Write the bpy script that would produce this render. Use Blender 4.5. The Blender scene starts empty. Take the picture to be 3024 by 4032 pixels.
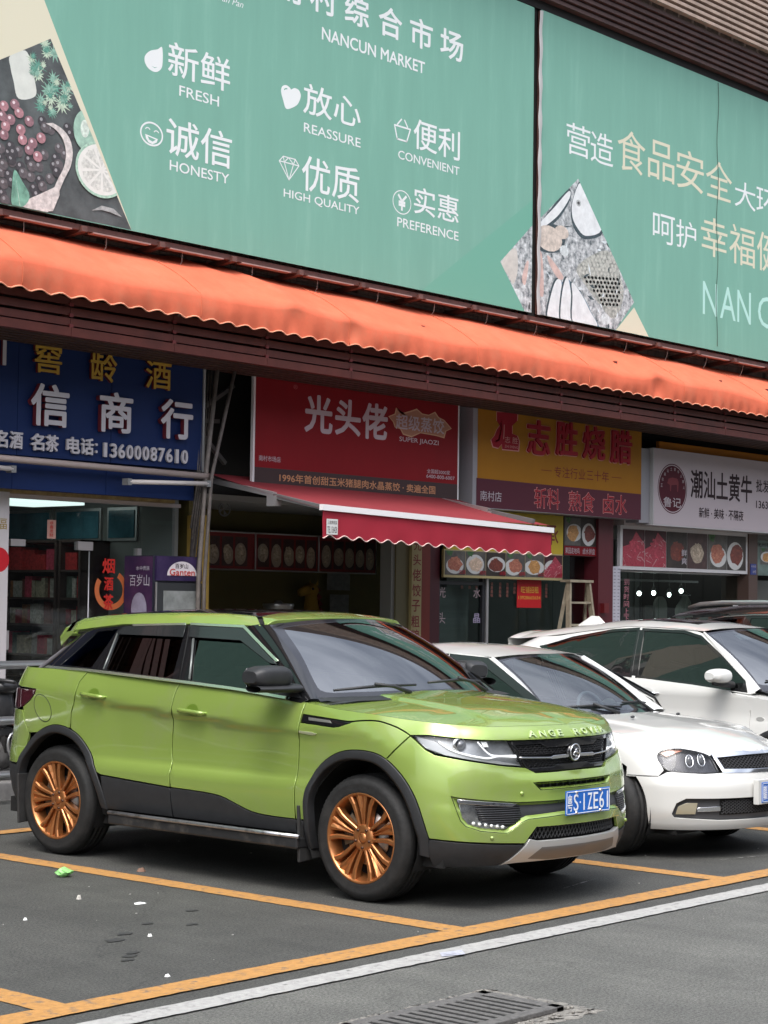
import bpy, math, random
import numpy as np
from mathutils import Vector, Matrix
from mathutils.geometry import delaunay_2d_cdt
random.seed(7); RNG = np.random.default_rng(7)
SC = bpy.context.scene
COL = SC.collection
R = math.radians
# ------------------------------------------------------------------ camera
cam = bpy.data.cameras.new('camera'); cam_o = bpy.data.objects.new('camera', cam); COL.objects.link(cam_o)
cam.sensor_fit = 'HORIZONTAL'; cam.sensor_width = 36.0; cam.lens = 88.381
cam.clip_start = 0.1; cam.clip_end = 3000
yaw, pitch, roll = R(41.35052), R(2.69795), R(0.78578)
fw = Vector((math.cos(yaw)*math.cos(pitch), math.sin(yaw)*math.cos(pitch), math.sin(pitch)))
rt = fw.cross(Vector((0, 0, 1))).normalized(); up = rt.cross(fw)
rt2 = rt*math.cos(roll)+up*math.sin(roll); up2 = up*math.cos(roll)-rt*math.sin(roll)
m = Matrix((rt2, up2, -fw)).transposed().to_4x4(); m.translation = Vector((-8.1359, -7.30433, 1.73266))
cam_o.matrix_world = m; SC.camera = cam_o
# ------------------------------------------------------------------ daylight, overcast
SUN_EL, SUN_AZ = R(58), R(212)          # azimuth of the sun measured from +X, anticlockwise
w = bpy.data.worlds.new('World'); SC.world = w; w.use_nodes = True
nt = w.node_tree; nt.nodes.clear()
sky = nt.nodes.new('ShaderNodeTexSky'); sky.sky_type = 'NISHITA'; sky.sun_disc = False
sky.sun_elevation = SUN_EL; sky.sun_rotation = R(90)-SUN_AZ; sky.air_density = 1.0; sky.dust_density = 3.0; sky.ozone_density = 1.0
hs = nt.nodes.new('ShaderNodeHueSaturation'); hs.inputs['Saturation'].default_value = 0.42
tc = nt.nodes.new('ShaderNodeTexCoord'); mp = nt.nodes.new('ShaderNodeMapping'); mp.inputs['Scale'].default_value = (1.5, 1.5, 4)
nz = nt.nodes.new('ShaderNodeTexNoise'); nz.inputs['Scale'].default_value = 1.6; nz.inputs['Detail'].default_value = 5
cr = nt.nodes.new('ShaderNodeValToRGB'); cr.color_ramp.elements[0].position = .3; cr.color_ramp.elements[0].color = (.80, .84, .92, 1)
cr.color_ramp.elements[1].position = .68; cr.color_ramp.elements[1].color = (1.95, 1.93, 1.88, 1)
mx = nt.nodes.new('ShaderNodeMix'); mx.data_type = 'RGBA'; mx.blend_type = 'MULTIPLY'; mx.inputs[0].default_value = 1
bg = nt.nodes.new('ShaderNodeBackground'); bg.inputs['Strength'].default_value = 0.15
ow = nt.nodes.new('ShaderNodeOutputWorld')
L_ = nt.links.new
L_(sky.outputs[0], hs.inputs['Color']); L_(tc.outputs['Generated'], mp.inputs[0]); L_(mp.outputs[0], nz.inputs[0]); L_(nz.outputs[0], cr.inputs[0])
# overcast sky: three times as bright overhead as at the skyline
sx = nt.nodes.new('ShaderNodeSeparateXYZ'); L_(tc.outputs['Generated'], sx.inputs[0])
ov = nt.nodes.new('ShaderNodeMapRange'); ov.inputs[1].default_value = 0; ov.inputs[2].default_value = 1; ov.inputs[3].default_value = .42; ov.inputs[4].default_value = 1.5; L_(sx.outputs[2], ov.inputs[0])
m2_ = nt.nodes.new('ShaderNodeMix'); m2_.data_type = 'RGBA'; m2_.blend_type = 'MULTIPLY'; m2_.inputs[0].default_value = 1; L_(cr.outputs[0], m2_.inputs[6]); L_(ov.outputs[0], m2_.inputs[7])
L_(hs.outputs[0], mx.inputs[6]); L_(m2_.outputs[2], mx.inputs[7]); L_(mx.outputs[2], bg.inputs[0]); L_(bg.outputs[0], ow.inputs[0])
sun = bpy.data.lights.new('sun', 'SUN'); sun.energy = 0.6; sun.angle = R(25); sun.color = (1, .97, .92)
sun_o = bpy.data.objects.new('sun', sun); COL.objects.link(sun_o)
sd = Vector((math.cos(SUN_AZ)*math.cos(SUN_EL), math.sin(SUN_AZ)*math.cos(SUN_EL), math.sin(SUN_EL)))
sun_o.rotation_euler = sd.to_track_quat('Z', 'Y').to_euler()
SC.view_settings.view_transform = 'Standard'; SC.view_settings.look = 'None'
SC.view_settings.exposure = 0.86; SC.view_settings.gamma = 1; SC.view_settings.use_curve_mapping = False
SC.cycles.max_bounces = 8; SC.cycles.transparent_max_bounces = 12; SC.cycles.use_denoising = True
SC.cycles.sample_clamp_indirect = 6

# ------------------------------------------------------------------ materials
MATS = {}
def mat(name, col=(.5, .5, .5), rough=.6, metal=0., var=0., vs=8., bump=0., bs=60., coat=0., spec=.5, emit=None, es=1., dirt=None, ds=2., dlo=.5, dhi=.7, ior=1.45, stretch=None, col2=None):
    if name in MATS: return MATS[name]
    m = bpy.data.materials.new(name); m.use_nodes = True; n = m.node_tree; b = n.nodes['Principled BSDF']
    b.inputs['Base Color'].default_value = (*col, 1); b.inputs['Roughness'].default_value = rough; b.inputs['Metallic'].default_value = metal
    b.inputs['Coat Weight'].default_value = coat; b.inputs['Coat Roughness'].default_value = .03; b.inputs['Specular IOR Level'].default_value = spec
    b.inputs['IOR'].default_value = ior
    tcn = None
    def coord():
        nonlocal tcn
        if tcn is None:
            tcn = n.nodes.new('ShaderNodeTexCoord').outputs['Object']
            if stretch:
                mp = n.nodes.new('ShaderNodeMapping'); mp.inputs['Scale'].default_value = stretch; n.links.new(tcn, mp.inputs[0]); tcn = mp.outputs[0]
        return tcn
    src = None
    if var or col2:
        t = n.nodes.new('ShaderNodeTexNoise'); t.inputs['Scale'].default_value = vs; t.inputs['Detail'].default_value = 6; t.inputs['Roughness'].default_value = .65
        n.links.new(coord(), t.inputs['Vector'])
        r = n.nodes.new('ShaderNodeValToRGB'); r.color_ramp.elements[0].position = .32; r.color_ramp.elements[1].position = .68
        c2 = col2 or tuple(min(1, c*(1+var)) for c in col); c1 = col if col2 else tuple(c*(1-var) for c in col)
        r.color_ramp.elements[0].color = (*c1, 1); r.color_ramp.elements[1].color = (*c2, 1)
        n.links.new(t.outputs[0], r.inputs[0]); src = r.outputs[0]
    if dirt:
        t = n.nodes.new('ShaderNodeTexNoise'); t.inputs['Scale'].default_value = ds; t.inputs['Detail'].default_value = 8; t.inputs['Roughness'].default_value = .7
        n.links.new(coord(), t.inputs['Vector'])
        r = n.nodes.new('ShaderNodeMapRange'); r.inputs[1].default_value = dlo; r.inputs[2].default_value = dhi; n.links.new(t.outputs[0], r.inputs[0])
        x = n.nodes.new('ShaderNodeMix'); x.data_type = 'RGBA'; n.links.new(r.outputs[0], x.inputs[0])
        if src: n.links.new(src, x.inputs[6])
        else: x.inputs[6].default_value = (*col, 1)
        x.inputs[7].default_value = (*dirt, 1); src = x.outputs[2]
    if src: n.links.new(src, b.inputs['Base Color'])
    if bump:
        t = n.nodes.new('ShaderNodeTexNoise'); t.inputs['Scale'].default_value = bs; t.inputs['Detail'].default_value = 4; n.links.new(coord(), t.inputs['Vector'])
        bp = n.nodes.new('ShaderNodeBump'); bp.inputs['Strength'].default_value = bump; bp.inputs['Distance'].default_value = .01
        n.links.new(t.outputs[0], bp.inputs['Height']); n.links.new(bp.outputs[0], b.inputs['Normal'])
    if emit: b.inputs['Emission Color'].default_value = (*emit, 1); b.inputs['Emission Strength'].default_value = es
    MATS[name] = m; return m
def glass(name, tint=(.1, .1, .1), ior=1.5, rough=0.0):
    """thin pane: clear reflection over a tinted see-through layer"""
    if name in MATS: return MATS[name]
    m = bpy.data.materials.new(name); m.use_nodes = True; n = m.node_tree; n.nodes.remove(n.nodes['Principled BSDF'])
    o = n.nodes['Material Output']; t = n.nodes.new('ShaderNodeBsdfTransparent'); t.inputs[0].default_value = (*tint, 1)
    g = n.nodes.new('ShaderNodeBsdfGlossy'); g.inputs['Roughness'].default_value = rough; g.inputs['Color'].default_value = (1, 1, 1, 1)
    f = n.nodes.new('ShaderNodeFresnel'); ge = n.nodes.new('ShaderNodeNewGeometry'); mr = n.nodes.new('ShaderNodeMapRange')
    mr.inputs[3].default_value = ior; mr.inputs[4].default_value = 1/ior; n.links.new(ge.outputs['Backfacing'], mr.inputs[0]); n.links.new(mr.outputs[0], f.inputs[0])   # same reflection from both faces of the pane
    x = n.nodes.new('ShaderNodeMixShader'); n.links.new(f.outputs[0], x.inputs[0]); n.links.new(t.outputs[0], x.inputs[1]); n.links.new(g.outputs[0], x.inputs[2])
    n.links.new(x.outputs[0], o.inputs[0]); MATS[name] = m; return m

# ------------------------------------------------------------------ objects
def tag(o, label=None, cat=None, group=None, kind=None):
    if label: o['label'] = label
    if cat: o['category'] = cat
    if group: o['group'] = group
    if kind: o['kind'] = kind
    return o
def empty(name, loc, label, cat, group=None, rz=0):
    o = bpy.data.objects.new(name, None); COL.objects.link(o); o.location = loc; o.rotation_euler = (0, 0, rz); o.empty_display_size = .1
    o['_w'] = list(map(float, loc)); return tag(o, label, cat, group)
class MB:
    """collects shapes into one mesh"""
    def __init__(s): s.v = []; s.f = []; s.n = []; s.sm = []; s.mi = []; s.hasn = False; s.cur = 0
    def add(s, vs, fs, normals=None, smooth=False):
        k = len(s.v); s.v += [tuple(map(float, v)) for v in vs]; s.f += [tuple(i+k for i in f) for f in fs]
        s.sm += [smooth or normals is not None]*len(fs); s.mi += [s.cur]*len(fs)
        if normals is not None: s.n += [tuple(map(float, v)) for v in normals]; s.hasn = True
        else: s.n += [(0., 0., 0.)]*len(vs)
        return s
    def box(s, a, b, c=None):
        (x0, y0, z0), (x1, y1, z1) = a, b
        x0, x1 = min(x0, x1), max(x0, x1); y0, y1 = min(y0, y1), max(y0, y1); z0, z1 = min(z0, z1), max(z0, z1)
        return s.add([(x0, y0, z0), (x1, y0, z0), (x1, y1, z0), (x0, y1, z0), (x0, y0, z1), (x1, y0, z1), (x1, y1, z1), (x0, y1, z1)],
                     [(0, 3, 2, 1), (4, 5, 6, 7), (0, 1, 5, 4), (1, 2, 6, 5), (2, 3, 7, 6), (3, 0, 4, 7)])
    def bar(s, p, q, w, h=None, upv=(0, 0, 1)):
        h = h or w; p = Vector(p); q = Vector(q); d = (q-p).normalized(); u = Vector(upv)
        if abs(d.dot(u)) > .99: u = Vector((0, 1, 0))
        a = d.cross(u).normalized(); b = a.cross(d); a *= w/2; b *= h/2
        vs = [p-a-b, p+a-b, p+a+b, p-a+b, q-a-b, q+a-b, q+a+b, q-a+b]
        return s.add(vs, [(0, 1, 2, 3), (7, 6, 5, 4), (0, 4, 5, 1), (1, 5, 6, 2), (2, 6, 7, 3), (3, 7, 4, 0)])
    def tube(s, pts, r, seg=8, cap=True, closed=False):
        pts = [Vector(p) for p in pts]; n = len(pts); rs = r if isinstance(r, (list, tuple)) else [r]*n
        ref = Vector((0, 0, 1)); vs = []; prev = None
        for i, p in enumerate(pts):
            if closed: d = (pts[(i+1) % n]-pts[i-1])
            else: d = pts[min(i+1, n-1)]-pts[max(i-1, 0)]
            d.normalize()
            if prev is None: a = d.cross(ref if abs(d.z) < .9 else Vector((1, 0, 0))).normalized()
            else: a = (prev-d*prev.dot(d)).normalized()
            prev = a; b = d.cross(a)
            vs += [p+(a*math.cos(t)+b*math.sin(t))*rs[i] for t in [2*math.pi*k/seg for k in range(seg)]]
        fs = []
        for i in range(n if closed else n-1):
            for k in range(seg):
                j = (i+1) % n; fs.append((i*seg+k, i*seg+(k+1) % seg, j*seg+(k+1) % seg, j*seg+k))
        if cap and not closed: fs += [tuple(range(seg))[::-1], tuple((n-1)*seg+k for k in range(seg))]
        return s.add(vs, fs, smooth=True)
    def lathe(s, prof, c, axis='x', seg=48, sx=1):
        """prof: (along, radius) pairs, turned about an axis through c"""
        vs = []; n = len(prof)
        for k in range(seg):
            t = 2*math.pi*k/seg
            for a, r in prof:
                if axis == 'x': vs.append((c[0]+a*sx, c[1]+r*math.cos(t), c[2]+r*math.sin(t)))
                elif axis == 'z': vs.append((c[0]+r*math.cos(t), c[1]+r*math.sin(t), c[2]+a))
                else: vs.append((c[0]+r*math.cos(t), c[1]+a, c[2]+r*math.sin(t)))
        fs = []
        for k in range(seg):
            j = (k+1) % seg
            for i in range(n-1): fs.append((k*n+i, j*n+i, j*n+i+1, k*n+i+1))
        return s.add(vs, fs, smooth=True)
    def ball(s, c, r, seg=16, rings=10):
        rr = r if isinstance(r, (tuple, list)) else (r, r, r); vs = []; fs = []
        for i in range(rings+1):
            th = math.pi*i/rings
            for k in range(seg):
                t = 2*math.pi*k/seg; vs.append((c[0]+rr[0]*math.sin(th)*math.cos(t), c[1]+rr[1]*math.sin(th)*math.sin(t), c[2]+rr[2]*math.cos(th)))
        for i in range(rings):
            for k in range(seg): fs.append((i*seg+k, (i+1)*seg+k, (i+1)*seg+(k+1) % seg, i*seg+(k+1) % seg))
        return s.add(vs, fs, smooth=True)
    def poly(s, pts, y0, y1):
        """(x,z) outline pulled from y0 back to y1"""
        n = len(pts); a = sum(pts[i][0]*pts[(i+1) % n][1]-pts[(i+1) % n][0]*pts[i][1] for i in range(n))
        if a < 0: pts = pts[::-1]
        vs = [(x, y0, z) for x, z in pts]+[(x, y1, z) for x, z in pts]
        return s.add(vs, [tuple(range(n)), tuple(range(2*n-1, n-1, -1))]+[(i, i+n, (i+1) % n+n, (i+1) % n) for i in range(n)])
    def grid(s, G, normals=None, flip=False):
        n, mm = len(G), len(G[0]); vs = [p for r in G for p in r]
        fs = [((i*mm+j), (i*mm+j+1), ((i+1)*mm+j+1), ((i+1)*mm+j)) for i in range(n-1) for j in range(mm-1)]
        if flip: fs = [f[::-1] for f in fs]
        return s.add(vs, fs, normals=None if normals is None else [p for r in normals for p in r], smooth=True)
    def build(s, name, mt, parent=None, local=False, label=None, cat=None, group=None, kind=None, bevel=0, merge=False):
        me = bpy.data.meshes.new(name)
        off = (0, 0, 0)
        if parent is not None and not local: off = parent['_w'] if '_w' in parent else (0, 0, 0)
        vs = np.array(s.v, float).reshape(-1, 3)-np.array(off, float)
        me.from_pydata([tuple(v) for v in vs], [], s.f)
        for m_ in (mt if isinstance(mt, (list, tuple)) else [mt]): me.materials.append(m_)
        me.polygons.foreach_set('use_smooth', s.sm); me.polygons.foreach_set('material_index', s.mi)
        me.update()
        if s.hasn:
            nn = np.array(s.n); z = np.linalg.norm(nn, axis=1) < .1
            if z.any():
                vn = np.zeros(len(nn)*3); me.vertices.foreach_get('normal', vn); nn[z] = vn.reshape(-1, 3)[z]
            me.normals_split_custom_set_from_vertices([tuple(v) for v in nn])
        o = bpy.data.objects.new(name, me); COL.objects.link(o)
        if parent is not None: o.parent = parent; o['_w'] = [float(c) for c in (off if not local else parent.get('_w', (0, 0, 0)))]
        else: o['_w'] = [0., 0., 0.]
        if bevel:
            b = o.modifiers.new('bevel', 'BEVEL'); b.width = bevel; b.segments = 2; b.limit_method = 'ANGLE'; b.harden_normals = False
        return tag(o, label, cat, group, kind)
def copy_tree(o, loc=None, parent=None, label=None, group=None):
    c = o.copy(); COL.objects.link(c)
    if parent: c.parent = parent
    if loc is not None: c.location = loc; c['_w'] = [float(v) for v in loc]
    if label: c['label'] = label
    if group: c['group'] = group
    for ch in list(o.children): copy_tree(ch, parent=c)
    return c
# ------------------------------------------------------------------ lettering (outline font that comes with the program, turned into mesh)
FONT = {}
def glyphs(txt, bold=0., spacing=1., shear=0.):
    """flat outline mesh of a line of text: verts (x,z) and faces, unit box"""
    key = (txt, round(bold, 4), spacing, shear)
    if key in FONT: return FONT[key]
    cu = bpy.data.curves.new('lettering', 'FONT'); cu.body = txt; cu.size = 1; cu.offset = bold; cu.resolution_u = 3; cu.space_character = spacing; cu.shear = shear
    o = bpy.data.objects.new('lettering', cu); COL.objects.link(o)
    dg = bpy.context.evaluated_depsgraph_get(); dg.update(); me = bpy.data.meshes.new_from_object(o.evaluated_get(dg))
    v = np.array([tuple(x.co) for x in me.vertices]).reshape(-1, 3); f = [tuple(p.vertices) for p in me.polygons]
    bpy.data.objects.remove(o); bpy.data.curves.remove(cu); bpy.data.meshes.remove(me)
    if len(v) == 0: FONT[key] = (np.zeros((0, 2)), []); return FONT[key]
    v = v[:, :2]; mn = v.min(0); mxx = v.max(0); v = (v-mn)/np.maximum(mxx-mn, 1e-6)
    FONT[key] = (v, f); return FONT[key]
_B = set()
def letters(mb, txt, box, y, depth=.0, bold=.01, spacing=1., shear=0., mirror=False):
    """lettering filling box (x0,z0,x1,z1) on the plane at y, standing depth towards -y"""
    v, f = glyphs(txt, 0, spacing, shear); x0, z0, x1, z1 = box
    if len(v) == 0: return mb
    if bold > .011 and (bold, 'b') not in _B:
        b = bold*.55*(z1-z0); _B.add((bold, 'b')); bb = (x0+b, z0+b, x1-b, z1-b)
        for k, (ox, oz) in enumerate(((0, 0), (b, 0), (-b, 0), (0, b), (0, -b), (b*.7, b*.7), (-b*.7, b*.7), (b*.7, -b*.7), (-b*.7, -b*.7))):
            letters(mb, txt, (bb[0]+ox, bb[1]+oz, bb[2]+ox, bb[3]+oz), y-.00008*k, depth, 0, spacing, shear, mirror)
        _B.discard((bold, 'b')); return mb
    X = x0+v[:, 0]*(x1-x0) if not mirror else x1-v[:, 0]*(x1-x0); Z = z0+v[:, 1]*(z1-z0)
    n = len(v); yf = y-depth; vs = [(a, yf, b) for a, b in zip(X, Z)]
    ff = f if not mirror else [t[::-1] for t in f]
    mb.add(vs, ff)
    if depth > 0:
        ed = {}
        for t in ff:
            for i in range(len(t)):
                a, b = t[i], t[(i+1) % len(t)]
                if (b, a) in ed: del ed[(b, a)]
                else: ed[(a, b)] = 1
        k = list(ed); vv = []; ffs = []
        for a, b in k:
            i = len(vv); vv += [vs[a], vs[b], (vs[b][0], y, vs[b][2]), (vs[a][0], y, vs[a][2])]; ffs.append((i+3, i+2, i+1, i))
        mb.add(vv, ffs)
    return mb
def circle(cx, cz, r, n=24, rz=None, a0=0): return [(cx+r*math.cos(a0+2*math.pi*k/n), cz+(rz or r)*math.sin(a0+2*math.pi*k/n)) for k in range(n)]
def smoothline(pts, n=6, closed=False):
    """catmull-rom through 2-D points"""
    P = [np.array(p, float) for p in pts]; m = len(P); out = []
    rng = range(m if closed else m-1)
    for i in rng:
        p1, p2 = P[i], P[(i+1) % m]
        p0 = P[i-1] if (closed or i > 0) else 2*p1-p2; p3 = P[(i+2) % m] if (closed or i+2 < m) else 2*p2-p1
        for k in range(n):
            t = k/n; out.append(tuple(.5*((2*p1)+(-p0+p2)*t+(2*p0-5*p1+4*p2-p3)*t*t+(-p0+3*p1-3*p2+p3)*t**3)))
    if not closed: out.append(tuple(P[-1]))
    return out
# ================================================================== ground
def tarmac(name, c1, c2, seed):
    m = bpy.data.materials.new(name); m.use_nodes = True; n = m.node_tree; b = n.nodes['Principled BSDF']; b.inputs['Roughness'].default_value = .82
    t = n.nodes.new('ShaderNodeTexCoord')
    def noise(s, d=4, r=.6):
        x = n.nodes.new('ShaderNodeTexNoise'); x.inputs['Scale'].default_value = s; x.inputs['Detail'].default_value = d; x.inputs['Roughness'].default_value = r
        mp = n.nodes.new('ShaderNodeMapping'); mp.inputs['Location'].default_value = (seed, seed*2, 0); n.links.new(t.outputs['Object'], mp.inputs[0]); n.links.new(mp.outputs[0], x.inputs['Vector']); return x.outputs[0]
    def ramp(s, p0, p1, a, c):
        r = n.nodes.new('ShaderNodeValToRGB'); r.color_ramp.elements[0].position = p0; r.color_ramp.elements[1].position = p1
        r.color_ramp.elements[0].color = (a, a, a*.99, 1); r.color_ramp.elements[1].color = (c, c, c*.98, 1); n.links.new(s, r.inputs[0]); return r.outputs[0]
    def mul(a, b_):
        x = n.nodes.new('ShaderNodeMix'); x.data_type = 'RGBA'; x.blend_type = 'MULTIPLY'; x.inputs[0].default_value = 1; n.links.new(a, x.inputs[6]); n.links.new(b_, x.inputs[7]); return x.outputs[2]
    fine = ramp(noise(70, 5, .95), .43, .58, c1, c2); mid = ramp(noise(2.2, 7, .7), .3, .7, .78, 1.2); big = ramp(noise(.45, 4), .35, .65, .86, 1.12)
    spk = ramp(noise(38, 3, .95), .66, .74, 1, 1.8)
    sm = n.nodes.new('ShaderNodeMapping'); sm.inputs['Scale'].default_value = (5., .35, 1); n.links.new(t.outputs['Object'], sm.inputs[0]); sn = n.nodes.new('ShaderNodeTexNoise'); sn.inputs['Scale'].default_value = 1.3; sn.inputs['Detail'].default_value = 5; n.links.new(sm.outputs[0], sn.inputs['Vector'])
    streak = ramp(sn.outputs[0], .35, .65, .92, 1.06)
    vo = n.nodes.new('ShaderNodeTexVoronoi'); vo.feature = 'DISTANCE_TO_EDGE'; vo.inputs['Scale'].default_value = .42; vw = n.nodes.new('ShaderNodeMapping'); n.links.new(t.outputs['Object'], vw.inputs[0]); wn = n.nodes.new('ShaderNodeTexNoise'); wn.inputs['Scale'].default_value = 3.; wn.inputs['Detail'].default_value = 6; wa = n.nodes.new('ShaderNodeVectorMath'); wa.operation = 'MULTIPLY_ADD'; n.links.new(t.outputs['Object'], wn.inputs['Vector']); n.links.new(wn.outputs['Color'], wa.inputs[0]); wa.inputs[1].default_value = (.5, .5, 0); n.links.new(vw.outputs[0], wa.inputs[2]); n.links.new(wa.outputs[0], vo.inputs['Vector'])
    crack = ramp(vo.outputs['Distance'], 0.0, .004, .72, 1)
    n.links.new(mul(mul(mul(mul(mul(fine, mid), big), spk), streak), crack), b.inputs['Base Color'])
    bp = n.nodes.new('ShaderNodeBump'); bp.inputs['Strength'].default_value = .55; bp.inputs['Distance'].default_value = .006
    n.links.new(noise(120, 3, .8), bp.inputs['Height']); n.links.new(bp.outputs[0], b.inputs['Normal']); return m
M_LOT = tarmac('tarmac_dark', .024, .090, 3.); M_ROAD = tarmac('tarmac_grey', .045, .160, 11.)
def sheet(name, x0, x1, y0, y1, z, mt):
    return MB().add([(x0, y0, z), (x1, y0, z), (x1, y1, z), (x0, y1, z)], [(0, 1, 2, 3)]).build(name, mt, kind='structure')
sheet('ground', -900, 900, -900, 900, -.012, mat('far_ground', (.09, .09, .085), .9, var=.2, vs=.2))
sheet('parking_lot', -70, 70, -1.37, 5.7, 0, M_LOT)
sheet('road', -70, 70, -60, -1.37, 0, M_ROAD)
def paint(name, col, worn, lo, hi):
    m = mat(name, col, .75, var=.16, vs=30, dirt=worn, ds=16, dlo=lo, dhi=hi, bump=.4, bs=120); return m
M_YEL = paint('yellow_paint', (.40, .205, .062), (.15, .115, .085), .54, .66); M_WHT = paint('white_paint_line', (.34, .335, .32), (.12, .12, .115), .56, .68)
def stripe(x0, x1, y0, y1, z, mt, name='parking_line'):
    # ragged sprayed edges
    n = max(2, int(max(x1-x0, y1-y0)/.05)); mb = MB(); vs = []; horiz = (x1-x0) > (y1-y0)
    for i in range(n+1):
        t = i/n
        if horiz: x = x0+(x1-x0)*t; vs += [(x, y0+random.uniform(-.004, .004), z), (x, y1+random.uniform(-.004, .004), z)]
        else: y = y0+(y1-y0)*t; vs += [(x1+random.uniform(-.004, .004), y, z), (x0+random.uniform(-.004, .004), y, z)]
    mb.add(vs, [(2*i, 2*i+2, 2*i+3, 2*i+1) for i in range(n)]); return mb.build(name, mt, kind='structure')
stripe(-12, 26, -1.139, -.966, .008, M_YEL)
stripe(-12, 26, 3.845, 4.01, .008, M_YEL)
for x in (-8.2, -5.62, -3.09, -.40, 2.25, 4.82, 7.42, 10.0): stripe(x, x+.165, -.99, 3.9, .004, M_YEL)
stripe(-12, 26, -1.452, -1.297, .008, M_WHT, 'lane_line')
MB().box((-70, 5.7, -.05), (70, 5.84, .15)).build('kerb', mat('kerb_stone', (.22, .21, .2), .85, var=.2, vs=9), kind='structure', bevel=.01)
sheet('pavement', -70, 70, 5.84, 12, .146, mat('pavement_grey', (.12, .115, .11), .8, var=.25, vs=5))
# drain grate in its crumbled mortar bed
gr = empty('drain_grate', (-1.9, -2.4, 0), 'cast iron drain grate with black slots in a rough mortar bed at the photo foot', 'drain grate')
vs = []; fs = []; nx, ny = 40, 44
G = []
for j in range(ny+1):
    row = []
    for i in range(nx+1):
        x = -2.62+1.22*i/nx; y = -2.66+.61*j/ny
        e = min(i, nx-i, j, ny-j)/3.
        z = .002+min(1, e)*(.008+.014*random.random()*(1.4 if (j > ny-5 or i < 4) else .3)) if e > 0 else .001
        row.append((x+(random.uniform(-.02, .02)), y+random.uniform(-.02, .02), z))
    G.append(row)
MB().grid(G).build('mortar_bed', mat('mortar', (.20, .19, .17), .95, var=.35, vs=35, bump=.9, bs=60), gr)
MI = mat('cast_iron', (.13, .125, .12), .7, .3, var=.3, vs=40, bump=.5, bs=90)
mb = MB(); x0, x1, y0, y1 = -2.50, -1.56, -2.57, -2.13
for a, b in (((x0, y0), (x1, y0+.06)), ((x0, y1-.06), (x1, y1)), ((x0, y0), (x0+.055, y1)), ((x1-.055, y0), (x1, y1))): mb.box((a[0], a[1], .012), (b[0], b[1], .034))
mb.build('frame', MI, gr, bevel=.004)
MB().box((x0+.05, y0+.05, .013), (x1-.05, y1-.05, .0305)).build('slot_shade', mat('slot_shade_black', (.006, .006, .006), 1), gr)  # solid block just below the bar tops; slot shade put into its black
for k in range(15):
    xx = x1-.055-.0295-.061*k+.0305
    if xx > x0+.05: MB().box((xx-.016, y0+.05, .016), (xx+.016, y1-.05, .0335)).build('grate_bar', MI, gr)
mb = MB()
for k in range(150):
    s_ = random.choice((0, 1, 2, 3)); t = random.random()
    p = {0: (x0-.02-.05*random.random(), y0+(y1-y0)*t), 1: (x1+.02+.05*random.random(), y0+(y1-y0)*t), 2: (x0+(x1-x0)*t, y0-.02-.05*random.random()), 3: (x0+(x1-x0)*t, y1+.01+.05*random.random())}[s_]
    mb.ball((p[0], p[1], .016), (.010, .008, .006), 6, 4)
mb.build('mortar_studs', MATS['mortar'], gr, kind='stuff')
# litter
def bit(name, x, y, r, h, col, label, cat, seed=0):
    rr = random.Random(seed); mb = MB(); n = 9
    pts = [(x+r*(.6+.5*rr.random())*math.cos(2*math.pi*k/n), y+r*(.6+.5*rr.random())*.8*math.sin(2*math.pi*k/n)) for k in range(n)]
    vs = [(a, b, .001) for a, b in pts]+[(x+(a-x)*.55, y+(b-y)*.55, h*(.7+.6*rr.random())) for a, b in pts]+[(x, y, h)]
    fs = [(i, (i+1) % n, n+(i+1) % n, n+i) for i in range(n)]+[(n+i, n+(i+1) % n, 2*n) for i in range(n)]
    mb.add(vs, fs); return mb.build(name, mat(name+'_skin', col, .7, var=.25, vs=60), label=label, cat=cat)
g_ = MB(); rr = random.Random(4); n = 14; prev = None; rings = []
for j in range(5):
    t = j/4; rad = .055*math.sin(math.pi*(.12+.85*t)); rings.append([(-.6+rad*(1+.35*rr.uniform(-1, 1))*math.cos(2*math.pi*k/n), 1.925+rad*.75*(1+.35*rr.uniform(-1, 1))*math.sin(2*math.pi*k/n), .003+.06*t) for k in range(n)]+[])
for r_ in rings: r_.append(r_[0])
g_.grid(rings, flip=True); g_.sm = [False]*len(g_.sm)
g_.build('crumpled_wrapper', mat('lime_plastic', (.28, .62, .20), .45, var=.3, vs=30), label='crumpled lime green plastic wrapper on the tarmac near the rear wheel', cat='litter')
bit('brown_stone', -.099, 1.778, .035, .022, (.16, .09, .06), 'small brown stone on the tarmac just behind the yellow line', 'stone', 2)
bit('white_scrap', -.938, .835, .045, .006, (.8, .8, .78), 'largest white paper scrap lying on the parking bay tarmac', 'litter', 3)
for k, (x, y, l) in enumerate([(-1.743, .839, 'white chip nearest the left photo edge on the bay'), (-2.224, -.818, 'white chip close to the front yellow line'), (-1.59, .013, 'small white chip in the middle of the near bay')]):
    bit('white_chip', x, y, .016, .012, (.75, .75, .72), l, 'pebble', 10+k)
bit('grey_pebble', -1.089, 1.185, .022, .02, (.42, .40, .36), 'pale grey pebble on the tarmac of the near bay', 'pebble', 21)
p_ = MB().add([(-.99, -1.43, .012), (-.86, -1.47, .012), (-.80, -1.40, .016), (-.93, -1.365, .014)], [(0, 1, 2, 3)]).add([(-.95, -1.425, .0155), (-.88, -1.44, .0155), (-.86, -1.41, .017), (-.93, -1.395, .017)], [(0, 1, 2, 3)])
p_.build('paper_scrap', mat('grey_paper', (.38, .39, .45), .7, var=.2, vs=50), label='flat grey paper scrap on the white lane line', cat='litter')
mb = MB()
for k in range(110):
    x = random.uniform(-5.5, 5); y = random.uniform(-4.5, 4); r = random.uniform(.002, .006)
    mb.ball((x, y, r*.4), (r*random.uniform(.7, 2.2), r, r*.6), 5, 3)
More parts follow.
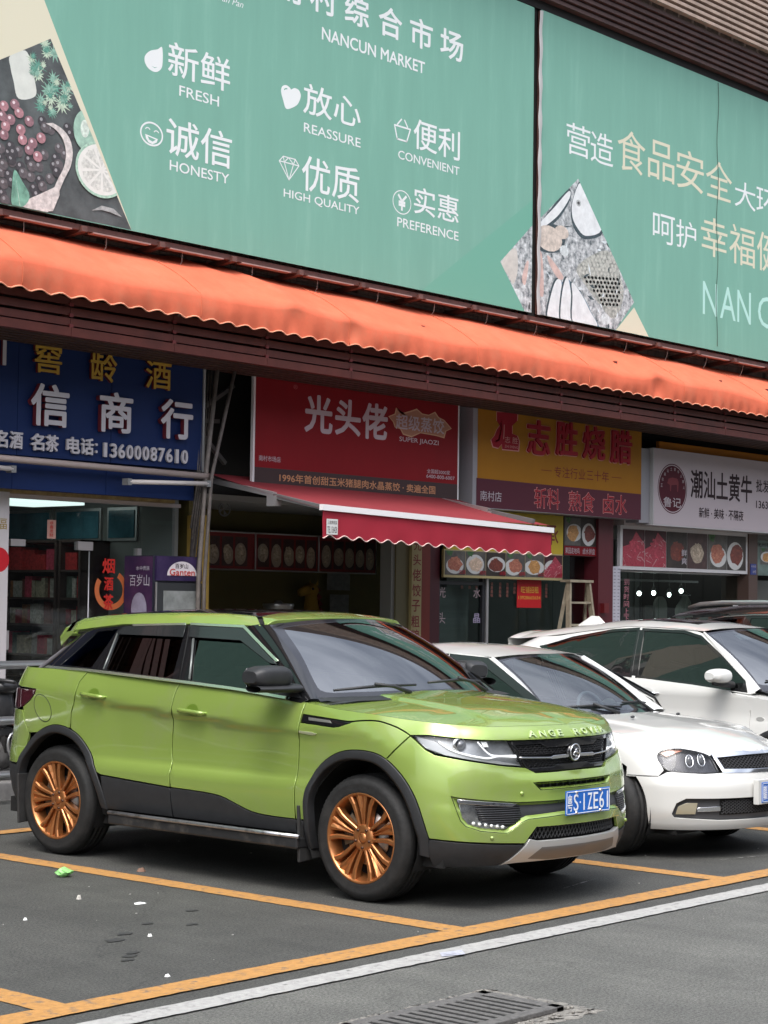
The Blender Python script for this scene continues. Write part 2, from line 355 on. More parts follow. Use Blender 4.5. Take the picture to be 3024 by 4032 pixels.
mb.build('grit', mat('grit', (.30, .29, .27), .9, var=.4, vs=20), kind='stuff', label='loose pale grit scattered over the tarmac', cat='grit')
# scuffs: thin scratched paint under the white saloon and stains
mb = MB()
for (x0_, y0_, x1_, y1_, w_) in [(3.55, -.63, 4.55, -.60, .035), (3.1, -.50, 3.6, -.61, .02), (1.25, -.52, 1.75, -.42, .018)]:
    n = 24; vs = []
    for i in range(n+1):
        t = i/n; ww = w_*(.2+.8*random.random())*math.sin(math.pi*(.08+.84*t)); x = x0_+(x1_-x0_)*t; y = y0_+(y1_-y0_)*t
        vs += [(x, y-ww/2, .004), (x, y+ww/2, .004)]
    mb.add(vs, [(2*i, 2*i+2, 2*i+3, 2*i+1) for i in range(n)])
mb.build('worn_marking', mat('chalky_paint', (.42, .41, .39), .9, dirt=(.09, .09, .09), ds=14, dlo=.42, dhi=.55), kind='structure')
mb = MB()
for (x, y, r) in [(-1.631, .151, .045), (-2.02, -.33, .04), (-1.95, -.27, .035), (-2.1, -.4, .03), (-1.35, .3, .035), (-.9, .45, .04), (-1.2, .12, .035), (-1.8, .05, .05)]:
    pts = [(x+r*1.4*(.5+.6*random.random())*math.cos(a), y+r*(.4+.6*random.random())*math.sin(a), .004) for a in [2*math.pi*k/11 for k in range(11)]]
    mb.add(pts, [tuple(range(11))])
mb.build('oil_stains', mat('oil', (.036, .036, .036), .7), kind='structure')

# ================================================================== the market hall
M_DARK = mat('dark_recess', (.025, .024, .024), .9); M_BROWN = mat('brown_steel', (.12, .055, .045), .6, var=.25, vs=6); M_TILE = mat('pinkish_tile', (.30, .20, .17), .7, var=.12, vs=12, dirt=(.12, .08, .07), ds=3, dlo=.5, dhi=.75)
hall = empty('market_hall', (5, 6.3, 0), 'market building with tiled wall band, dark recess and slatted upper facade', 'building')
MB().box((-30, 6.05, 4.62), (40, 9.5, 13.5)).build('upper_wall', mat('wall_dark_tile', (.10, .07, .062), .8, var=.2, vs=5), hall)
mb = MB()
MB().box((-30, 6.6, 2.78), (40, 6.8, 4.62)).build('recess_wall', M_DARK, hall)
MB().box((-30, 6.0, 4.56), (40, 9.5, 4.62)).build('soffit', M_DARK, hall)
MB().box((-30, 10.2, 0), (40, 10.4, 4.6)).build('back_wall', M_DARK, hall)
MB().box((-30, 6.46, 2.72), (40, 10.2, 2.78)).build('shop_ceiling', mat('ceiling_grey', (.30, .30, .29), .8), hall)
# tile band above the awning: joined small wall tiles (about 8 px each)
mb = MB(); t_ = .085
for i in range(-10, 210):
    for j in range(5):
        x = .6+i*t_; z = 4.73+j*t_
        if (i*7+j*3) % 41 == 0: continue
        mb.box((x+.004, 6.03+random.uniform(0, .004), z+.004), (x+t_-.004, 6.048, z+t_-.004))
mb.build('wall_tiles', M_TILE, hall, kind='stuff')
# steel under the billboards
mb = MB()
MB().bar((-10, 5.66, 4.99), (30, 5.66, 4.99), .05, .05).build('bottom_rail', M_BROWN, hall)
MB().bar((-10, 5.85, 5.0), (30, 5.85, 5.0), .05, .04).build('bottom_rail', M_BROWN, hall)
for k in range(22):
    x = -1.2+k*.92
    MB().bar((x, 5.60, 4.975), (x, 6.05, 4.93), .06, .05).build('cross_bracket', M_BROWN, hall)
    MB().box((x+.12, 5.625, 4.955), (x+.80, 5.70, 4.967)).build('lamp_plate', mat('pink_metal', (.42, .27, .24), .5, var=.15), hall)
    MB().tube([(x+.3, 5.66, 4.96), (x+.33, 5.70, 4.87), (x+.29, 5.72, 4.79)], .003, 4).build('loose_wire', mat('pale_wire', (.45, .4, .36), .6), hall)
for (z, sag, r, c) in [(4.82, .05, .012, (.5, .46, .42)), (4.86, .10, .009, (.02, .02, .02)), (4.80, .07, .007, (.25, .2, .18)), (4.88, .03, .006, (.03, .03, .03))]:
    pts = [(x, 5.80+.04*math.sin(x), z-sag*abs(math.sin((x+z*9)*.55))-.006*(x-3)) for x in np.arange(2.2, 17, .25)]
    MB().tube(pts, r, 5).build('cable', mat('cable_%d' % int(r*1e4), c, .6), hall)
# dark strip + ridged gutter + louvre wall above the boards
MB().box((-10, 5.62, 8.60), (40, 6.05, 8.78)).build('gutter_dark_strip', M_DARK, hall)
for k in range(6):
    z = 8.70+k*.062; y = 5.52-.035*k
    MB().box((-10, y, z), (40, 6.05, z+.045)).build('gutter_ridge', mat('gutter_brown', (.085, .045, .04), .6, var=.2, vs=3), hall)
for k in range(20):
    z = 9.10+k*.082
    MB().box((-10, 5.25, z), (40, 5.33, z+.040)).build('louvre_slat', mat('tan_slat', (.36, .27, .22), .7, var=.2, vs=4), hall)
MB().box((-10, 5.55, 9.05), (40, 6.05, 11.5)).build('louvre_backing', mat('louvre_back', (.17, .13, .10), .8, var=.3, vs=9), hall)
for k in range(44): MB().bar((6+k*.32, 5.40, 9.05), (6.3+k*.32, 5.40, 10.6), .02).build('lattice_bar', MATS['tan_slat'], hall)
# ---- plain building on the far side of the street, behind the camera
opp = empty('street_building', (0, -27, 0), 'plain grey building on the opposite side of the street behind the camera', 'building')
MB().box((-60, -40, 0), (60, -27, 15)).build('wall', mat('opposite_wall', (.22, .21, .20), .8, var=.2, vs=.6), opp)
for i in range(24):
    for j in range(3): MB().box((-57+i*4.8, -26.98, 3.6+j*3.1), (-54.6+i*4.8, -26.9, 5.2+j*3.1)).build('window', mat('opposite_window', (.03, .035, .04), .1), opp)
# ---- billboards
M_GREEN = mat('green_vinyl', (.185, .400, .312), .65, var=.05, vs=5, stretch=(1, 1, .12), dirt=(.23, .45, .36), ds=5, dlo=.55, dhi=.8, bump=.25, bs=.9); M_WHITE = mat('white_vinyl', (.78, .80, .79), .6)
M_CREAM = mat('cream_vinyl', (.70, .66, .50), .6)
YB = 5.6
def clip(poly, win):
    """clip polygon to convex window"""
    A = sum(win[i][0]*win[(i+1) % len(win)][1]-win[(i+1) % len(win)][0]*win[i][1] for i in range(len(win)))
    if A < 0: win = win[::-1]
    out = list(poly)
    for i in range(len(win)):
        a, b = win[i], win[(i+1) % len(win)]; inp = out; out = []
        if not inp: return []
        side = lambda p: (b[0]-a[0])*(p[1]-a[1])-(b[1]-a[1])*(p[0]-a[0])
        for j in range(len(inp)):
            p, q = inp[j], inp[(j+1) % len(inp)]; sp, sq = side(p), side(q)
            if sp >= 0: out.append(p)
            if (sp >= 0) != (sq >= 0):
                t = sp/(sp-sq); out.append((p[0]+(q[0]-p[0])*t, p[1]+(q[1]-p[1])*t))
    return out
class Print:
    """layered flat print on a plane facing -y; every layer sits a little proud of the last"""
    def __init__(s, y, win=None): s.y = y; s.win = win; s.k = 0; s.mb = MB(); s.m = []
    def lay(s, pts, m, step=True):
        if s.win: pts = clip(pts, s.win)
        if len(pts) < 3: return s
        if step: s.k += 1
        if m not in s.m: s.m.append(m)
        n = len(pts); a = sum(pts[i][0]*pts[(i+1) % n][1]-pts[(i+1) % n][0]*pts[i][1] for i in range(n))
        if a < 0: pts = pts[::-1]
        s.mb.cur = s.m.index(m); s.mb.add([(x, s.y-.00006*s.k, z) for x, z in pts], [tuple(range(n))]); return s
    def tri(s, vs2, fs, m):
        s.k += 1
        if m not in s.m: s.m.append(m)
        s.mb.cur = s.m.index(m); s.mb.add([(x, s.y-.00006*s.k, z) for x, z in vs2], fs); return s
    def done(s, name, parent, **k): return s.mb.build(name, s.m, parent, **k)
def P_(n, c, **k):
    if not k: k = dict(var=.28, vs=32)
    return mat('print_'+n, c, .65, **k)
bl = empty('billboard', (5, YB, 5), 'left green market billboard with six slogans and fruit picture', 'billboard')
def board(mbn, x0, x1, z0, z1, par):
    # slack vinyl sheet: slight ripples at its edge
    nx = max(2, int((x1-x0)/.25)); nz = 14; G = []
    for j in range(nz+1):
        row = []
        for i in range(nx+1):
            x = x0+(x1-x0)*i/nx; z = z0+(z1-z0)*j/nz
            row.append((x, YB+.0005, z))
        G.append(row)
    MB().grid(G).build('vinyl_sheet', M_GREEN, par)
    MB().box((x0, YB+.006, z0+.01), (x1, YB+.05, z1-.01)).build('board_frame', M_BROWN, par)
board('l', -3.2, 9.03, 5.042, 8.58, bl)
bx_ = empty('billboard', (-10, YB, 5), 'third green billboard further left along the market hall outside the photo', 'billboard'); board('x', -17, -3.33, 5.042, 8.58, bx_)
for hx, hz_ in ((-15, 1.5), (-11, 1.1), (-7.5, 1.6), (-4.6, 1.0)): Print(YB-.0003).lay([(hx+1.9*math.cos(a), 5.045+hz_*max(0, math.sin(a))) for a in np.linspace(0, math.pi, 16)], mat('green_vinyl_hill', (.12, .33, .22), .55)).done('hill_print', bx_) if -3.35 > hx+1.9 else None
fr = Print(YB-.0003)
fr.lay([(.35, 8.57), (1.03, 8.57), (3.019, 5.05), (1.15, 5.05)], M_CREAM)
fwin = [(-3.2, 5.05), (-3.2, 4.3), (3.024, 5.045), (2.055, 6.572), (1.421, 6.207), (-.6, 5.05)]
FW = [(1.15, 5.05), (3.017, 5.05), (2.055, 6.572), (1.421, 6.207), (1.15, 6.05)]
f = Print(YB-.0006, FW)
f.lay([(-.5, 5), (3.1, 5), (2.06, 6.6), (-.5, 6.6)], P_('charcoal', (.085, .095, .095), var=.4, vs=4))
HERB = [(1.941, 6.293, 0.082, 0.076), (2.053, 6.435, 0.083, 0.076), (1.886, 6.268, 0.072, 0.067), (2.099, 6.199, 0.092, 0.085), (2.021, 6.086, 0.101, 0.093), (2.184, 6.053, 0.084, 0.077), (1.994, 5.983, 0.073, 0.067), (2.239, 6.195, 0.084, 0.077), (1.848, 6.349, 0.054, 0.05), (2.092, 5.935, 0.064, 0.059), (2.01, 6.473, 0.073, 0.068), (2.267, 6.08, 0.066, 0.06)]
PINK = [(1.57, 5.879, 0.049, 0.046), (1.684, 5.917, 0.05, 0.046), (1.73, 5.854, 0.05, 0.046), (1.643, 5.778, 0.049, 0.046), (1.592, 5.71, 0.049, 0.046), (1.839, 5.803, 0.05, 0.047), (1.752, 5.713, 0.05, 0.046), (1.577, 5.635, 0.049, 0.046), (1.97, 5.683, 0.051, 0.047), (1.881, 5.621, 0.051, 0.047), (1.772, 5.63, 0.05, 0.046), (1.846, 5.556, 0.05, 0.046), (1.938, 5.515, 0.051, 0.047), (1.555, 5.789, 0.049, 0.046)]
BERRY = [(1.984, 5.833), (2.077, 5.778), (2.262, 5.829), (2.174, 5.634), (2.139, 5.538), (2.24, 5.587), (2.123, 5.469), (1.959, 5.431), (1.849, 5.469), (1.74, 5.522), (1.634, 5.487), (1.671, 5.422), (1.761, 5.395), (1.569, 5.316), (1.639, 5.3), (1.871, 5.327), (1.971, 5.316), (2.08, 5.35), (1.91, 5.232), (1.589, 5.219), (1.548, 5.428), (2.179, 5.457), (1.747, 5.262), (2.01, 5.544), (1.574, 5.13), (1.545, 5.514), (1.65, 5.548)]
PALE = [(1.628, 6.326), (1.786, 6.406), (1.852, 6.304), (1.892, 6.181), (1.905, 6.037), (1.727, 5.977), (1.669, 6.118), (1.634, 6.226)]
f.lay(smoothline(PALE, 5, True), P_('pale', (.66, .68, .62), var=.1, vs=5))
hg = [P_('herb1', (.12, .30, .23), var=.4, vs=30), P_('herb2', (.24, .42, .33), var=.4, vs=30), P_('herb3', (.50, .60, .46), var=.3, vs=30)]
for k, (x, z, rx, rz) in enumerate(HERB*3):
    a0 = k*.9; q = []
    x += random.uniform(-.05, .05); z += random.uniform(-.05, .05); s_ = 1-.25*(k//12)
    for i in range(22): r_ = (1.1 if i % 2 else .45)*random.uniform(.7, 1.25)*s_; q.append((x+rx*r_*math.cos(a0+i*math.pi/11), z+rz*r_*math.sin(a0+i*math.pi/11)))
    f.lay(q, hg[(k+k//12) % 3])
for k, (x, z) in enumerate(BERRY+[(a+.03, b-.05) for a, b in BERRY[::2]]):
    f.lay(circle(x, z, .05, 14, .047), P_('berry%d' % (k % 2), ((.06, .055, .06), (.115, .10, .105))[k % 2])); f.lay(circle(x-.012, z+.015, .016, 8), P_('berry_hi', (.32, .31, .32)))
for k, (x, z, rx, rz) in enumerate(PINK):
    f.lay(circle(x, z, rx, 14, rz), P_('grape%d' % (k % 2), ((.40, .20, .22), (.28, .15, .17))[k % 2])); f.lay(circle(x-.012, z+.014, .015, 8), P_('grape_hi', (.72, .60, .62)))
RIM = [(2.094, 5.84), (2.206, 5.803), (2.287, 5.73), (2.32, 5.617), (2.299, 5.494), (2.237, 5.378), (2.184, 5.265), (2.132, 5.153), (2.061, 5.052)]
rl = smoothline(RIM, 4); q = [(x+.03*(1+i/20), z) for i, (x, z) in enumerate(rl)]+[(x-.02*(1+i/12), z) for i, (x, z) in enumerate(rl)][::-1]
f.lay(q[:0] or rl+[(x-.075, z-.02) for x, z in rl][::-1], P_('basket', (.62, .57, .54), var=.3, vs=25))
f.lay([(1.717, 5.061), (1.983, 5.201), (2.174, 5.308), (2.185, 5.221), (2.115, 5.069), (1.933, 5.039)], MATS['print_basket'])
f.lay(smoothline([(1.678, 5.054), (1.672, 5.20), (1.695, 5.354), (1.78, 5.27), (1.86, 5.16), (1.80, 5.06)], 4, True), P_('leaf', (.17, .36, .27), var=.35, vs=14)); f.lay([(1.70, 5.33), (1.755, 5.06), (1.765, 5.06)], P_('leaf_vein', (.42, .56, .46)))
f.lay(circle(2.46, 5.846, .138, 26, .18), P_('lime', (.33, .50, .40), var=.25, vs=14)); f.lay(circle(2.45, 5.86, .05, 14, .08), P_('lime_hi', (.62, .70, .62)))
f.lay(circle(2.652, 5.528, .30, 34, .25), P_('lime_rim', (.40, .58, .46))); f.lay(circle(2.652, 5.528, .274, 34, .226), P_('slice', (.76, .75, .70), var=.06, vs=12))
for k in range(9):
    a = 2*math.pi*k/9+.2; c_, s_ = math.cos(a), math.sin(a); q = [(2.652+.24*math.cos(a+d)*r_, 5.528+.20*math.sin(a+d)*r_) for d, r_ in ((0, .12), (-.28, .95), (0, 1), (.28, .95))]
    f.lay(q, P_('segment', (.62, .62, .57)), step=(k == 0))
f.lay([(2.546, 5.147), (2.66, 5.209), (2.797, 5.204), (2.897, 5.145), (2.759, 5.165), (2.661, 5.17)], P_('arc', (.38, .39, .38)))
fr.done('cream_panel', bl); f.done('fruit_picture', bl)
Print(YB-.0003).lay([(9.03, 6.343), (9.03, 5.045), (7.091, 5.045)], mat('green_vinyl_deep', (.155, .395, .295), .55)).done('deep_green_wedge', bl)
def text_part(par, txt, box, y, m, depth=0, bold=.012, name='lettering', **k):
    mb = MB(); letters(mb, txt, box, y, depth, bold, **k); return mb.build(name, m, par)
for t, x0, z0, x1, z1 in [('新鲜', 3.421, 6.557, 4.216, 6.881), ('FRESH', 3.567, 6.393, 4.076, 6.493), ('诚信', 3.418, 5.823, 4.256, 6.17), ('HONESTY', 3.466, 5.677, 4.226, 5.774), ('放心', 5.225, 6.574, 6.079, 6.885), ('REASSURE', 5.24, 6.384, 6.083, 6.481), ('便利', 6.919, 6.541, 7.7, 6.869), ('CONVENIENT', 6.673, 6.384, 7.697, 6.477), ('优质', 5.221, 5.801, 6.073, 6.158), ('HIGH QUALITY', 4.969, 5.672, 6.079, 5.769), ('实惠', 6.94, 5.85, 7.691, 6.143), ('PREFERENCE', 6.673, 5.665, 7.694, 5.765)]:
    text_part(bl, t, (x0, z0, x1, z1), YB-.0006, M_WHITE, bold=.016 if ord(t[0]) > 999 else .02)
for t, x0, x1 in [('南', 4.79, 5.19), ('村', 5.30, 5.69), ('综', 5.812, 6.185), ('合', 6.336, 6.709), ('市', 6.837, 7.215), ('场', 7.342, 7.737)]:
    text_part(bl, t, (x0, 7.635, x1, 7.955), YB-.0006, M_WHITE, bold=.035)
text_part(bl, 'NANCUN MARKET', (5.479, 7.372, 7.091, 7.503), YB-.0006, M_WHITE, bold=.04)
text_part(bl, 'Pan Pan', (4.04, 7.415, 4.375, 7.48), YB-.0006, M_WHITE, bold=0, shear=.35)
text_part(bl, '盼盼', (3.90, 7.47, 4.33, 7.75), YB-.0006, M_WHITE, bold=.02)
# icons
ic = Print(YB-.0006)
drop = smoothline([(3.345, 6.795), (3.355, 6.66), (3.335, 6.59), (3.27, 6.549), (3.19, 6.56), (3.14, 6.61), (3.14, 6.67), (3.20, 6.73), (3.29, 6.765)], 5, True)
ic.lay(drop, M_WHITE); ic.lay([(3.22, 6.595), (3.26, 6.583), (3.295, 6.60), (3.26, 6.59)], M_GREEN)
ic.done('drop_icon', bl)
def ring(p, cx_, cz_, r, rz, wd, m, n=40, a0=0, a1=2*math.pi):
    q = [(cx_+r*math.cos(a0+(a1-a0)*k/n), cz_+rz*math.sin(a0+(a1-a0)*k/n)) for k in range(n+1)]; i_ = [(cx_+(r-wd)*math.cos(a0+(a1-a0)*k/n), cz_+(rz-wd)*math.sin(a0+(a1-a0)*k/n)) for k in range(n+1)]
    p.tri(q+i_, [(k, k+1, n+2+k, n+1+k)[::-1] for k in range(n)], m)
def stroke(p, pts, wd, m):
    for a, b in zip(pts[:-1], pts[1:]):
        dx, dz = b[0]-a[0], b[1]-a[1]; l = math.hypot(dx, dz) or 1; nx_, nz_ = -dz/l*wd/2, dx/l*wd/2; ex, ez = dx/l*wd*.3, dz/l*wd*.3
        p.lay([(a[0]+nx_-ex, a[1]+nz_-ez), (a[0]-nx_-ex, a[1]-nz_-ez), (b[0]-nx_+ex, b[1]-nz_+ez), (b[0]+nx_+ex, b[1]+nz_+ez)], m, step=False)
    p.k += 1
ic = Print(YB-.0006); ring(ic, 3.238, 5.968, .14, .112, .017, M_WHITE)
ring(ic, 3.19, 5.995, .033, .028, .010, M_WHITE, 12, .3, 2.9); ring(ic, 3.295, 5.985, .033, .028, .010, M_WHITE, 12, .3, 2.9)
ic.lay([(3.16, 5.955), (3.315, 5.935), (3.30, 5.90), (3.25, 5.875), (3.20, 5.885), (3.17, 5.915)], M_WHITE); ic.lay([(3.19, 5.94), (3.29, 5.925), (3.25, 5.90), (3.21, 5.91)], M_GREEN); ic.done('smile_icon', bl)
ic = Print(YB-.0006); ic.lay(smoothline([(5.05, 6.77), (5.10, 6.795), (5.16, 6.785), (5.188, 6.74), (5.17, 6.68), (5.12, 6.62), (4.99, 6.563), (4.94, 6.64), (4.909, 6.72), (4.925, 6.775), (4.98, 6.798), (5.03, 6.785)], 5, True), M_WHITE)
ring(ic, 4.99, 6.735, .045, .035, .012, M_GREEN, 10, 1.4, 2.8); ic.done('heart_icon', bl)
ic = Print(YB-.0006); stroke(ic, [(6.61, 6.73), (6.655, 6.59), (6.81, 6.59), (6.865, 6.73)], .018, M_WHITE); stroke(ic, [(6.61, 6.73), (6.865, 6.73)], .018, M_WHITE); stroke(ic, [(6.655, 6.745), (6.72, 6.81)], .018, M_WHITE); stroke(ic, [(6.82, 6.745), (6.77, 6.81)], .018, M_WHITE); ic.done('basket_icon', bl)
ic = Print(YB-.0006)
for q in ([(4.90, 6.03), (4.955, 6.085), (5.125, 6.085), (5.178, 6.03), (5.04, 5.865), (4.90, 6.03)], [(4.90, 6.03), (5.178, 6.03)], [(4.97, 6.03), (5.04, 5.865), (5.10, 6.03)], [(4.955, 6.085), (4.97, 6.03), (5.03, 6.085), (5.10, 6.03), (5.125, 6.085)]): stroke(ic, q, .011, M_WHITE)
ic.done('diamond_icon', bl)
ic = Print(YB-.0006); ring(ic, 6.745, 5.93, .15, .128, .011, M_WHITE)
for q in ([(6.69, 6.0), (6.745, 5.94), (6.81, 6.0)], [(6.745, 5.94), (6.745, 5.85)], [(6.70, 5.93), (6.79, 5.93)], [(6.70, 5.90), (6.79, 5.90)]): stroke(ic, q, .028, M_WHITE)
ic.done('coin_icon', bl)
# right board
br_ = empty('billboard', (11, YB, 5), 'right green billboard with food safety slogan and seafood picture', 'billboard')
board('r', 9.165, 22, 5.042, 8.59, br_)
for t, x0, z0, x1, z1 in [('营', 9.676, 7.016, 10.16, 7.395), ('造', 10.17, 7.009, 10.64, 7.391), ('大', 13.47, 7.025, 14.007, 7.378), ('环', 14.03, 7.018, 14.56, 7.38), ('境', 14.6, 7.018, 15.1, 7.38), ('呵', 11.52, 6.257, 12.02, 6.623), ('护', 12.05, 6.267, 12.524, 6.627)]: text_part(br_, t, (x0, z0, x1, z1), YB-.0006, M_WHITE, bold=.0)
for t, x0, z0, x1, z1 in [('食', 10.732, 7.023, 11.34, 7.535), ('品', 11.40, 7.04, 12.0, 7.53), ('安', 12.05, 7.031, 12.7, 7.539), ('全', 12.75, 7.039, 13.399, 7.534), ('幸', 12.64, 6.263, 13.29, 6.77), ('福', 13.34, 6.255, 14.0, 6.779), ('健', 14.05, 6.258, 14.73, 6.79), ('康', 14.8, 6.258, 15.5, 6.79)]: text_part(br_, t, (x0, z0, x1, z1), YB-.0006, M_CREAM, bold=.006)
M_MINT = mat('mint_print', (.46, .74, .66), .6)
for t, x0, x1 in [('N', 12.694, 13.046), ('A', 13.116, 13.509), ('N', 13.549, 13.899), ('C', 14.084, 14.48), ('U', 14.55, 14.93), ('N', 15.0, 15.38)]: text_part(br_, t, (x0, 5.487, x1, 5.915), YB-.0006, M_MINT, bold=-.008)
FS = [(9.918, 6.748), (11.115, 5.434), (10.722, 5.045), (8.90, 5.045), (8.44, 5.546)]
def fishpic(win, par):
    f = Print(YB-.0006, win)
    f.lay([(8, 5), (12, 5), (12, 7), (8, 7)], P_('ice', (.03, .05, .06), col2=(.80, .82, .82), vs=14))
    f.lay(smoothline([(9.899, 5.675), (10.23, 5.888), (10.607, 5.965), (10.889, 5.542), (10.692, 5.18), (10.382, 5.308), (10.094, 5.498)], 4, True), P_('scaly', (.13, .145, .13), col2=(.62, .62, .56), vs=16))
    rows = 0
    for j in range(13):
        for i in range(11):
            x = 10.0+.075*i+.037*(j % 2); z = 5.28+.052*j+.28*(x-10)*.35
            if clip([(x-.01, z), (x+.01, z), (x, z+.01)], [(9.899, 5.675), (10.23, 5.888), (10.607, 5.965), (10.889, 5.542), (10.692, 5.18)]): f.lay(circle(x, z, .026, 7, .02), P_('scale_hi', (.50, .50, .45)), step=(i == 0))
    W = P_('fish_white', (.74, .76, .76), var=.12, vs=9); DK = P_('fish_shade', (.05, .075, .085), var=.5, vs=30); rq = random.Random(5)
    for k in range(70):
        x, z = rq.uniform(8.5, 11.0), rq.uniform(5.05, 6.6); a = rq.uniform(0, 3.1); l = rq.uniform(.03, .10); w_ = rq.uniform(.008, .02)
        f.lay([(x-l*math.cos(a), z-l*math.sin(a)), (x-w_*math.sin(a), z+w_*math.cos(a)), (x+l*math.cos(a), z+l*math.sin(a)), (x+w_*math.sin(a), z-w_*math.cos(a))], DK if k % 2 else P_('ice_chip', (.70, .76, .78), var=.2, vs=20), step=False)
    f.k += 1
    for q in ([(9.80, 6.46), (9.978, 6.74), (10.23, 6.48), (10.44, 6.19), (10.08, 6.05), (9.87, 6.12), (9.78, 6.27)], [(9.14, 6.05), (9.44, 6.36), (9.72, 6.60), (9.77, 6.49), (9.55, 6.22), (9.24, 6.02)], [(9.08, 5.93), (9.2, 6.10), (9.45, 6.13), (9.66, 6.08), (9.62, 5.86), (9.35, 5.78), (9.15, 5.80)]): f.lay(smoothline(q, 4, True), DK)
    for q in ([(9.817, 6.481), (9.978, 6.714), (10.204, 6.484), (10.404, 6.216), (10.086, 6.093), (9.902, 6.167), (9.803, 6.294)], [(9.163, 6.09), (9.46, 6.339), (9.73, 6.568), (9.748, 6.489), (9.529, 6.25), (9.23, 6.06)]): f.lay(smoothline(q, 4, True), W)
    f.lay(circle(9.93, 6.46, .05, 14, .04), P_('eye_ring', (.45, .47, .46))); f.lay(circle(9.93, 6.46, .026, 12, .02), P_('eye', (.06, .06, .06)))
    f.lay(smoothline([(8.462, 5.539), (8.713, 5.742), (8.765, 5.514), (8.688, 5.327), (8.591, 5.411)], 4, True), P_('fin', (.58, .55, .50), var=.15))
    f.lay(circle(9.349, 5.949, .26, 16, .15), P_('crab', (.60, .52, .45), var=.3, vs=14)); f.lay(circle(9.60, 6.06, .14, 12, .08), MATS['print_crab'])
    for q in ([(9.33, 5.014), (9.409, 5.324), (9.508, 5.489), (9.603, 5.471), (9.586, 5.227), (9.549, 5.01)], [(9.6, 5.01), (9.618, 5.352), (9.711, 5.547), (9.79, 5.375), (9.823, 5.003)], [(9.857, 5.007), (9.825, 5.339), (9.815, 5.501), (10.026, 5.365), (10.169, 5.219), (10.332, 5.033)]):
        f.lay([(x-.03, z+.01) for x, z in smoothline(q, 4, True)], DK); f.lay([(x+.035, z-.02) for x, z in smoothline(q, 4, True)], P_('fish_blue', (.12, .22, .30))); f.lay(smoothline(q, 4, True), W)
    for q in ([(9.103, 5.702), (9.218, 5.748), (9.259, 5.305), (9.193, 5.256), (9.126, 5.307)], [(8.847, 5.447), (8.925, 5.616), (8.967, 5.602), (8.913, 5.357), (8.854, 5.369)], [(9.318, 5.753), (9.471, 5.675), (9.643, 5.538), (9.541, 5.503), (9.37, 5.64)]): f.lay(smoothline(q, 3, True), P_('squid', (.62, .45, .40), var=.2, vs=14))
    for q in ((8.75, 5.2, .12), (10.5, 5.15, .1), (9.65, 5.85, .09)): f.lay(circle(q[0], q[1], q[2], 12, q[2]*.7), P_('shell', (.62, .66, .66), var=.3, vs=20))
    f.done('seafood_picture', par)
fishpic([(8.44, 5.546), (8.90, 5.045), (9.028, 5.045), (9.028, 6.05)], bl)
fishpic([(9.918, 6.748), (11.115, 5.434), (10.722, 5.045), (9.17, 5.045), (9.17, 6.15)], br_)
Print(YB-.0003).lay([(11.116, 5.37), (11.444, 5.045), (10.73, 5.045)], M_CREAM).done('cream_triangle', br_)
vt = [(9.165, YB-.0006+.0*k, 5.042+3.53*k/40) for k in range(41)]
mb = MB()   # puckered white hem along the split
G = [[(9.10-.018*abs(math.sin(k*.55))**3, YB-.03, 5.03+3.53*k/40), (9.145, YB-.035-.008*math.sin(k*1.3), 5.03+3.53*k/40), (9.175, YB-.006, 5.03+3.53*k/40)] for k in range(41)]
mb.grid(G, flip=True).build('white_hem', mat('grey_white_vinyl', (.55, .53, .51), .6), br_)
MB().box((9.035, YB+.06, 5.0), (9.165, YB+.2, 8.6)).build('split_backing', M_DARK, bl)
pts = [(13.02+.02*math.sin(k*.7), YB-.012, 8.57-3.47*k/30) for k in range(31)]; MB().tube(pts, .004, 5).build('hanging_wire', mat('thin_dark_wire', (.05, .09, .07), .6), br_)

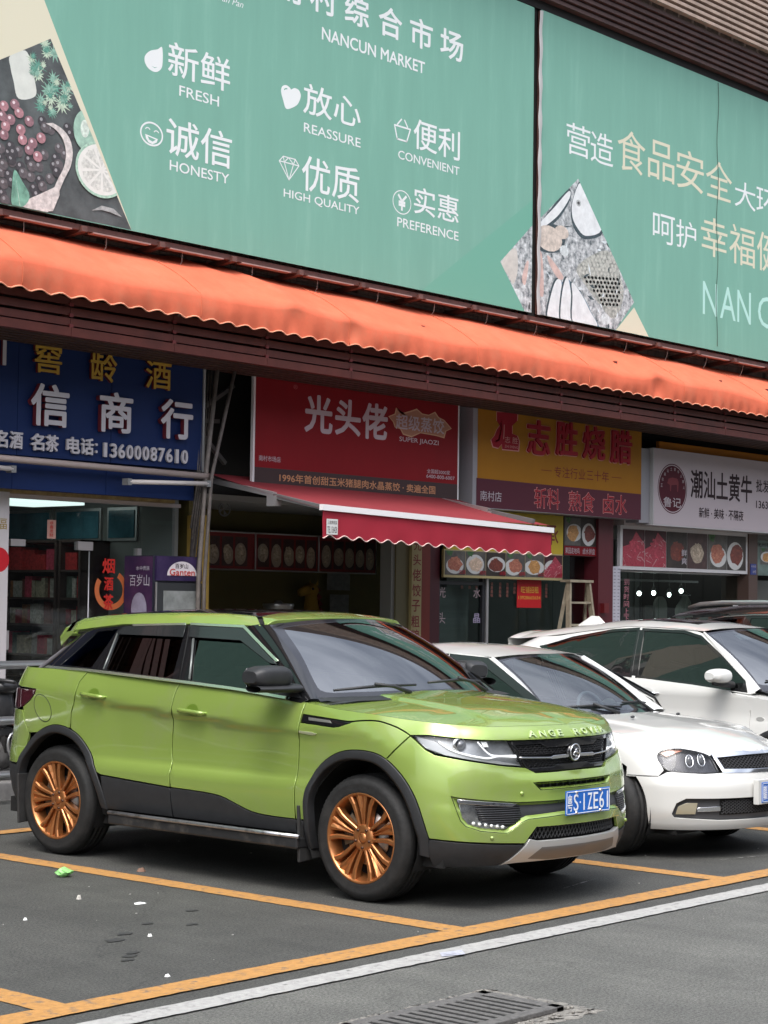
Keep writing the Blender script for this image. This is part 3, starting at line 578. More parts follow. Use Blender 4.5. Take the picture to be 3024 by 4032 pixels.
# ================================================================== orange awning
def orange_awning(x0, x1, parent):
    M = mat('orange_tarp', (.66, .150, .080), .9, var=.10, vs=3, spec=.15, dirt=(.55, .19, .11), ds=2.6, dlo=.50, dhi=.85, bump=.25, bs=9)
    nx = int((x1-x0)/.035); rows = []
    def fold(x):
        s_ = .018*math.sin(x*1.7)+.012*math.sin(x*4.1+1)
        for c, a, w_ in ((4.62, .03, .16), (5.42, .03, .14), (10.85, .035, .2), (2.15, .01, .1)): s_ += a*math.exp(-((x-c)/w_)**2)
        return s_
    for i in range(nx+1):
        x = x0+(x1-x0)*i/nx; sl = -.0055*(x-1.2); fo = fold(x); col = []
        T = 9
        for j in range(T+1):
            t = j/T; y = 5.97-.92*t; z = 4.965-.49*t+.045*math.sin(math.pi*t)+fo*t+.012*math.sin(3.1*x+4*t)*t*(1-t)*3
            for c in (3.9, 11.25, 4.35): z += .03*math.exp(-((x-c-.5*t)/.16)**2)*(1-t)
            col.append((x, y, z+sl))
        zf = 4.965-.49+fo+sl; sc = .017*abs(math.sin(math.pi*(x-.4)/.215))**1.3
        zb = 4.245+sl-.012+sc*1.7
        for j in range(1, 7):
            t = j/6; pk = sum(a*math.exp(-((x-c)/w_)**2) for c, a, w_ in ((4.62, .035, .14), (5.42, .035, .13), (10.85, .04, .15)))
            y = 5.05-.012*math.sin(math.pi*t)-.008*math.sin(5.7*x+1.5*t)*t+pk*math.sin(math.pi*t*.9)-.010*math.sin(x*29)*t*t
            col.append((x, y, zf+(zb-zf)*t))
        rows.append(col)
    mb = MB(); mb.grid(rows, flip=False); mb.build('tarp', M, parent)
    for c in range(1, 22, 2):
        q = rows[min(nx, max(0, int((c+.4-x0)/(x1-x0)*nx)))]; MB().tube([(a, b-.002, z+.003) for a, b, z in q], .0045, 4).build('seam', mat('orange_seam', (.60, .15, .07), .7), parent)
    mb = MB(); hem = [(r[-1][0], r[-1][1]-.002, r[-1][2]) for r in rows]; mb.tube(hem, .007, 4).build('hem', mat('orange_hem', (.85, .36, .22), .6), parent)
aw = empty('awning', (5, 5.5, 4.2), 'long orange tarpaulin awning with scalloped edge below the green billboards', 'awning')
orange_awning(.4, 22, aw)
for k in range(9):
    x = .84+k*2.34; MB().bar((x, 5.97, 4.62), (x, 5.12, 4.25), .03).build('support_arm', M_BROWN, aw)
MB().bar((.4, 5.10, 4.36), (22, 5.10, 4.26), .03).build('front_tube', M_BROWN, aw)
# ---- dark red steel louvre and corrugated soffit under it
lv = empty('steel_louvre', (5, 5.3, 3.95), 'dark red slatted steel canopy under the orange awning', 'canopy')
M_RED = mat('dark_red_steel', (.12, .026, .018), .5, var=.2, vs=4)
dz = lambda x: -.004*(x-1.3)
def longbar(x0, x1, ya, yb, za, zb): return MB().add([(x0, ya, za+dz(x0)), (x1, ya, za+dz(x1)), (x1, yb, za+dz(x1)), (x0, yb, za+dz(x0)), (x0, ya, zb+dz(x0)), (x1, ya, zb+dz(x1)), (x1, yb, zb+dz(x1)), (x0, yb, zb+dz(x0))], [(0, 3, 2, 1), (4, 5, 6, 7), (0, 1, 5, 4), (1, 2, 6, 5), (2, 3, 7, 6), (3, 0, 4, 7)])
for k in range(-14, 18):
    xa = 2.055+1.178*(k-1); xb = xa+1.178
    for za, zb in ((4.035, 4.10), (4.125, 4.19), (4.215, 4.28), (4.31, 4.37)): longbar(xa, xb-.004, 5.245, 5.285, za, zb).build('slat', M_RED, lv)
    longbar(xa, xb-.004, 5.23, 5.30, 3.945, 4.02).build('bottom_rail', M_RED, lv)
    MB().box((xa-.02, 5.30, 3.96+dz(xa)), (xa+.025, 5.36, 4.6)).build('post', M_RED, lv)
    for z in (4.02, 4.11, 4.2): MB().box((xa-.018, 5.232, z+dz(xa)), (xa+.022, 5.244, z+.03+dz(xa))).build('clip', mat('red_clip', (.20, .035, .035), .45), lv)
for k in range(12):
    y = 5.31+k*.062
    longbar(-15, 21, y, y+.05, 3.955+(.006 if k % 2 else 0), 3.985).build('soffit_strip', mat('dull_maroon', (.060, .028, .020), .6, var=.15), lv)
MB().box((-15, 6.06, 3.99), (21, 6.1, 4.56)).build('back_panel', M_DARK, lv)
# ================================================================== shop signs
YS = 6.0
def PLm(n, c, r=.6, **k): return mat('sign_'+n, c, max(r, .55), spec=.22, **k)
def signbox(par, x0, x1, z0, z1, face, side=(.45, .45, .45), depth=.2, y=YS):
    MB().box((x0, y, z0), (x1, y+depth, z1)).build('box', mat('sign_side_%d' % int(side[0]*100), side, .4), par)
    MB().add([(x0+.012, y-.002, z0+.012), (x1-.012, y-.002, z0+.012), (x1-.012, y-.002, z1-.0), (x0+.012, y-.002, z1)], [(0, 1, 2, 3)]).build('face', face, par)
# blue liquor shop sign
bs = empty('shop_sign', (3, YS, 2.9), 'blue liquor shop sign with raised white and yellow characters', 'sign')
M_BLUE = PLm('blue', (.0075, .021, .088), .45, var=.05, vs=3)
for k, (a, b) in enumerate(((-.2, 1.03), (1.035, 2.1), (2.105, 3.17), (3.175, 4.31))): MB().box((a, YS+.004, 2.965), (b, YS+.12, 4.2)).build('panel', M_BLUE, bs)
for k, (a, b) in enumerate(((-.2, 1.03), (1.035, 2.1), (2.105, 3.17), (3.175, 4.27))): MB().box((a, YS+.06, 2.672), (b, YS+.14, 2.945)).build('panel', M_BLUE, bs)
MB().tube([(-.2, 5.95, 2.935), (4.40, 5.95, 2.905)], .030, 12).build('lamp_tube', mat('pinkish_pipe', (.42, .33, .30), .4), bs)
MB().box((4.31, YS-.01, 2.95), (4.335, YS+.12, 4.2)).build('edge_trim', mat('steel_trim', (.5, .5, .5), .35, .6), bs)
M_LW = mat('letter_white', (.50, .47, .50), .5); M_LY = mat('letter_yellow', (.46, .27, .03), .5); M_LR = mat('letter_red_side', (.16, .02, .03), .5)
def raised(par, t, box, depth, front, side, bold=.03, y=YS):
    mb = MB(); v, f = glyphs(t, 0); letters(mb, t, box, y-.004, depth, bold); nf = len(f); per = len(mb.f)//(9 if bold > .011 else 1); mb.mi = [0 if (i % per) < nf else 1 for i in range(len(mb.f))]
    return mb.build('raised_letter', [front, side], par)
for t, x0, z0, x1, z1 in [('窖', 2.249, 3.71, 2.555, 3.974), ('龄', 2.885, 3.697, 3.199, 3.976), ('酒', 3.549, 3.69, 3.869, 3.955), ('川', 1.58, 3.732, 1.94, 3.975)]:
    raised(bs, t, (x0, z0, x1, z1), .03, M_LY if t != '川' else M_LW, M_LR, .03)
for t, x0, z0, x1, z1 in [('信', 2.202, 3.237, 2.633, 3.615), ('商', 2.982, 3.239, 3.384, 3.611), ('行', 3.729, 3.235, 4.139, 3.612), ('永', 1.40, 3.237, 1.83, 3.615)]: raised(bs, t, (x0, z0, x1, z1), .05, M_LW, M_LR, .045)
for t, x0, x1 in [('名', 1.85, 1.985), ('酒', 2.01, 2.147), ('名', 2.237, 2.385), ('茶', 2.40, 2.545), ('电', 2.639, 2.79), ('话', 2.80, 2.95)]: raised(bs, t, (x0, 3.017, x1, 3.168), .022, M_LW, M_LW, .05)
raised(bs, ':', (2.97, 3.04, 2.995, 3.13), .022, M_LW, M_LW, .03)
for k, c in enumerate('13600087610'):
    x = 3.049+k*.0982; raised(bs, c, (x+(.022 if c == '1' else 0), 3.012, x+(.058 if c == '1' else .078), 3.143), .022, M_LW, M_LW, .02 if c == '1' else .05)
# fluorescent tubes in front of it
for x0, x1, l in ((3.31, 4.30, 'unlit fluorescent tube mounted under the blue sign beside the poles'), (.9, 1.98, 'unlit fluorescent tube under the blue sign cut by the left photo edge')):
    tb = empty('fluorescent_tube', (x0, 5.93, 2.82), l, 'lamp')
    za, zb = (2.795, 2.832) if x0 > 3 else (2.86, 2.83)
    MB().tube([(x0, 5.90, za), (x1, 5.90, zb)], .022, 10).build('tube', mat('tube_white', (.62, .56, .53), .3), tb)
    MB().box((x0-.03, 5.88, za-.03), (x0+.02, 5.96, za+.03)).build('end_cap', mat('cap_grey', (.2, .2, .2), .5), tb); MB().box((x1-.02, 5.88, zb-.03), (x1+.03, 5.96, zb+.03)).build('end_cap', MATS['cap_grey'], tb)
# red dumpling shop sign, leaning a little forward
rs = empty('shop_sign', (6.6, YS, 2.85), 'red dumpling shop sign with big white characters and dark brown base strip', 'sign')
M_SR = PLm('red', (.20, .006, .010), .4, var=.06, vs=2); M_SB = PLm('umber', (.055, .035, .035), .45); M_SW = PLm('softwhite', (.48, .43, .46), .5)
MB().box((5.0, YS, 2.845), (8.24, YS+.035, 4.1)).build('box', mat('sign_side_70', (.7, .68, .68), .4), rs)
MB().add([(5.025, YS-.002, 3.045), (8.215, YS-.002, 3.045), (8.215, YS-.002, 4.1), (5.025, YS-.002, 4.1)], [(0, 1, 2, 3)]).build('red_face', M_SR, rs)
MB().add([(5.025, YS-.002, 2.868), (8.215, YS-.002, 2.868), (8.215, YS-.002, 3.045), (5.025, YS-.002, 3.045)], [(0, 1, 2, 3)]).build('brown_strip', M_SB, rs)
for t, x0, z0, x1, z1 in [('光', 5.727, 3.448, 6.149, 3.84), ('头', 6.187, 3.453, 6.585, 3.835), ('佬', 6.61, 3.444, 7.017, 3.832)]: text_part(rs, t, (x0, z0, x1, z1), YS-.004, M_SW, bold=.05)
BUR = [(7.027, 3.712), (7.131, 3.75), (7.151, 3.818), (7.206, 3.777), (7.267, 3.768), (7.389, 3.802), (7.497, 3.835), (7.591, 3.789), (7.701, 3.784), (7.811, 3.828), (7.875, 3.772), (7.972, 3.749), (8.102, 3.663), (8.006, 3.625), (7.975, 3.545), (7.847, 3.56), (7.721, 3.566), (7.564, 3.571), (7.41, 3.513), (7.272, 3.533), (7.225, 3.589), (7.134, 3.602), (7.103, 3.659)]
cx_, cz_ = 7.55, 3.67
pr = Print(YS-.003); M_TANL = PLm('tan_line', (.55, .36, .22)); M_TAN = PLm('tan', (.38, .20, .13))
n_ = len(BUR); n0 = [(cx_+(x-cx_)*.965, cz_+(z-cz_)*.90) for x, z in BUR]
def fan(pts, c): return [tuple(c)]+list(pts), [(0, (i+1) % len(pts)+1, i+1) for i in range(len(pts))]
v_, f_ = fan(BUR, (cx_, cz_)); pr.tri(v_, f_, M_TANL); v_, f_ = fan(n0, (cx_, cz_)); pr.tri(v_, f_, M_TAN); pr.done('starburst', rs)
text_part(rs, '超级蒸饺', (7.145, 3.586, 7.965, 3.752), YS-.008, M_SW, bold=.03); text_part(rs, 'SUPER JIAOZI', (7.211, 3.445, 7.875, 3.51), YS-.004, M_SW, bold=.02)
text_part(rs, '南村市场店', (5.081, 3.109, 5.39, 3.165), YS-.004, M_SW, bold=.01); text_part(rs, '全国超3000家', (7.681, 3.142, 8.08, 3.189), YS-.004, M_SW, bold=.01); text_part(rs, '6400-800-6007', (7.673, 3.089, 8.162, 3.128), YS-.004, M_SW, bold=.01)
text_part(rs, '1996年首创甜玉米猪腿肉水晶蒸饺 · 卖遍全国', (5.377, 2.914, 7.828, 3.005), YS-.004, PLm('copper', (.50, .25, .13)), bold=.03)
text_part(rs, '®', (5.56, 3.87, 5.62, 3.915), YS-.004, PLm('dim', (.42, .12, .12)), bold=.0)
# yellow roast meat sign
ys = empty('shop_sign', (10.2, YS, 2.8), 'yellow roast meat shop sign with red calligraphy over a maroon strip', 'sign')
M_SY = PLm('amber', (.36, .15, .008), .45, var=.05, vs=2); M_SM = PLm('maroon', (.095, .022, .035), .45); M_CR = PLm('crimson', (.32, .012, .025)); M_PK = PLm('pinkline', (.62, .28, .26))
MB().box((8.49, YS, 2.80), (11.9, YS+.3, 4.2)).build('box', mat('sign_side_30', (.30, .29, .31), .4), ys)
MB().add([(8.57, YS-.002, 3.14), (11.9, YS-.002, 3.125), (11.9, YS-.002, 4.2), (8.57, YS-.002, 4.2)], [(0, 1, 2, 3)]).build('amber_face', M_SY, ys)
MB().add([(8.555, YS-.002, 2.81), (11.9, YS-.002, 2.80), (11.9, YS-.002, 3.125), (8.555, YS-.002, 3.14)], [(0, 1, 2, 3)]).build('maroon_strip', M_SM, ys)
for t, x0, z0, x1, z1 in [('志', 9.486, 3.478, 9.93, 3.885), ('胜', 10.046, 3.502, 10.491, 3.913), ('烧', 10.597, 3.494, 11.074, 3.901), ('腊', 11.184, 3.483, 11.662, 3.9)]:
    text_part(ys, t, (x0-.012, z0-.012, x1+.012, z1+.012), YS-.004, M_PK, bold=.065); raised(ys, t, (x0, z0, x1, z1), .02, M_CR, M_CR, .04, y=YS-.003)
text_part(ys, '专注行业三十年', (10.039, 3.235, 11.18, 3.365), YS-.004, PLm('brownred', (.17, .02, .02)), bold=.0)
pr = Print(YS-.003); pr.lay([(9.78, 3.30), (9.99, 3.30), (9.99, 3.308), (9.78, 3.308)], MATS['sign_brownred']); pr.lay([(11.24, 3.30), (11.46, 3.30), (11.46, 3.308), (11.24, 3.308)], MATS['sign_brownred']); pr.done('dashes', ys)
text_part(ys, '南村店', (8.628, 2.887, 9.021, 3.0), YS-.004, M_SW, bold=.0)
for t, x0, z0, x1, z1 in [('斩', 9.649, 2.855, 9.88, 3.09), ('料', 9.91, 2.855, 10.15, 3.09), ('熟', 10.34, 2.855, 10.60, 3.085), ('食', 10.62, 2.85, 10.87, 3.085), ('卤', 11.063, 2.85, 11.29, 3.085), ('水', 11.33, 2.85, 11.575, 3.085)]:
    text_part(ys, t, (x0-.008, z0-.008, x1+.008, z1+.008), YS-.004, M_PK, bold=.03); text_part(ys, t, (x0, z0, x1, z1), YS-.006, M_CR, bold=.01)
LG = [(8.917, 3.918), (9.308, 3.942), (9.301, 3.843), (9.208, 3.791), (9.21, 3.69), (9.304, 3.674), (9.343, 3.614), (9.33, 3.502), (9.025, 3.499), (9.015, 3.555), (8.953, 3.506), (8.853, 3.517), (8.818, 3.593), (8.879, 3.642), (8.921, 3.715), (8.983, 3.773), (8.919, 3.812)]
pr = Print(YS-.003); c0 = (9.07, 3.69)
for s_, m_ in ((1.06, M_PK), (1, M_CR)):
    v_, f_ = fan([(c0[0]+(x-c0[0])*s_, c0[1]+(z-c0[1])*s_) for x, z in LG], c0); pr.tri(v_, f_, m_)
stroke(pr, [(8.90, 3.58), (8.96, 3.60), (9.0, 3.72), (9.0, 3.80)], .018, M_PK); stroke(pr, [(9.05, 3.62), (9.06, 3.78)], .014, M_PK); pr.done('cleaver_emblem', ys)
text_part(ys, '志 胜', (9.06, 3.575, 9.31, 3.65), YS-.012, M_PK, bold=.0); text_part(ys, 'ZHI SHENG', (9.06, 3.52, 9.31, 3.55), YS-.012, M_PK, bold=.0)
# white beef shop sign
ws = empty('shop_sign', (13.5, YS, 2.75), 'white beef shop sign with black characters and dark red oval emblem', 'sign')
M_SP = PLm('white', (.50, .43, .45), .4); M_BK = PLm('black', (.03, .015, .018)); M_OV = PLm('oval', (.085, .012, .022))
signbox(ws, 12.18, 18.2, 2.745, 3.735, M_SP, (.5, .5, .5), .35)
MB().box((11.93, YS+.05, 2.77), (12.17, YS+.4, 3.72)).build('side_case', mat('sign_side_30', (.3, .3, .3), .4), ws)
MB().box((12.62, YS+.2, 3.76), (19, YS+.25, 3.86)).build('orange_strip', PLm('orange', (.62, .22, .02)), ws)
text_part(ws, '潮汕土黄牛', (13.058, 3.14, 14.631, 3.515), YS-.004, M_BK, bold=.03); text_part(ws, '新鲜 · 美味 · 不隔夜', (13.269, 2.886, 14.405, 3.027), YS-.004, M_BK, bold=.02)
text_part(ws, '批发', (14.736, 3.303, 15.09, 3.478), YS-.004, M_BK, bold=.02); text_part(ws, '13631', (14.739, 3.081, 15.13, 3.185), YS-.004, M_BK, bold=.03)
pr = Print(YS-.003); pr.lay(circle(12.627, 3.234, .348, 40, .324), M_OV); pr.lay(circle(12.627, 3.234, .335, 40, .311), M_SP); pr.lay(circle(12.627, 3.234, .322, 40, .298), M_OV)
pr.lay([(12.50, 3.30), (12.53, 3.36), (12.62, 3.38), (12.74, 3.37), (12.77, 3.33), (12.76, 3.20), (12.74, 3.20), (12.73, 3.29), (12.60, 3.28), (12.59, 3.20), (12.57, 3.20), (12.56, 3.28)], PLm('ox', (.20, .04, .05))); pr.done('oval_emblem', ws)
text_part(ws, '鲁记', (12.404, 2.993, 12.822, 3.122), YS-.008, M_SP, bold=.02)
for k, c in enumerate('正宗潮汕土黄牛火锅人'):
    a = math.radians(175-k*19); x = 12.627+.265*math.cos(a); z = 3.245+.245*math.sin(a); text_part(ws, c, (x-.022, z-.022, x+.022, z+.022), YS-.008, M_SP, bold=-.01, name='small_lettering')

# ================================================================== poles and wiring between the first two shops
for k, (x, x2, y, r, l) in enumerate(((4.452, 4.30, 5.95, .022, 'upright white pole right of the blue sign'), (4.643, 4.33, 5.9, .018, 'slanting pale pole crossing in front of the dark gap'), (4.40, 4.34, 6.1, .03, 'dark rusty post behind the white pole'))):
    c = ((.17, .145, .13), (.13, .11, .10), (.05, .04, .04))[k]
    MB().tube([(x, y, 3.98), (x2+.02, y, 2.9), (x2-.05, y, 1.9), (x2-.05, y, .15)], r, 8).build('pole', mat('pole_%d' % k, c, .6, var=.3, vs=12), label=l, cat='pole')
mb = MB()
for k in range(5): mb.tube([(4.42-.03*k, 6.0+.01*k, 3.95), (4.36-.025*k, 6.0, 2.85), (4.26-.02*k, 6.0, 2.0+.1*k)], .008, 5)
mb.build('wire_bundle', mat('dusty_wire', (.10, .085, .075), .7, var=.4, vs=20), label='bundle of dusty wires hanging beside the blue sign', cat='wires')
mb = MB()
for a, b in (((4.4, 6.5, 3.4), (5.2, 6.5, 3.9)), ((4.5, 6.5, 3.6), (5.1, 6.5, 3.1)), ((4.5, 6.5, 3.5), (5.0, 6.5, 3.52))): mb.bar(a, b, .04)
mb.build('steel_bracing', mat('grey_steel_dim', (.16, .15, .15), .6), label='grey diagonal steel bracing in the dark gap beside the red sign', cat='bracing')
# ================================================================== shop fronts
def wallbox(name, a, b, m, par): return MB().box(a, b).build(name, m, par)
M_GLS = glass('shop_glass', (.86, .90, .90), 1.22); M_ALU = mat('aluminium', (.52, .50, .50), .35, .7)
s1 = empty('shop', (3.3, 6.4, 0), 'glass fronted liquor shop under the blue sign', 'shop front')
wallbox('side_wall', (.2, 6.5, .146), (.3, 10.2, 2.72), mat('shop_wall', (.20, .20, .19), .8), s1); wallbox('side_wall', (4.40, 6.5, .146), (4.48, 10.2, 2.72), MATS['shop_wall'], s1)
wallbox('rear_wall', (.3, 9.2, .146), (4.4, 9.3, 2.72), mat('shop_rear', (.10, .12, .13), .8), s1)
wallbox('header', (2.27, 6.38, 2.615), (4.40, 6.48, 2.65), mat('pale_header', (.50, .43, .42), .5), s1); wallbox('gold_strip', (-.2, 6.30, 2.65), (4.25, 6.4, 2.70), mat('gilt', (.22, .13, .05), .5, var=.9, vs=9, col2=(.42, .30, .12)), s1)
wallbox('white_pier', (1.2, 6.28, .146), (2.25, 6.45, 2.655), mat('pier_white', (.60, .55, .55), .5), s1)
for a, b in ((2.28, 3.23), (3.235, 3.94), (3.945, 4.38)): wallbox('pane', (a, 6.44, 2.21 if a < 3 else .2), (b, 6.452, 2.612), M_GLS, s1)
wallbox('glass_door', (2.39, 6.44, .17), (3.225, 6.452, 2.20), M_GLS, s1)
for (a, b, c, d) in ((2.375, 2.182, 2.539, 2.244), (3.15, 2.166, 3.328, 2.246), (3.879, 2.129, 3.929, 2.203)): wallbox('door_clip', (a, 6.41, b), (c, 6.47, d), mat('satin_steel', (.48, .44, .43), .35, .5), s1)
wallbox('door_handle', (2.34, 6.40, 1.25), (2.37, 6.44, 1.42), MATS['satin_steel'], s1)
MB().tube([(3.30, 6.43, 2.16), (3.30, 6.43, .3)], .006, 6).build('pane_edge', M_ALU, s1)
wallbox('ceiling_lamp', (2.75, 7.3, 2.64), (3.95, 8.1, 2.70), mat('lamp_panel', (.9, .9, .9), .5, emit=(.85, 1, .95), es=.7), s1)
for a, b in ():
    if b-a > .2:
        fr_ = wallbox('window_frame', (a, 8.9, 1.95), (b, 8.95, 2.6), M_ALU, s1); wallbox('reflection_pane', (a+.04, 8.88, 1.99), (b-.04, 8.9, 2.56), mat('teal_reflection', (.05, .12, .15), .15, var=.4, vs=2), fr_)
lt = Print(6.432); ring(lt, 3.575, 1.80, .20, .19, .055, mat('decal_orange', (.62, .16, .05), .5), 34, math.radians(-215), math.radians(60)); lt.done('brush_ring_decal', s1)
for t, b in (('烟', (3.46, 1.956, 3.615, 2.099)), ('酒', (3.484, 1.793, 3.6, 1.923)), ('茶', (3.482, 1.61, 3.604, 1.761))): text_part(s1, t, b, 6.428, mat('decal_red', (.60, .03, .02), .5), bold=.05)
pp = Print(6.435); pp.lay([(2.802, 2.262), (2.902, 2.262), (2.902, 2.435), (2.802, 2.435)], mat('pink_paper', (.62, .34, .28), .7)); pp.done('paper_notice', s1)
for k, c in enumerate('恭喜发财'): text_part(s1, c, (2.828, 2.39-.037*k, 2.872, 2.422-.037*k), 6.433, MATS['decal_red'], bold=.02)
text_part(s1, '福', (2.10, 2.32, 2.225, 2.42), 6.278, mat('gilt_letter', (.35, .22, .03), .5), bold=.0); Print(6.279).lay(circle(2.15, 2.05, .11, 20), mat('red_dot', (.55, .01, .02), .5)).done('red_disc', s1)
# shelves and cartons stand along the side wall seen through the glass
NB_ = {}
CN_ = ['red', 'dark red', 'beige', 'brown', 'crimson', 'dark green', 'pale', 'tan']; OR_ = ['first', 'second', 'third', 'fourth', 'fifth', 'sixth', 'seventh', 'eighth', 'ninth', 'tenth', 'eleventh', 'twelfth', 'thirteenth', 'fourteenth', 'fifteenth', 'sixteenth', 'seventeenth', 'eighteenth', 'nineteenth', 'twentieth']
cols_ = [(.42, .03, .03), (.25, .02, .03), (.36, .30, .22), (.16, .05, .04), (.50, .06, .10), (.10, .12, .10), (.40, .36, .32), (.30, .12, .05)]
for sx, (ya_, yb_) in enumerate(((8.72, 9.15), (7.80, 8.68), (7.42, 7.76))):
    sh = empty('shelf_unit', (4.2, ya_, .15), ('narrow dark shelf of boxes by the left edge of the liquor shop glass', 'wide dark shelf packed with gift boxes seen through the glass door', 'dark shelf of boxes behind the orange brush ring decal')[sx], 'shelf')
    for z in (.15, .55, .90, 1.12, 1.43, 1.70, 1.98, 2.28): MB().box((4.02, ya_, z), (4.39, yb_, z+.022)).build('board', mat('shelf_wood', (.06, .035, .03), .6), sh)
    for y in (ya_, yb_-.03): MB().box((4.01, y, .15), (4.39, y+.03, 2.30)).build('side_board', MATS['shelf_wood'], sh)
    for zi, z in enumerate((1.142, 1.452, 1.722, 2.002)):
        y = yb_-.04; q_ = 0
        while y > ya_+.10:
            w_ = random.choice((.06, .075, .09, .12)) if zi != 3 else .19; h_ = random.uniform(.14, .24); ci = random.choice((0, 1, 4, 0)) if zi == 3 else random.randrange(8); c = cols_[ci]; m_ = mat('carton_%d' % ci, c, .45, var=.45, vs=30)
            y0b = max(y-w_+.006, ya_+.035); nm_ = '%s gift box, %s from left, %s shelf of the %s liquor shop shelf unit' % (CN_[ci], OR_[min(q_, 19)], ('lowest', 'lower', 'upper', 'top')[zi], ('left', 'wide', 'right')[sx]); q_ += 1
            MB().box((4.06+random.uniform(0, .05), y0b, z), (4.30, y, z+h_)).build('gift_box', m_, label=nm_, cat='box', group='gift boxes on the liquor shop shelves'); y -= w_
for k, (ya_, yb_) in enumerate(((8.35, 9.1), (7.55, 8.28), (7.0, 7.45))):
    fr_ = wallbox('window_frame', (4.375, ya_, 2.30), (4.40, yb_, 2.64), M_ALU, s1); wallbox('reflection_pane', (4.365, ya_+.03, 2.33), (4.374, yb_-.03, 2.61), mat('teal_reflection', (.06, .15, .19), .15, var=.5, vs=2), fr_)  # bluish reflection in the upper glass, put into the colour of these panes
# drinks cooler
fg = empty('drinks_cooler', (4.03, 6.2, .15), 'tall dark drinks cooler with purple header and domed logo beside the glass shop', 'fridge')
wallbox('cabinet', (3.73, 6.02, .15), (4.34, 6.42, 2.13), mat('cooler_dark', (.03, .03, .045), .35), fg)
wallbox('header_panel', (3.755, 5.995, 1.895), (4.335, 6.02, 2.125), mat('cooler_purple', (.022, .012, .055), .3, col2=(.05, .03, .09), vs=6), fg)
pr = Print(5.992); dome = [(4.076+.19*math.cos(a), 1.945+.135*math.sin(a)) for a in np.linspace(0, math.pi, 22)]; pr.lay(dome, mat('dome_white', (.72, .66, .68), .5)); pr.done('dome_logo', fg)
text_part(fg, '百岁山', (3.985, 2.012, 4.15, 2.06), 5.990, M_BK, bold=.02); text_part(fg, 'Ganten', (3.915, 1.945, 4.235, 2.01), 5.988, MATS['decal_red'], bold=.02)
wallbox('door_frame', (3.76, 5.99, .25), (4.335, 6.02, 1.875), mat('cooler_frame', (.035, .037, .04), .3), fg); wallbox('door_glass', (3.84, 5.985, .35), (4.275, 5.99, 1.80), mat('cooler_glass', (.24, .25, .24), .12, var=.35, vs=4), fg)
wallbox('rail', (3.745, 5.985, .25), (3.757, 6.0, 1.88), M_ALU, fg)
# its side panel print faces the left
def side_letters(par, t, y0, y1, z0, z1, x, m, bold=.02):
    v, f = glyphs(t, 0); mb = MB().add([(x, y1-a*(y1-y0), z0+b*(z1-z0)) for a, b in v], f); mb.build('lettering', m, par)
MB().add([(3.727, 6.42, .2), (3.727, 6.02, .2), (3.727, 6.02, 2.12), (3.727, 6.42, 2.12)], [(0, 1, 2, 3)]).build('side_print', mat('cooler_side', (.03, .016, .06), .4, col2=(.085, .035, .09), vs=3), fg)
side_letters(fg, '百岁山', 6.06, 6.34, 1.84, 1.95, 3.724, mat('silver_print', (.55, .52, .58), .4), .05); side_letters(fg, '水中贵族', 6.06, 6.25, 1.99, 2.03, 3.724, MATS['silver_print'], .0)
v_ = [(3.7235, 6.20+.11*math.cos(a), 1.62+.16*math.sin(a)) for a in np.linspace(0, 2*math.pi, 24)[:-1]]; MB().add(v_, [tuple(range(23))]).build('cap_picture', mat('cap_print', (.35, .32, .42), .4, var=.3, vs=5), fg)
# ---- dumpling shop
s2 = empty('shop', (6.2, 6.4, 0), 'open dumpling shop with olive walls behind the red awning', 'shop front')
M_OL = mat('olive_wall', (.13, .105, .035), .7, var=.1, vs=2)
wallbox('yellow_pier', (4.60, 6.28, .146), (4.70, 6.5, 2.55), mat('mustard', (.42, .27, .06), .6, var=.15, vs=8), s2)
wallbox('rear_wall', (4.7, 7.9, .146), (9.6, 8.0, 2.72), M_OL, s2); wallbox('side_wall', (4.62, 6.5, .146), (4.7, 8.0, 2.72), M_OL, s2)
wallbox('olive_pier', (7.56, 6.32, .146), (7.78, 6.5, 2.72), mat('olive_pier', (.16, .14, .07), .6), s2); wallbox('steel_pier', (7.50, 6.34, .146), (7.56, 6.5, 2.72), mat('pier_steel', (.22, .22, .2), .5), s2)
wallbox('sign_strip', (7.78, 6.28, .5), (7.95, 6.34, 2.48), mat('cream_strip', (.42, .34, .16), .6), s2)
for t, x0, z0, x1, z1 in [('光', 7.809, 2.298, 7.937, 2.425), ('头', 7.799, 2.131, 7.934, 2.256), ('佬', 7.793, 1.957, 7.938, 2.092), ('饺', 7.791, 1.784, 7.936, 1.923), ('子', 7.785, 1.617, 7.926, 1.749), ('粗', 7.78, 1.444, 7.92, 1.575), ('粮', 7.777, 1.284, 7.92, 1.421)]: text_part(s2, t, (x0, z0, x1, z1), 6.278, mat('strip_red', (.24, .03, .03), .6), bold=.02)
wallbox('red_pier', (7.95, 6.34, .146), (8.17, 6.55, 2.75), mat('pier_red', (.20, .022, .012), .5), s2); wallbox('maroon_pier', (8.17, 6.36, .146), (8.36, 6.55, 2.8), mat('pier_maroon', (.075, .012, .018), .5), s2)
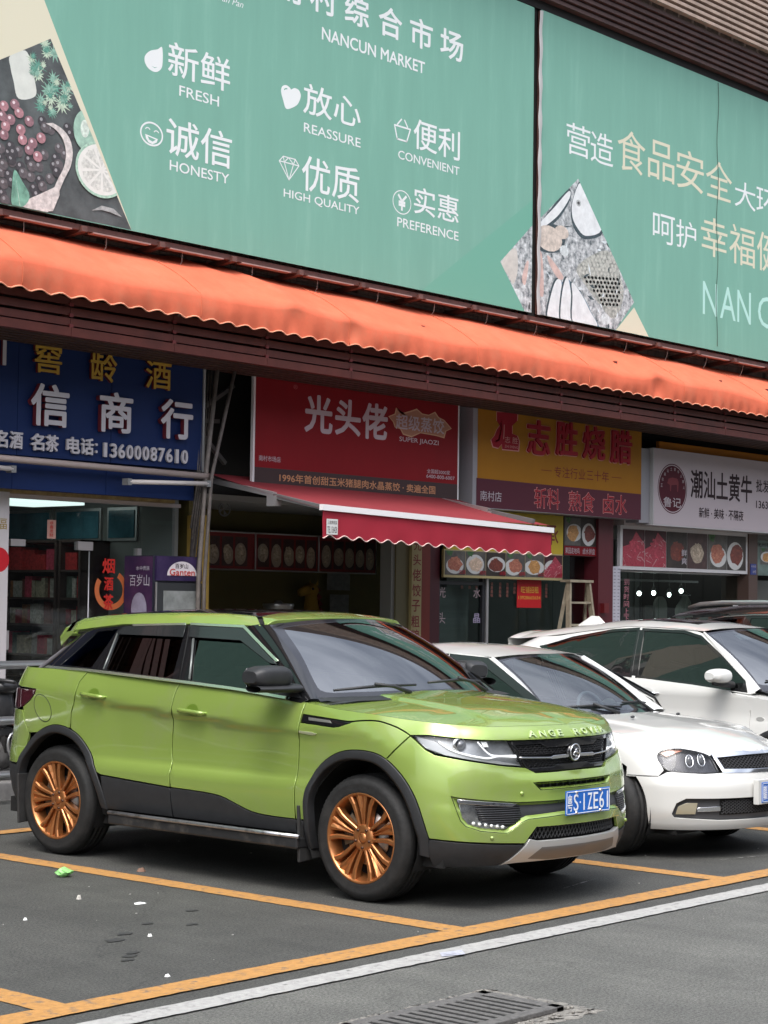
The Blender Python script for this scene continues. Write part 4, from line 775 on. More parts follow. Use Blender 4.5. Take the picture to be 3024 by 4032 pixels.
def food_photo(par, x0, x1, z0, z1, y, kind, seed, plate=True):
    rr = random.Random(seed); base = {'meat': ((.30, .06, .045), (.50, .22, .13)), 'raw': ((.26, .012, .03), (.45, .06, .09)), 'gold': ((.38, .15, .04), (.60, .34, .12)), 'dim': ((.22, .16, .11), (.55, .45, .34)), 'stew': ((.10, .02, .015), (.22, .05, .03)), 'pale': ((.50, .35, .24), (.68, .52, .40))}[kind]
    p = Print(y, [(x0, z0), (x1, z0), (x1, z1), (x0, z1)]); bgc = {'dim': (.06, .03, .028), 'raw': (.05, .008, .012), 'stew': (.035, .025, .02)}.get(kind, (.10, .09, .08))
    p.lay([(x0, z0), (x1, z0), (x1, z1), (x0, z1)], mat('photo_ground_%s' % kind, bgc, .45, var=.4, vs=7))
    cx, cz, w_, h_ = (x0+x1)/2, (z0+z1)/2, (x1-x0), (z1-z0)
    if plate: p.lay(circle(cx+w_*rr.uniform(-.12, .12), cz-h_*rr.uniform(0, .14), w_*rr.uniform(.42, .56), 22, h_*rr.uniform(.30, .42)), mat('photo_plate_%s' % kind, (.58, .57, .55) if kind != 'dim' else (.34, .28, .22), .5))
    m1 = mat('photo_food_%s' % kind, base[0], .4, col2=base[1], vs=38); m2 = mat('photo_food2_%s' % kind, tuple(min(1, c*1.35) for c in base[1]), .4, col2=base[0], vs=22)
    if kind == 'raw':
        p.lay([(x0, z0), (x1, z0), (x1, z0+h_*(.5+.4*rr.random())), (cx+w_*.1, z0+h_*.95), (cx-w_*.15, z0+h_*.6), (x0, z0+h_*(.3+.4*rr.random()))], m1)
        for k in range(16): x, z = rr.uniform(x0, x1), rr.uniform(z0, z0+h_*.7); l = w_*rr.uniform(.05, .16); t = rr.uniform(-1, 1); p.lay([(x-l, z-l*t), (x+l, z+l*t), (x+l*.8, z+l*t+h_*.02), (x-l*.9, z-l*t+h_*.025)], mat('photo_fat', (.50, .26, .27), .5))
    else: p.lay([(cx+w_*.36*(.8+.3*rr.random())*math.cos(a), cz-.05*h_+h_*.30*(.8+.3*rr.random())*math.sin(a)) for a in np.linspace(0, 2*math.pi, 15)[:-1]], m1)
    for k in range(17):
        a = rr.uniform(0, 6.28); r_ = rr.random()*.26; x = cx+w_*r_*math.cos(a); z = cz-.05*h_+h_*r_*math.sin(a); l = w_*rr.uniform(.07, .13); t = rr.uniform(-.5, .5)
        p.lay([(x-l, z-l*t), (x+l, z+l*t), (x+l*.9, z+l*t+h_*.06), (x-l*.8, z-l*t+h_*.07)], m2 if k % 3 else m1)
    if kind in ('meat', 'gold', 'pale'): p.lay([(x0+w_*.05, z1), (x0+w_*.4, z1), (x0+w_*.3, z1-h_*.22), (x0+w_*.12, z1-h_*.16)], mat('photo_herb', (.06, .14, .05), .6, var=.5, vs=30))
    return p.done('food_photo', par)
mn = empty('menu_board', (6.8, 7.5, 2.05), 'row of dumpling photo menu boards hanging inside the open shop', 'menu board')
wallbox('backing', (4.95, 7.50, 2.055), (8.54, 7.54, 2.46), mat('menu_red', (.20, .02, .02), .5), mn)
for a, b in ((4.95, 6.53), (6.54, 7.545), (7.555, 8.54)): MB().tube([(a, 7.49, 2.05), (b, 7.49, 2.05), (b, 7.49, 2.46), (a, 7.49, 2.46)], .010, 4, closed=True).build('frame', M_ALU, mn)
for k, (a, b) in enumerate([(5.62, 5.80), (5.83, 6.00), (6.03, 6.20), (6.23, 6.42), (6.58, 6.76), (6.79, 6.95), (6.98, 7.15), (7.18, 7.33), (7.36, 7.52), (7.60, 7.78), (7.81, 7.98), (8.01, 8.16), (8.19, 8.34), (8.37, 8.52)]): food_photo(mn, a, b, 2.09, 2.41, 7.495, 'dim', k)
rp = empty('price_sheet', (8.6, 7.6, 1.6), 'pale price sheets on the rear wall of the dumpling shop', 'poster')
for a, b, c, d in ((8.10, 8.50, 1.85, 2.05), (8.15, 8.48, 1.42, 1.80)): wallbox('sheet', (a, 7.86, c), (b, 7.865, d), mat('dim_paper', (.22, .22, .21), .7, var=.25, vs=25), rp)
ct = empty('counter', (6.2, 6.7, .15), 'dark steel serving counter in the dumpling shop behind the green car', 'counter')
wallbox('cabinet', (4.8, 6.6, .15), (7.4, 7.05, 1.25), mat('counter_dark', (.06, .055, .05), .4), ct); wallbox('worktop', (4.78, 6.58, 1.25), (7.42, 7.07, 1.29), mat('counter_steel', (.4, .4, .4), .3, .8), ct)
pot = empty('steamer_pot', (6.26, 6.85, 1.29), 'round steel steamer pot on the dumpling shop counter', 'pot')
M_ST = mat('pot_steel', (.35, .35, .34), .3, .8)
MB().lathe([(0, .0), (0, .15), (.36, .16), (.375, .17), (.40, .165), (.40, .05), (.43, .03), (.43, 0)], (6.26, 6.85, 1.29), 'z', 32).build('body', M_ST, pot)
for sx in (-1, 1): MB().tube([(6.26+sx*.16, 6.82, 1.60), (6.26+sx*.21, 6.82, 1.60), (6.26+sx*.21, 6.88, 1.60), (6.26+sx*.16, 6.88, 1.60)], .008, 6).build('handle', M_ST, pot)
bk = empty('snack_basket', (5.1, 6.8, 1.29), 'small basket of brown snacks on the counter beside the mustard pillar', 'basket')
MB().lathe([(0, 0), (0, .10), (.09, .15), (.10, .14), (.02, .09), (.02, 0)], (5.12, 6.8, 1.29), 'z', 20).build('bowl', mat('wicker', (.30, .24, .18), .8, var=.3, vs=30), bk)
mb = MB()
for k in range(26): a = random.uniform(0, 6.28); r_ = random.uniform(0, .1); mb.ball((5.12+r_*math.cos(a), 6.8+r_*math.sin(a), 1.40+.14*random.random()*(1-r_*6)), .035, 7, 5)
mb.build('snacks', mat('snack_brown', (.30, .13, .05), .6, var=.4, vs=20), bk, kind='stuff')
# yellow plush horse
hs_ = empty('plush_horse', (7.5, 7.6, 1.2), 'yellow plush horse with red mane in the dark dumpling shop', 'soft toy')
M_PH = mat('plush_yellow', (.34, .20, .03), .9, bump=.4, bs=60)
mb = MB(); mb.tube([(7.60, 7.6, 1.25), (7.58, 7.6, 1.5), (7.56, 7.6, 1.66), (7.55, 7.6, 1.80)], [.17, .12, .085, .07], 12); mb.ball((7.55, 7.6, 1.84), (.10, .085, .085), 14, 9); mb.tube([(7.53, 7.6, 1.85), (7.43, 7.6, 1.83), (7.37, 7.6, 1.81)], [.075, .055, .045], 10)
mb.build('body', M_PH, hs_)
mb = MB()
for k in range(6): z = 1.86-.08*k; mb.add([(7.64+.02*k, 7.58, z+.03), (7.64+.02*k, 7.62, z+.03), (7.72+.02*k, 7.6, z-.02), (7.63+.02*k, 7.6, z-.06)], [(0, 1, 2), (1, 3, 2), (3, 0, 2), (0, 3, 1)])
mb.build('mane', mat('mane_red', (.16, .02, .02), .8), hs_)
MB().ball((7.50, 7.52, 1.86), .016, 8, 6).build('eye', M_BK, hs_)
for dy in (-.05, .05): MB().add([(7.57, 7.6+dy, 1.90), (7.62, 7.6+dy, 1.90), (7.60, 7.6+dy*1.3, 1.97), (7.595, 7.6+dy+.02, 1.90)], [(0, 1, 2), (1, 3, 2), (3, 0, 2)]).build('ear', M_PH, hs_)
# lit bulb
bu = empty('lamp_bulb', (5.72, 6.85, 2.8), 'lit white bulb hanging under the red awning arm in the dumpling shop', 'lamp')
MB().ball((5.77, 6.9, 2.80), (.055, .055, .05), 14, 10).build('bulb', mat('bulb_lit', (1, 1, 1), .5, emit=(.92, 1, .97), es=9), bu); MB().tube([(5.77, 6.9, 2.84), (5.77, 6.9, 2.72+.2)], .02, 8).build('holder', mat('cap_grey'), bu)
fn = empty('wall_fan', (5.45, 6.9, 2.7), 'small grey bracket fan in the dark upper corner of the dumpling shop', 'fan')
MB().tube([(5.25, 6.95, 2.92), (5.42, 6.9, 2.74)], .012, 6).build('bracket', mat('fan_grey', (.18, .18, .18), .5), fn); MB().tube([(5.45+.08*math.cos(a), 6.86, 2.66+.07*math.sin(a)) for a in np.linspace(0, 2*math.pi, 17)[:-1]], .008, 5, closed=True).build('cage', MATS['fan_grey'], fn)
for k in range(4): a = k*math.pi/2; MB().add([(5.45, 6.87, 2.66), (5.45+.07*math.cos(a), 6.87, 2.66+.06*math.sin(a)), (5.45+.07*math.cos(a+.6), 6.86, 2.66+.06*math.sin(a+.6))], [(0, 1, 2)]).build('blade', MATS['fan_grey'], fn)
# small red retractable awning
ra = empty('awning', (6.4, 5.5, 2.6), 'small dark red retractable awning with white bar and wavy edge under the red sign', 'awning')
M_RT = mat('crimson_canvas', (.30, .010, .025), .7, var=.06, vs=4); M_RT2 = mat('faded_maroon_canvas', (.22, .022, .028), .75, var=.08, vs=3)
A0, A1, YF, YW = 4.632, 8.216, 4.713, 6.25
G = [[(A0+(A1-A0)*i/30, YW+(YF-YW)*j/8, 2.965+(2.585-2.965)*j/8-.014*math.sin(math.pi*j/8)-.002*(i/3)) for j in range(9)] for i in range(31)]
MB().grid(G).build('canvas', M_RT2, ra)
tp = lambda x: 2.60-.0232*(x-A0)
mb = MB(); G = []
for i in range(181):
    x = A0+(A1-A0)*i/180; zb = tp(x)-.292-.018*math.cos(2*math.pi*(x-A0)/.205)+.018; G.append([(x, YF-.02, tp(x)-.035), (x, YF-.022-.004*math.sin(x*9), tp(x)-.15), (x, YF-.02-.006*math.sin(x*14), zb)])
MB().grid(G).build('valance', M_RT, ra); MB().tube([(g[-1][0], g[-1][1]-.002, g[-1][2]) for g in G], .006, 4).build('hem', mat('pale_pink_hem', (.68, .48, .44), .6), ra)
MB().bar((A0-.02, YF-.02, tp(A0)-.005), (A1+.02, YF-.02, tp(A1)-.005), .045, .055).build('front_bar', mat('bar_white', (.74, .72, .72), .5), ra)
for x, k in ((A0+.03, 0), (A1-.25, 1)):
    MB().bar((x, YW, 2.90), (x, 5.35, 2.73), .05, .05).build('arm', M_ALU, ra); MB().bar((x, 5.35, 2.72), (x, YF+.03, 2.60), .045).build('arm', mat('arm_dark', (.12, .12, .12), .5), ra); MB().box((x-.04, 5.30, 2.62), (x+.04, 5.42, 2.72)).build('elbow', M_ALU, ra)
lb = Print(YF-.028); lb.lay([(4.66+.02, 2.345), (4.835, 2.345), (4.835, 2.49), (4.66+.02, 2.49)], mat('label_white', (.62, .62, .60), .6)); lb.done('label_patch', ra)
text_part(ra, '三角牌雨篷', (4.69, 2.44, 4.82, 2.475), YF-.031, M_BK, bold=.0); text_part(ra, 'TEL 136428', (4.69, 2.36, 4.82, 2.42), YF-.031, M_BK, bold=.0)
# ---- roast meat shop
s3 = empty('shop', (9.8, 6.4, 0), 'glass fronted roast meat shop under the yellow sign', 'shop front')
M_SG = glass('shop_glass_dark', (.72, .78, .76), 1.25)
wallbox('rear_wall', (8.4, 9.0, .146), (11.4, 9.1, 2.72), mat('white_tile_dim', (.34, .38, .36), .5), s3)
for k in range(12): wallbox('tile_joint', (8.45+k*.25, 8.985, .2), (8.46+k*.25, 9.0, 2.7), mat('joint', (.08, .09, .085), .8), s3)
wallbox('yellow_board', (8.40, 6.30, 2.33), (10.65, 6.34, 2.80), mat('yellow_board', (.50, .36, .02), .5), s3); wallbox('upper_return', (8.40, 6.22, 2.80), (11.85, 6.6, 2.83), mat('pale_header'), s3)
text_part(s3, '传承', (9.95, 2.43, 10.55, 2.69), 6.298, mat('brush_red', (.20, .03, .01), .5), bold=.02)
mn = empty('menu_board', (9.5, 6.3, 2.0), 'strip of six roast meat photos over the roast meat shop window', 'menu board')
wallbox('backing', (8.36, 6.30, 2.01), (10.645, 6.33, 2.33), mat('cream_strip'), mn)
for k, kd in enumerate(('meat', 'pale', 'stew', 'meat', 'gold', 'raw')):
    a = 8.375+k*.378; food_photo(mn, a, a+.37, 2.04, 2.315, 6.298, kd, 40+k); text_part(mn, ('叉烧', '烧肉', '烧鹅', '烧鸭', '白切鸡', '烧排骨')[k], (a+.24, 2.05, a+.36, 2.10), 6.285, M_CR, bold=.02)
dk = empty('menu_board', (11, 6.3, 2.3), 'photo board of roast duck and braised platter with red caption', 'menu board')
wallbox('backing', (10.665, 6.30, 2.32), (11.38, 6.33, 2.80), mat('menu_dark', (.05, .04, .035), .5), dk)
food_photo(dk, 10.68, 11.015, 2.45, 2.79, 6.298, 'gold', 70); food_photo(dk, 11.03, 11.37, 2.45, 2.79, 6.298, 'stew', 71); Print(6.297).lay([(10.67, 2.325), (11.375, 2.325), (11.375, 2.44), (10.67, 2.44)], M_SR).done('caption_strip', dk)
text_part(dk, '果园走地鸡', (10.69, 2.345, 10.99, 2.42), 6.294, M_SW, bold=.01); text_part(dk, '卤水拼盘', (11.06, 2.345, 11.32, 2.42), 6.294, M_SW, bold=.01)
for a, b in ((9.30, 9.95), (9.96, 10.64), (10.65, 11.3)): wallbox('pane', (a, 6.44, .2), (b, 6.452, 2.0 if a < 10.6 else 2.31), M_SG, s3)
dr = wallbox('door_frame', (8.38, 6.40, .15), (8.42, 6.46, 2.0), mat('door_black', (.03, .03, .035), .4), s3)
for a, b in (((9.20, 6.40, .15), (9.25, 6.46, 2.02)), ((8.42, 6.40, 1.93), (9.20, 6.46, 1.97))): wallbox('door_frame', a, b, MATS['door_black'], s3)
wallbox('steel_post', (9.25, 6.38, .15), (9.29, 6.47, 2.03), M_ALU, s3); wallbox('glass_door', (8.42, 6.43, .17), (9.20, 6.44, 1.93), M_SG, s3); wallbox('frosted_band', (8.45, 6.60, .2), (9.18, 6.62, 1.9), mat('mirror_dim', (.20, .21, .20), .25, .4, col2=(.33, .34, .33), vs=1.2, stretch=(.1, 1, 6)), s3)
for t, b in (('光', (8.42, 1.78, 8.55, 1.90)), ('头', (8.42, 1.48, 8.55, 1.61)), ('水', (9.06, 1.78, 9.19, 1.90))): text_part(s3, t, b, 6.425, mat('decal_pink', (.50, .36, .38), .5), bold=.01)
text_part(s3, '晶', (9.06, 1.49, 9.19, 1.60), 6.425, mat('decal_lilac', (.42, .36, .50), .5), bold=.02)
for k, (x, n_) in enumerate(((8.86, 2), (9.0, 2), (9.13, 2), (9.42, 4), (9.58, 4), (9.72, 4), (9.86, 3), (10.5, 4))):
    for j in range(n_): text_part(s3, '烧鹅腊味'[j], (x-.022, 1.93-.045*j, x+.022, 1.97-.045*j), 6.436, mat('faded_red', (.40, .14, .11), .6), bold=.02, name='strip_lettering')
rp = empty('recruit_poster', (10.13, 6.42, 1.67), 'bright red rental poster with yellow characters taped inside the glass', 'poster')
wallbox('sheet', (9.886, 6.415, 1.674), (10.367, 6.42, 2.009), mat('poster_red', (.55, .01, .015), .5), rp); text_part(rp, '旺铺招租', (9.96, 1.85, 10.31, 1.93), 6.413, mat('poster_yellow', (.75, .42, .06), .5), bold=.02); text_part(rp, '13928665634', (9.91, 1.775, 10.35, 1.815), 6.413, MATS['poster_yellow'], bold=.0)
wallbox('red_column', (11.35, 6.26, .146), (11.67, 6.7, 3.0), mat('column_red', (.10, .012, .018), .45), s3)
mb = MB(); mb.box((11.40, 6.20, 1.62), (11.5, 6.26, 1.74)); mb.build('meter_box', mat('box_red', (.14, .012, .014), .4), s3)
# step ladder
ld = empty('step_ladder', (10.7, 6.15, .15), 'pale wooden step ladder standing before the roast meat shop glass', 'ladder')
M_LD = mat('ladder_wood', (.33, .28, .20), .6, var=.25, vs=9)
for x0, x1 in ((10.50, 10.30), (10.90, 11.10)):
    MB().bar((x0, 6.10, 2.0), (x1, 5.95, .15), .035, .06).build('stile', M_LD, ld); MB().bar((x0+.02, 6.13, 1.98), (x1+.0, 6.38, .15), .03, .045).build('rear_stile', M_LD, ld)
MB().box((10.46, 6.05, 1.99), (10.95, 6.2, 2.02)).build('top_step', M_LD, ld)
for k in range(1, 6):
    z = 2.0-.27*k; t = (2.0-z)/1.85; MB().box((10.50-.2*t, 6.08-.15*t, z), (10.90+.2*t, 6.14-.15*t, z+.025)).build('step', M_LD, ld)
# ---- beef shop
s4 = empty('shop', (13.4, 6.4, 0), 'glass fronted beef shop under the white sign', 'shop front')
wallbox('rear_wall', (11.7, 9.0, .146), (16.4, 9.1, 2.72), mat('green_tile_dim', (.15, .18, .17), .5), s4)
for k in range(10): wallbox('tile_joint', (14.8+k*.18, 8.98, .2), (14.81+k*.18, 9.0, 2.7), mat('joint_pale', (.15, .17, .16), .8), s4)
wallbox('lintel', (11.9, 6.25, 2.74), (15.3, 6.6, 2.80), mat('pale_header'), s4); wallbox('lintel', (11.9, 6.4, 2.15), (15.0, 6.6, 2.17), M_ALU, s4)
mn = empty('menu_board', (13.4, 6.3, 2.2), 'long white framed strip of six beef photos below the white sign', 'menu board')
wallbox('backing', (11.86, 6.28, 2.175), (15.0, 6.33, 2.74), mat('frame_white', (.60, .58, .58), .5), mn)
for k, kd in enumerate(('raw', 'raw', 'stew', 'dim', 'meat', 'stew')): a = 11.91+k*.508; food_photo(mn, a, a+.50, 2.22, 2.695, 6.277, kd, 80+k, plate=k > 3)
text_part(mn, '鲜', (13.27, 2.38, 13.40, 2.47), 6.262, M_SW, bold=.02); text_part(mn, '爽', (13.27, 2.27, 13.40, 2.36), 6.262, M_SW, bold=.02)
for a, b in ((11.9, 13.0), (13.01, 14.1), (14.11, 15.0)): wallbox('pane', (a, 6.44, .2), (b, 6.452, 2.15), M_SG, s4)
pl = empty('price_list', (11.77, 6.3, 1.3), 'narrow white price list strip on the dark column', 'poster')
wallbox('sheet', (11.679, 6.27, 1.0), (11.85, 6.275, 2.21), mat('lilac_paper', (.52, .50, .55), .6), pl)
mb = MB()
for k in range(26):
    for x in (11.70, 11.79): mb.box((x, 6.267, 2.17-.043*k), (x+random.uniform(.03, .05), 6.269, 2.178-.043*k))
mb.build('printed_lines', mat('print_grey', (.16, .15, .18), .6), pl, kind='stuff')
for k, c in enumerate('每天三次配送现切鲜牛肉'): text_part(s4, c, (11.93, 2.06-.088*k, 12.05, 2.14-.088*k), 6.43, mat('decal_rose', (.55, .22, .26), .5), bold=.0, name='strip_lettering')
for k, c in enumerate('到货时间上下'): text_part(s4, c, (12.17, 1.98-.095*k, 12.29, 2.06-.095*k), 6.43, MATS['decal_rose'], bold=.0, name='strip_lettering')
for k, (x, z) in enumerate(((13.98, 1.886), (14.346, 1.895), (14.746, 1.876), (15.062, 1.932))):
    b_ = empty('pendant_bulb', (x, 7.4, z), ('first lit pendant bulb from the left in the beef shop window', 'second lit pendant bulb in the beef shop window', 'third and slimmest lit pendant bulb in the beef shop', 'lit pendant bulb above the hanging white cloth')[k], 'lamp')
    MB().ball((x, 7.4, z), (.030 if k != 2 else .015, .030, .034), 12, 8).build('bulb', MATS['bulb_lit'], b_); MB().tube([(x, 7.4, z+.03), (x, 7.4, 2.72)], .004, 5).build('flex', mat('flex_grey', (.2, .2, .2), .6), b_); MB().lathe([(0, .04), (.03, .03), (.07, .012)], (x, 7.4, z+.03), 'z', 12).build('holder', MATS['flex_grey'], b_)
wallbox('hanging_rail', (12.6, 7.2, 2.05), (15.2, 7.22, 2.08), M_ALU, s4)
wc = empty('hanging_cloth', (14.85, 7.2, 1.5), 'white cloth coat hanging behind the beef shop glass', 'cloth')
G = []
for j in range(12):
    t = j/11; w_ = .05+.16*min(1, t*3); G.append([(14.85+w_*(i/10-1)+.01*math.sin(j), 7.2+.03*math.sin(i*1.3+j*.4)*min(1, t*4), 1.89-.6*t) for i in range(21)])
MB().grid(G).build('cloth', mat('cloth_white', (.50, .50, .46), .8), wc); MB().tube([(14.85, 7.2, 2.06), (14.85, 7.2, 1.93), (14.70, 7.2, 1.87), (15.0, 7.2, 1.87), (14.85, 7.2, 1.93)], .005, 5).build('hanger', M_ALU, wc)
for k, (x, w_, l) in enumerate(((13.85, .10, 'flat grey board leaning in the beef shop left of the round board'), (14.16, .15, 'round topped pale chopping board hanging in the beef shop'))):
    MB().poly([(x-w_, 1.2), (x+w_, 1.2)]+[(x+w_*math.cos(a), 1.70+(w_*math.sin(a) if k else .02)) for a in np.linspace(0, math.pi, 10)], 7.15, 7.19).build('board', mat('board_pale%d' % k, ((.16, .15, .14), (.36, .35, .32))[k], .6), label=l, cat='board')
nt_ = empty('small_notice', (15.1, 6.5, 1.6), 'small white notice with black characters in the beef shop doorway', 'notice'); wallbox('sheet', (14.86, 6.425, 1.60), (15.06, 6.43, 1.75), mat('notice_white', (.55, .55, .54), .6), nt_); text_part(nt_, '旺铺转让', (14.88, 1.63, 15.04, 1.71), 6.423, M_BK, bold=.03)
wallbox('brown_column', (15.0, 6.26, .146), (15.24, 6.7, 2.8), mat('column_brown', (.085, .05, .04), .5), s4)
MB().box((15.04, 6.25, 2.17), (15.19, 6.262, 2.32)).build('blue_number_plate', mat('plate_blue', (.03, .05, .22), .4), s4)
text_part(s4, '村南路', (15.05, 2.27, 15.18, 2.30), 6.248, M_SW, bold=0); text_part(s4, '189号', (15.09, 2.19, 15.18, 2.23), 6.248, M_SW, bold=0)
ph = empty('hotpot_poster', (15.5, 6.3, 2.2), 'tall grey green poster of a roast dish at the right photo edge', 'poster'); wallbox('sheet', (15.25, 6.30, 2.165), (16.0, 6.33, 2.66), mat('poster_greygreen', (.20, .27, .24), .5, col2=(.05, .08, .07), vs=3), ph); food_photo(ph, 15.38, 15.75, 2.32, 2.55, 6.298, 'gold', 99); text_part(ph, '化州香油鸡', (15.29, 2.57, 15.9, 2.63), 6.296, M_BK, bold=0)
wallbox('rear_pane', (15.26, 6.6, .2), (17, 6.62, 2.1), mat('dim_pane', (.10, .10, .09), .3), s4)
# ================================================================== guard rail and scooter on the left
rl_ = empty('guard_rail', (.8, 5.4, 0), 'three bar stainless steel guard rail before the liquor shop', 'railing')
M_RL = mat('stainless', (.75, .75, .75), .32, .9)
for z in (1.16, .70, .25): MB().tube([(-6, 5.42, z), (3.2, 5.42, z-.004)], .035, 14).build('rail_bar', M_RL, rl_)
for x in (-5, -2.6, -.3, 3.2): MB().tube([(x, 5.42, 0), (x, 5.42, 1.16)], .032, 14).build('rail_post', M_RL, rl_)
sc_ = empty('scooter', (1.6, 6.1, .15), 'dark electric scooter parked behind the guard rail, mostly cut off', 'scooter')
M_SK = mat('scooter_black', (.03, .03, .032), .35, var=.3, vs=12); M_SGx = mat('scooter_grey', (.12, .115, .11), .5, var=.4, vs=15)
Ys = 5.95
for x, r_ in ((1.97, .23), (.85, .23)):
    wh = MB().lathe([(-.045, .15), (-.05, .20), (-.02, .23), (.02, .23), (.05, .20), (.045, .15), (-.045, .15)], (x, Ys, .38), 'y', 36).build('wheel', mat('scooter_tyre', (.02, .02, .02), .8), sc_); MB().lathe([(-.03, 0), (-.03, .05), (-.015, .14), (.015, .14), (.03, .05), (.03, 0)], (x, Ys, .38), 'y', 20).build('hub', MATS['scooter_grey'], wh)
G = MB(); G.tube([(2.0, Ys, .38), (1.90, Ys, .75), (1.84, Ys, 1.05)], [.035, .05, .03], 10); G.build('fork', M_SGx, sc_)
MB().ball((1.93, Ys, .78), (.14, .13, .20), 16, 12).build('front_shield', M_SK, sc_); MB().ball((1.93, Ys-.05, .95), (.15, .13, .07), 14, 9).build('dash_cover', M_SK, sc_)
MB().tube([(1.86, Ys-.30, 1.0), (1.84, Ys, 1.02), (1.86, Ys+.30, 1.0)], .016, 8).build('handlebar', M_SK, sc_)
MB().ball((2.08, Ys-.22, .985), (.085, .03, .06), 14, 9).build('mirror', M_SK, sc_); MB().tube([(2.06, Ys-.22, .93), (2.02, Ys-.2, .86)], .008, 6).build('mirror_stalk', M_SK, sc_)
MB().box((1.0, Ys-.13, .42), (1.75, Ys+.13, .50)).build('footboard', M_SGx, sc_, bevel=.02); MB().ball((1.05, Ys, .62), (.30, .14, .16), 16, 10).build('rear_body', M_SK, sc_); MB().ball((1.10, Ys, .80), (.34, .13, .06), 16, 8).build('seat', M_SK, sc_)
MB().box((2.06, Ys-.16, .70), (2.20, Ys-.02, .76)).build('white_cover', mat('scooter_white', (.6, .6, .58), .4), sc_); MB().ball((2.0, Ys-.13, .64), (.03, .02, .02), 8, 6).build('indicator', mat('amber_lens', (.5, .12, .03), .3), sc_)
MB().tube([(2.05+.06*math.cos(a), Ys-.06, .45+.10*math.sin(a)) for a in np.linspace(0, 2*math.pi, 13)[:-1]], .012, 5, closed=True).build('cable_loop', M_RL, sc_)
# ================================================================== shopkeeper whose bald head shows above the car roof
def person(x, y, z0, h):
    M_SKN = mat('skin', (.42, .20, .13), .55); M_CL = mat('shirt_dark', (.06, .06, .07), .8)
    pr_ = empty('person', (x, y, z0), 'shopkeeper in a dark shirt with bald head just above the green car roof', 'person')
    me = bpy.data.meshes.new('body'); s_ = h/1.7
    P = [(0, 0, .95), (0, 0, 1.15), (0, 0, 1.38), (0, 0, 1.48), (0, -.01, 1.58), (0, -.01, 1.66), (-.1, 0, .90), (-.11, .01, .5), (-.11, .03, .08), (-.11, -.12, .04), (.1, 0, .90), (.11, .01, .5), (.11, .03, .08), (.11, -.12, .04), (-.19, 0, 1.38), (-.25, 0, 1.12), (-.22, -.2, 1.0), (-.20, -.28, .99), (.19, 0, 1.38), (.25, 0, 1.12), (.22, -.2, 1.0), (.20, -.28, .99)]
    E_ = [(0, 1), (1, 2), (2, 3), (3, 4), (4, 5), (0, 6), (6, 7), (7, 8), (8, 9), (0, 10), (10, 11), (11, 12), (12, 13), (2, 14), (14, 15), (15, 16), (16, 17), (2, 18), (18, 19), (19, 20), (20, 21)]
    RR = [.15, .15, .15, .06, .085, .07, .09, .065, .05, .04, .09, .065, .05, .04, .065, .05, .04, .035, .065, .05, .04, .035]
    me.from_pydata([(a*s_, b*s_, c*s_) for a, b, c in P], E_, []); me.materials.append(M_SKN); o = bpy.data.objects.new('body', me); COL.objects.link(o); o.parent = pr_
    md = o.modifiers.new('skin', 'SKIN'); me.skin_vertices.new() if not me.skin_vertices else None
    for i, v in enumerate(me.skin_vertices[0].data): v.radius = (RR[i]*s_, RR[i]*s_)
    me.skin_vertices[0].data[0].use_root = True
    ss = o.modifiers.new('smooth', 'SUBSURF'); ss.levels = 2; ss.render_levels = 2
    MB().lathe([(0, .17), (.25, .17), (.42, .16), (.52, .08)], (x, y, z0+.95*s_), 'z', 24).build('shirt', M_CL, pr_)
    MB().ball((x, y-.095*s_, z0+1.60*s_), (.012, .018, .02), 8, 6).build('nose', M_SKN, pr_)
    for sx in (-1, 1):
        MB().ball((x+sx*.03, y-.085*s_, z0+1.625*s_), .010, 8, 6).build('eye', M_BK, pr_); MB().ball((x+sx*.088, y, z0+1.60*s_), (.012, .02, .03), 8, 6).build('ear', M_SKN, pr_)
person(7.70, 7.3, .0, 1.60)
# ================================================================== car body surfaces
def pchip(xs, ys, x):
    xs = np.asarray(xs, float); ys = np.asarray(ys, float); x = np.clip(x, xs[0], xs[-1]); h = np.diff(xs); d = np.diff(ys)/h
    m = np.zeros(len(xs)); m[0] = d[0]; m[-1] = d[-1]
    for i in range(1, len(xs)-1):
        if d[i-1]*d[i] > 0: w1 = 2*h[i]+h[i-1]; w2 = h[i]+2*h[i-1]; m[i] = (w1+w2)/(w1/d[i-1]+w2/d[i])
    i = np.clip(np.searchsorted(xs, x)-1, 0, len(xs)-2); t = (x-xs[i])/h[i]
    return (2*t**3-3*t*t+1)*ys[i]+(t**3-2*t*t+t)*h[i]*m[i]+(3*t*t-2*t**3)*ys[i+1]+(t**3-t*t)*h[i]*m[i+1]
def cspl(t, v, tt):
    t = np.asarray(t, float); v = np.asarray(v, float); m = np.zeros(len(t))
    for i in range(1, len(t)-1): m[i] = ((v[i+1]-v[i])/(t[i+1]-t[i])*(t[i]-t[i-1])+(v[i]-v[i-1])/(t[i]-t[i-1])*(t[i+1]-t[i]))/(t[i+1]-t[i-1])
    m[0] = (v[1]-v[0])/(t[1]-t[0]); m[-1] = (v[-1]-v[-2])/(t[-1]-t[-2])
    i = np.clip(np.searchsorted(t, tt)-1, 0, len(t)-2); h = t[i+1]-t[i]; a = (tt-t[i])/h
    return (2*a**3-3*a*a+1)*v[i]+(a**3-2*a*a+a)*h*m[i]+(3*a*a-2*a**3)*v[i+1]+(a**3-a*a)*h*m[i+1]
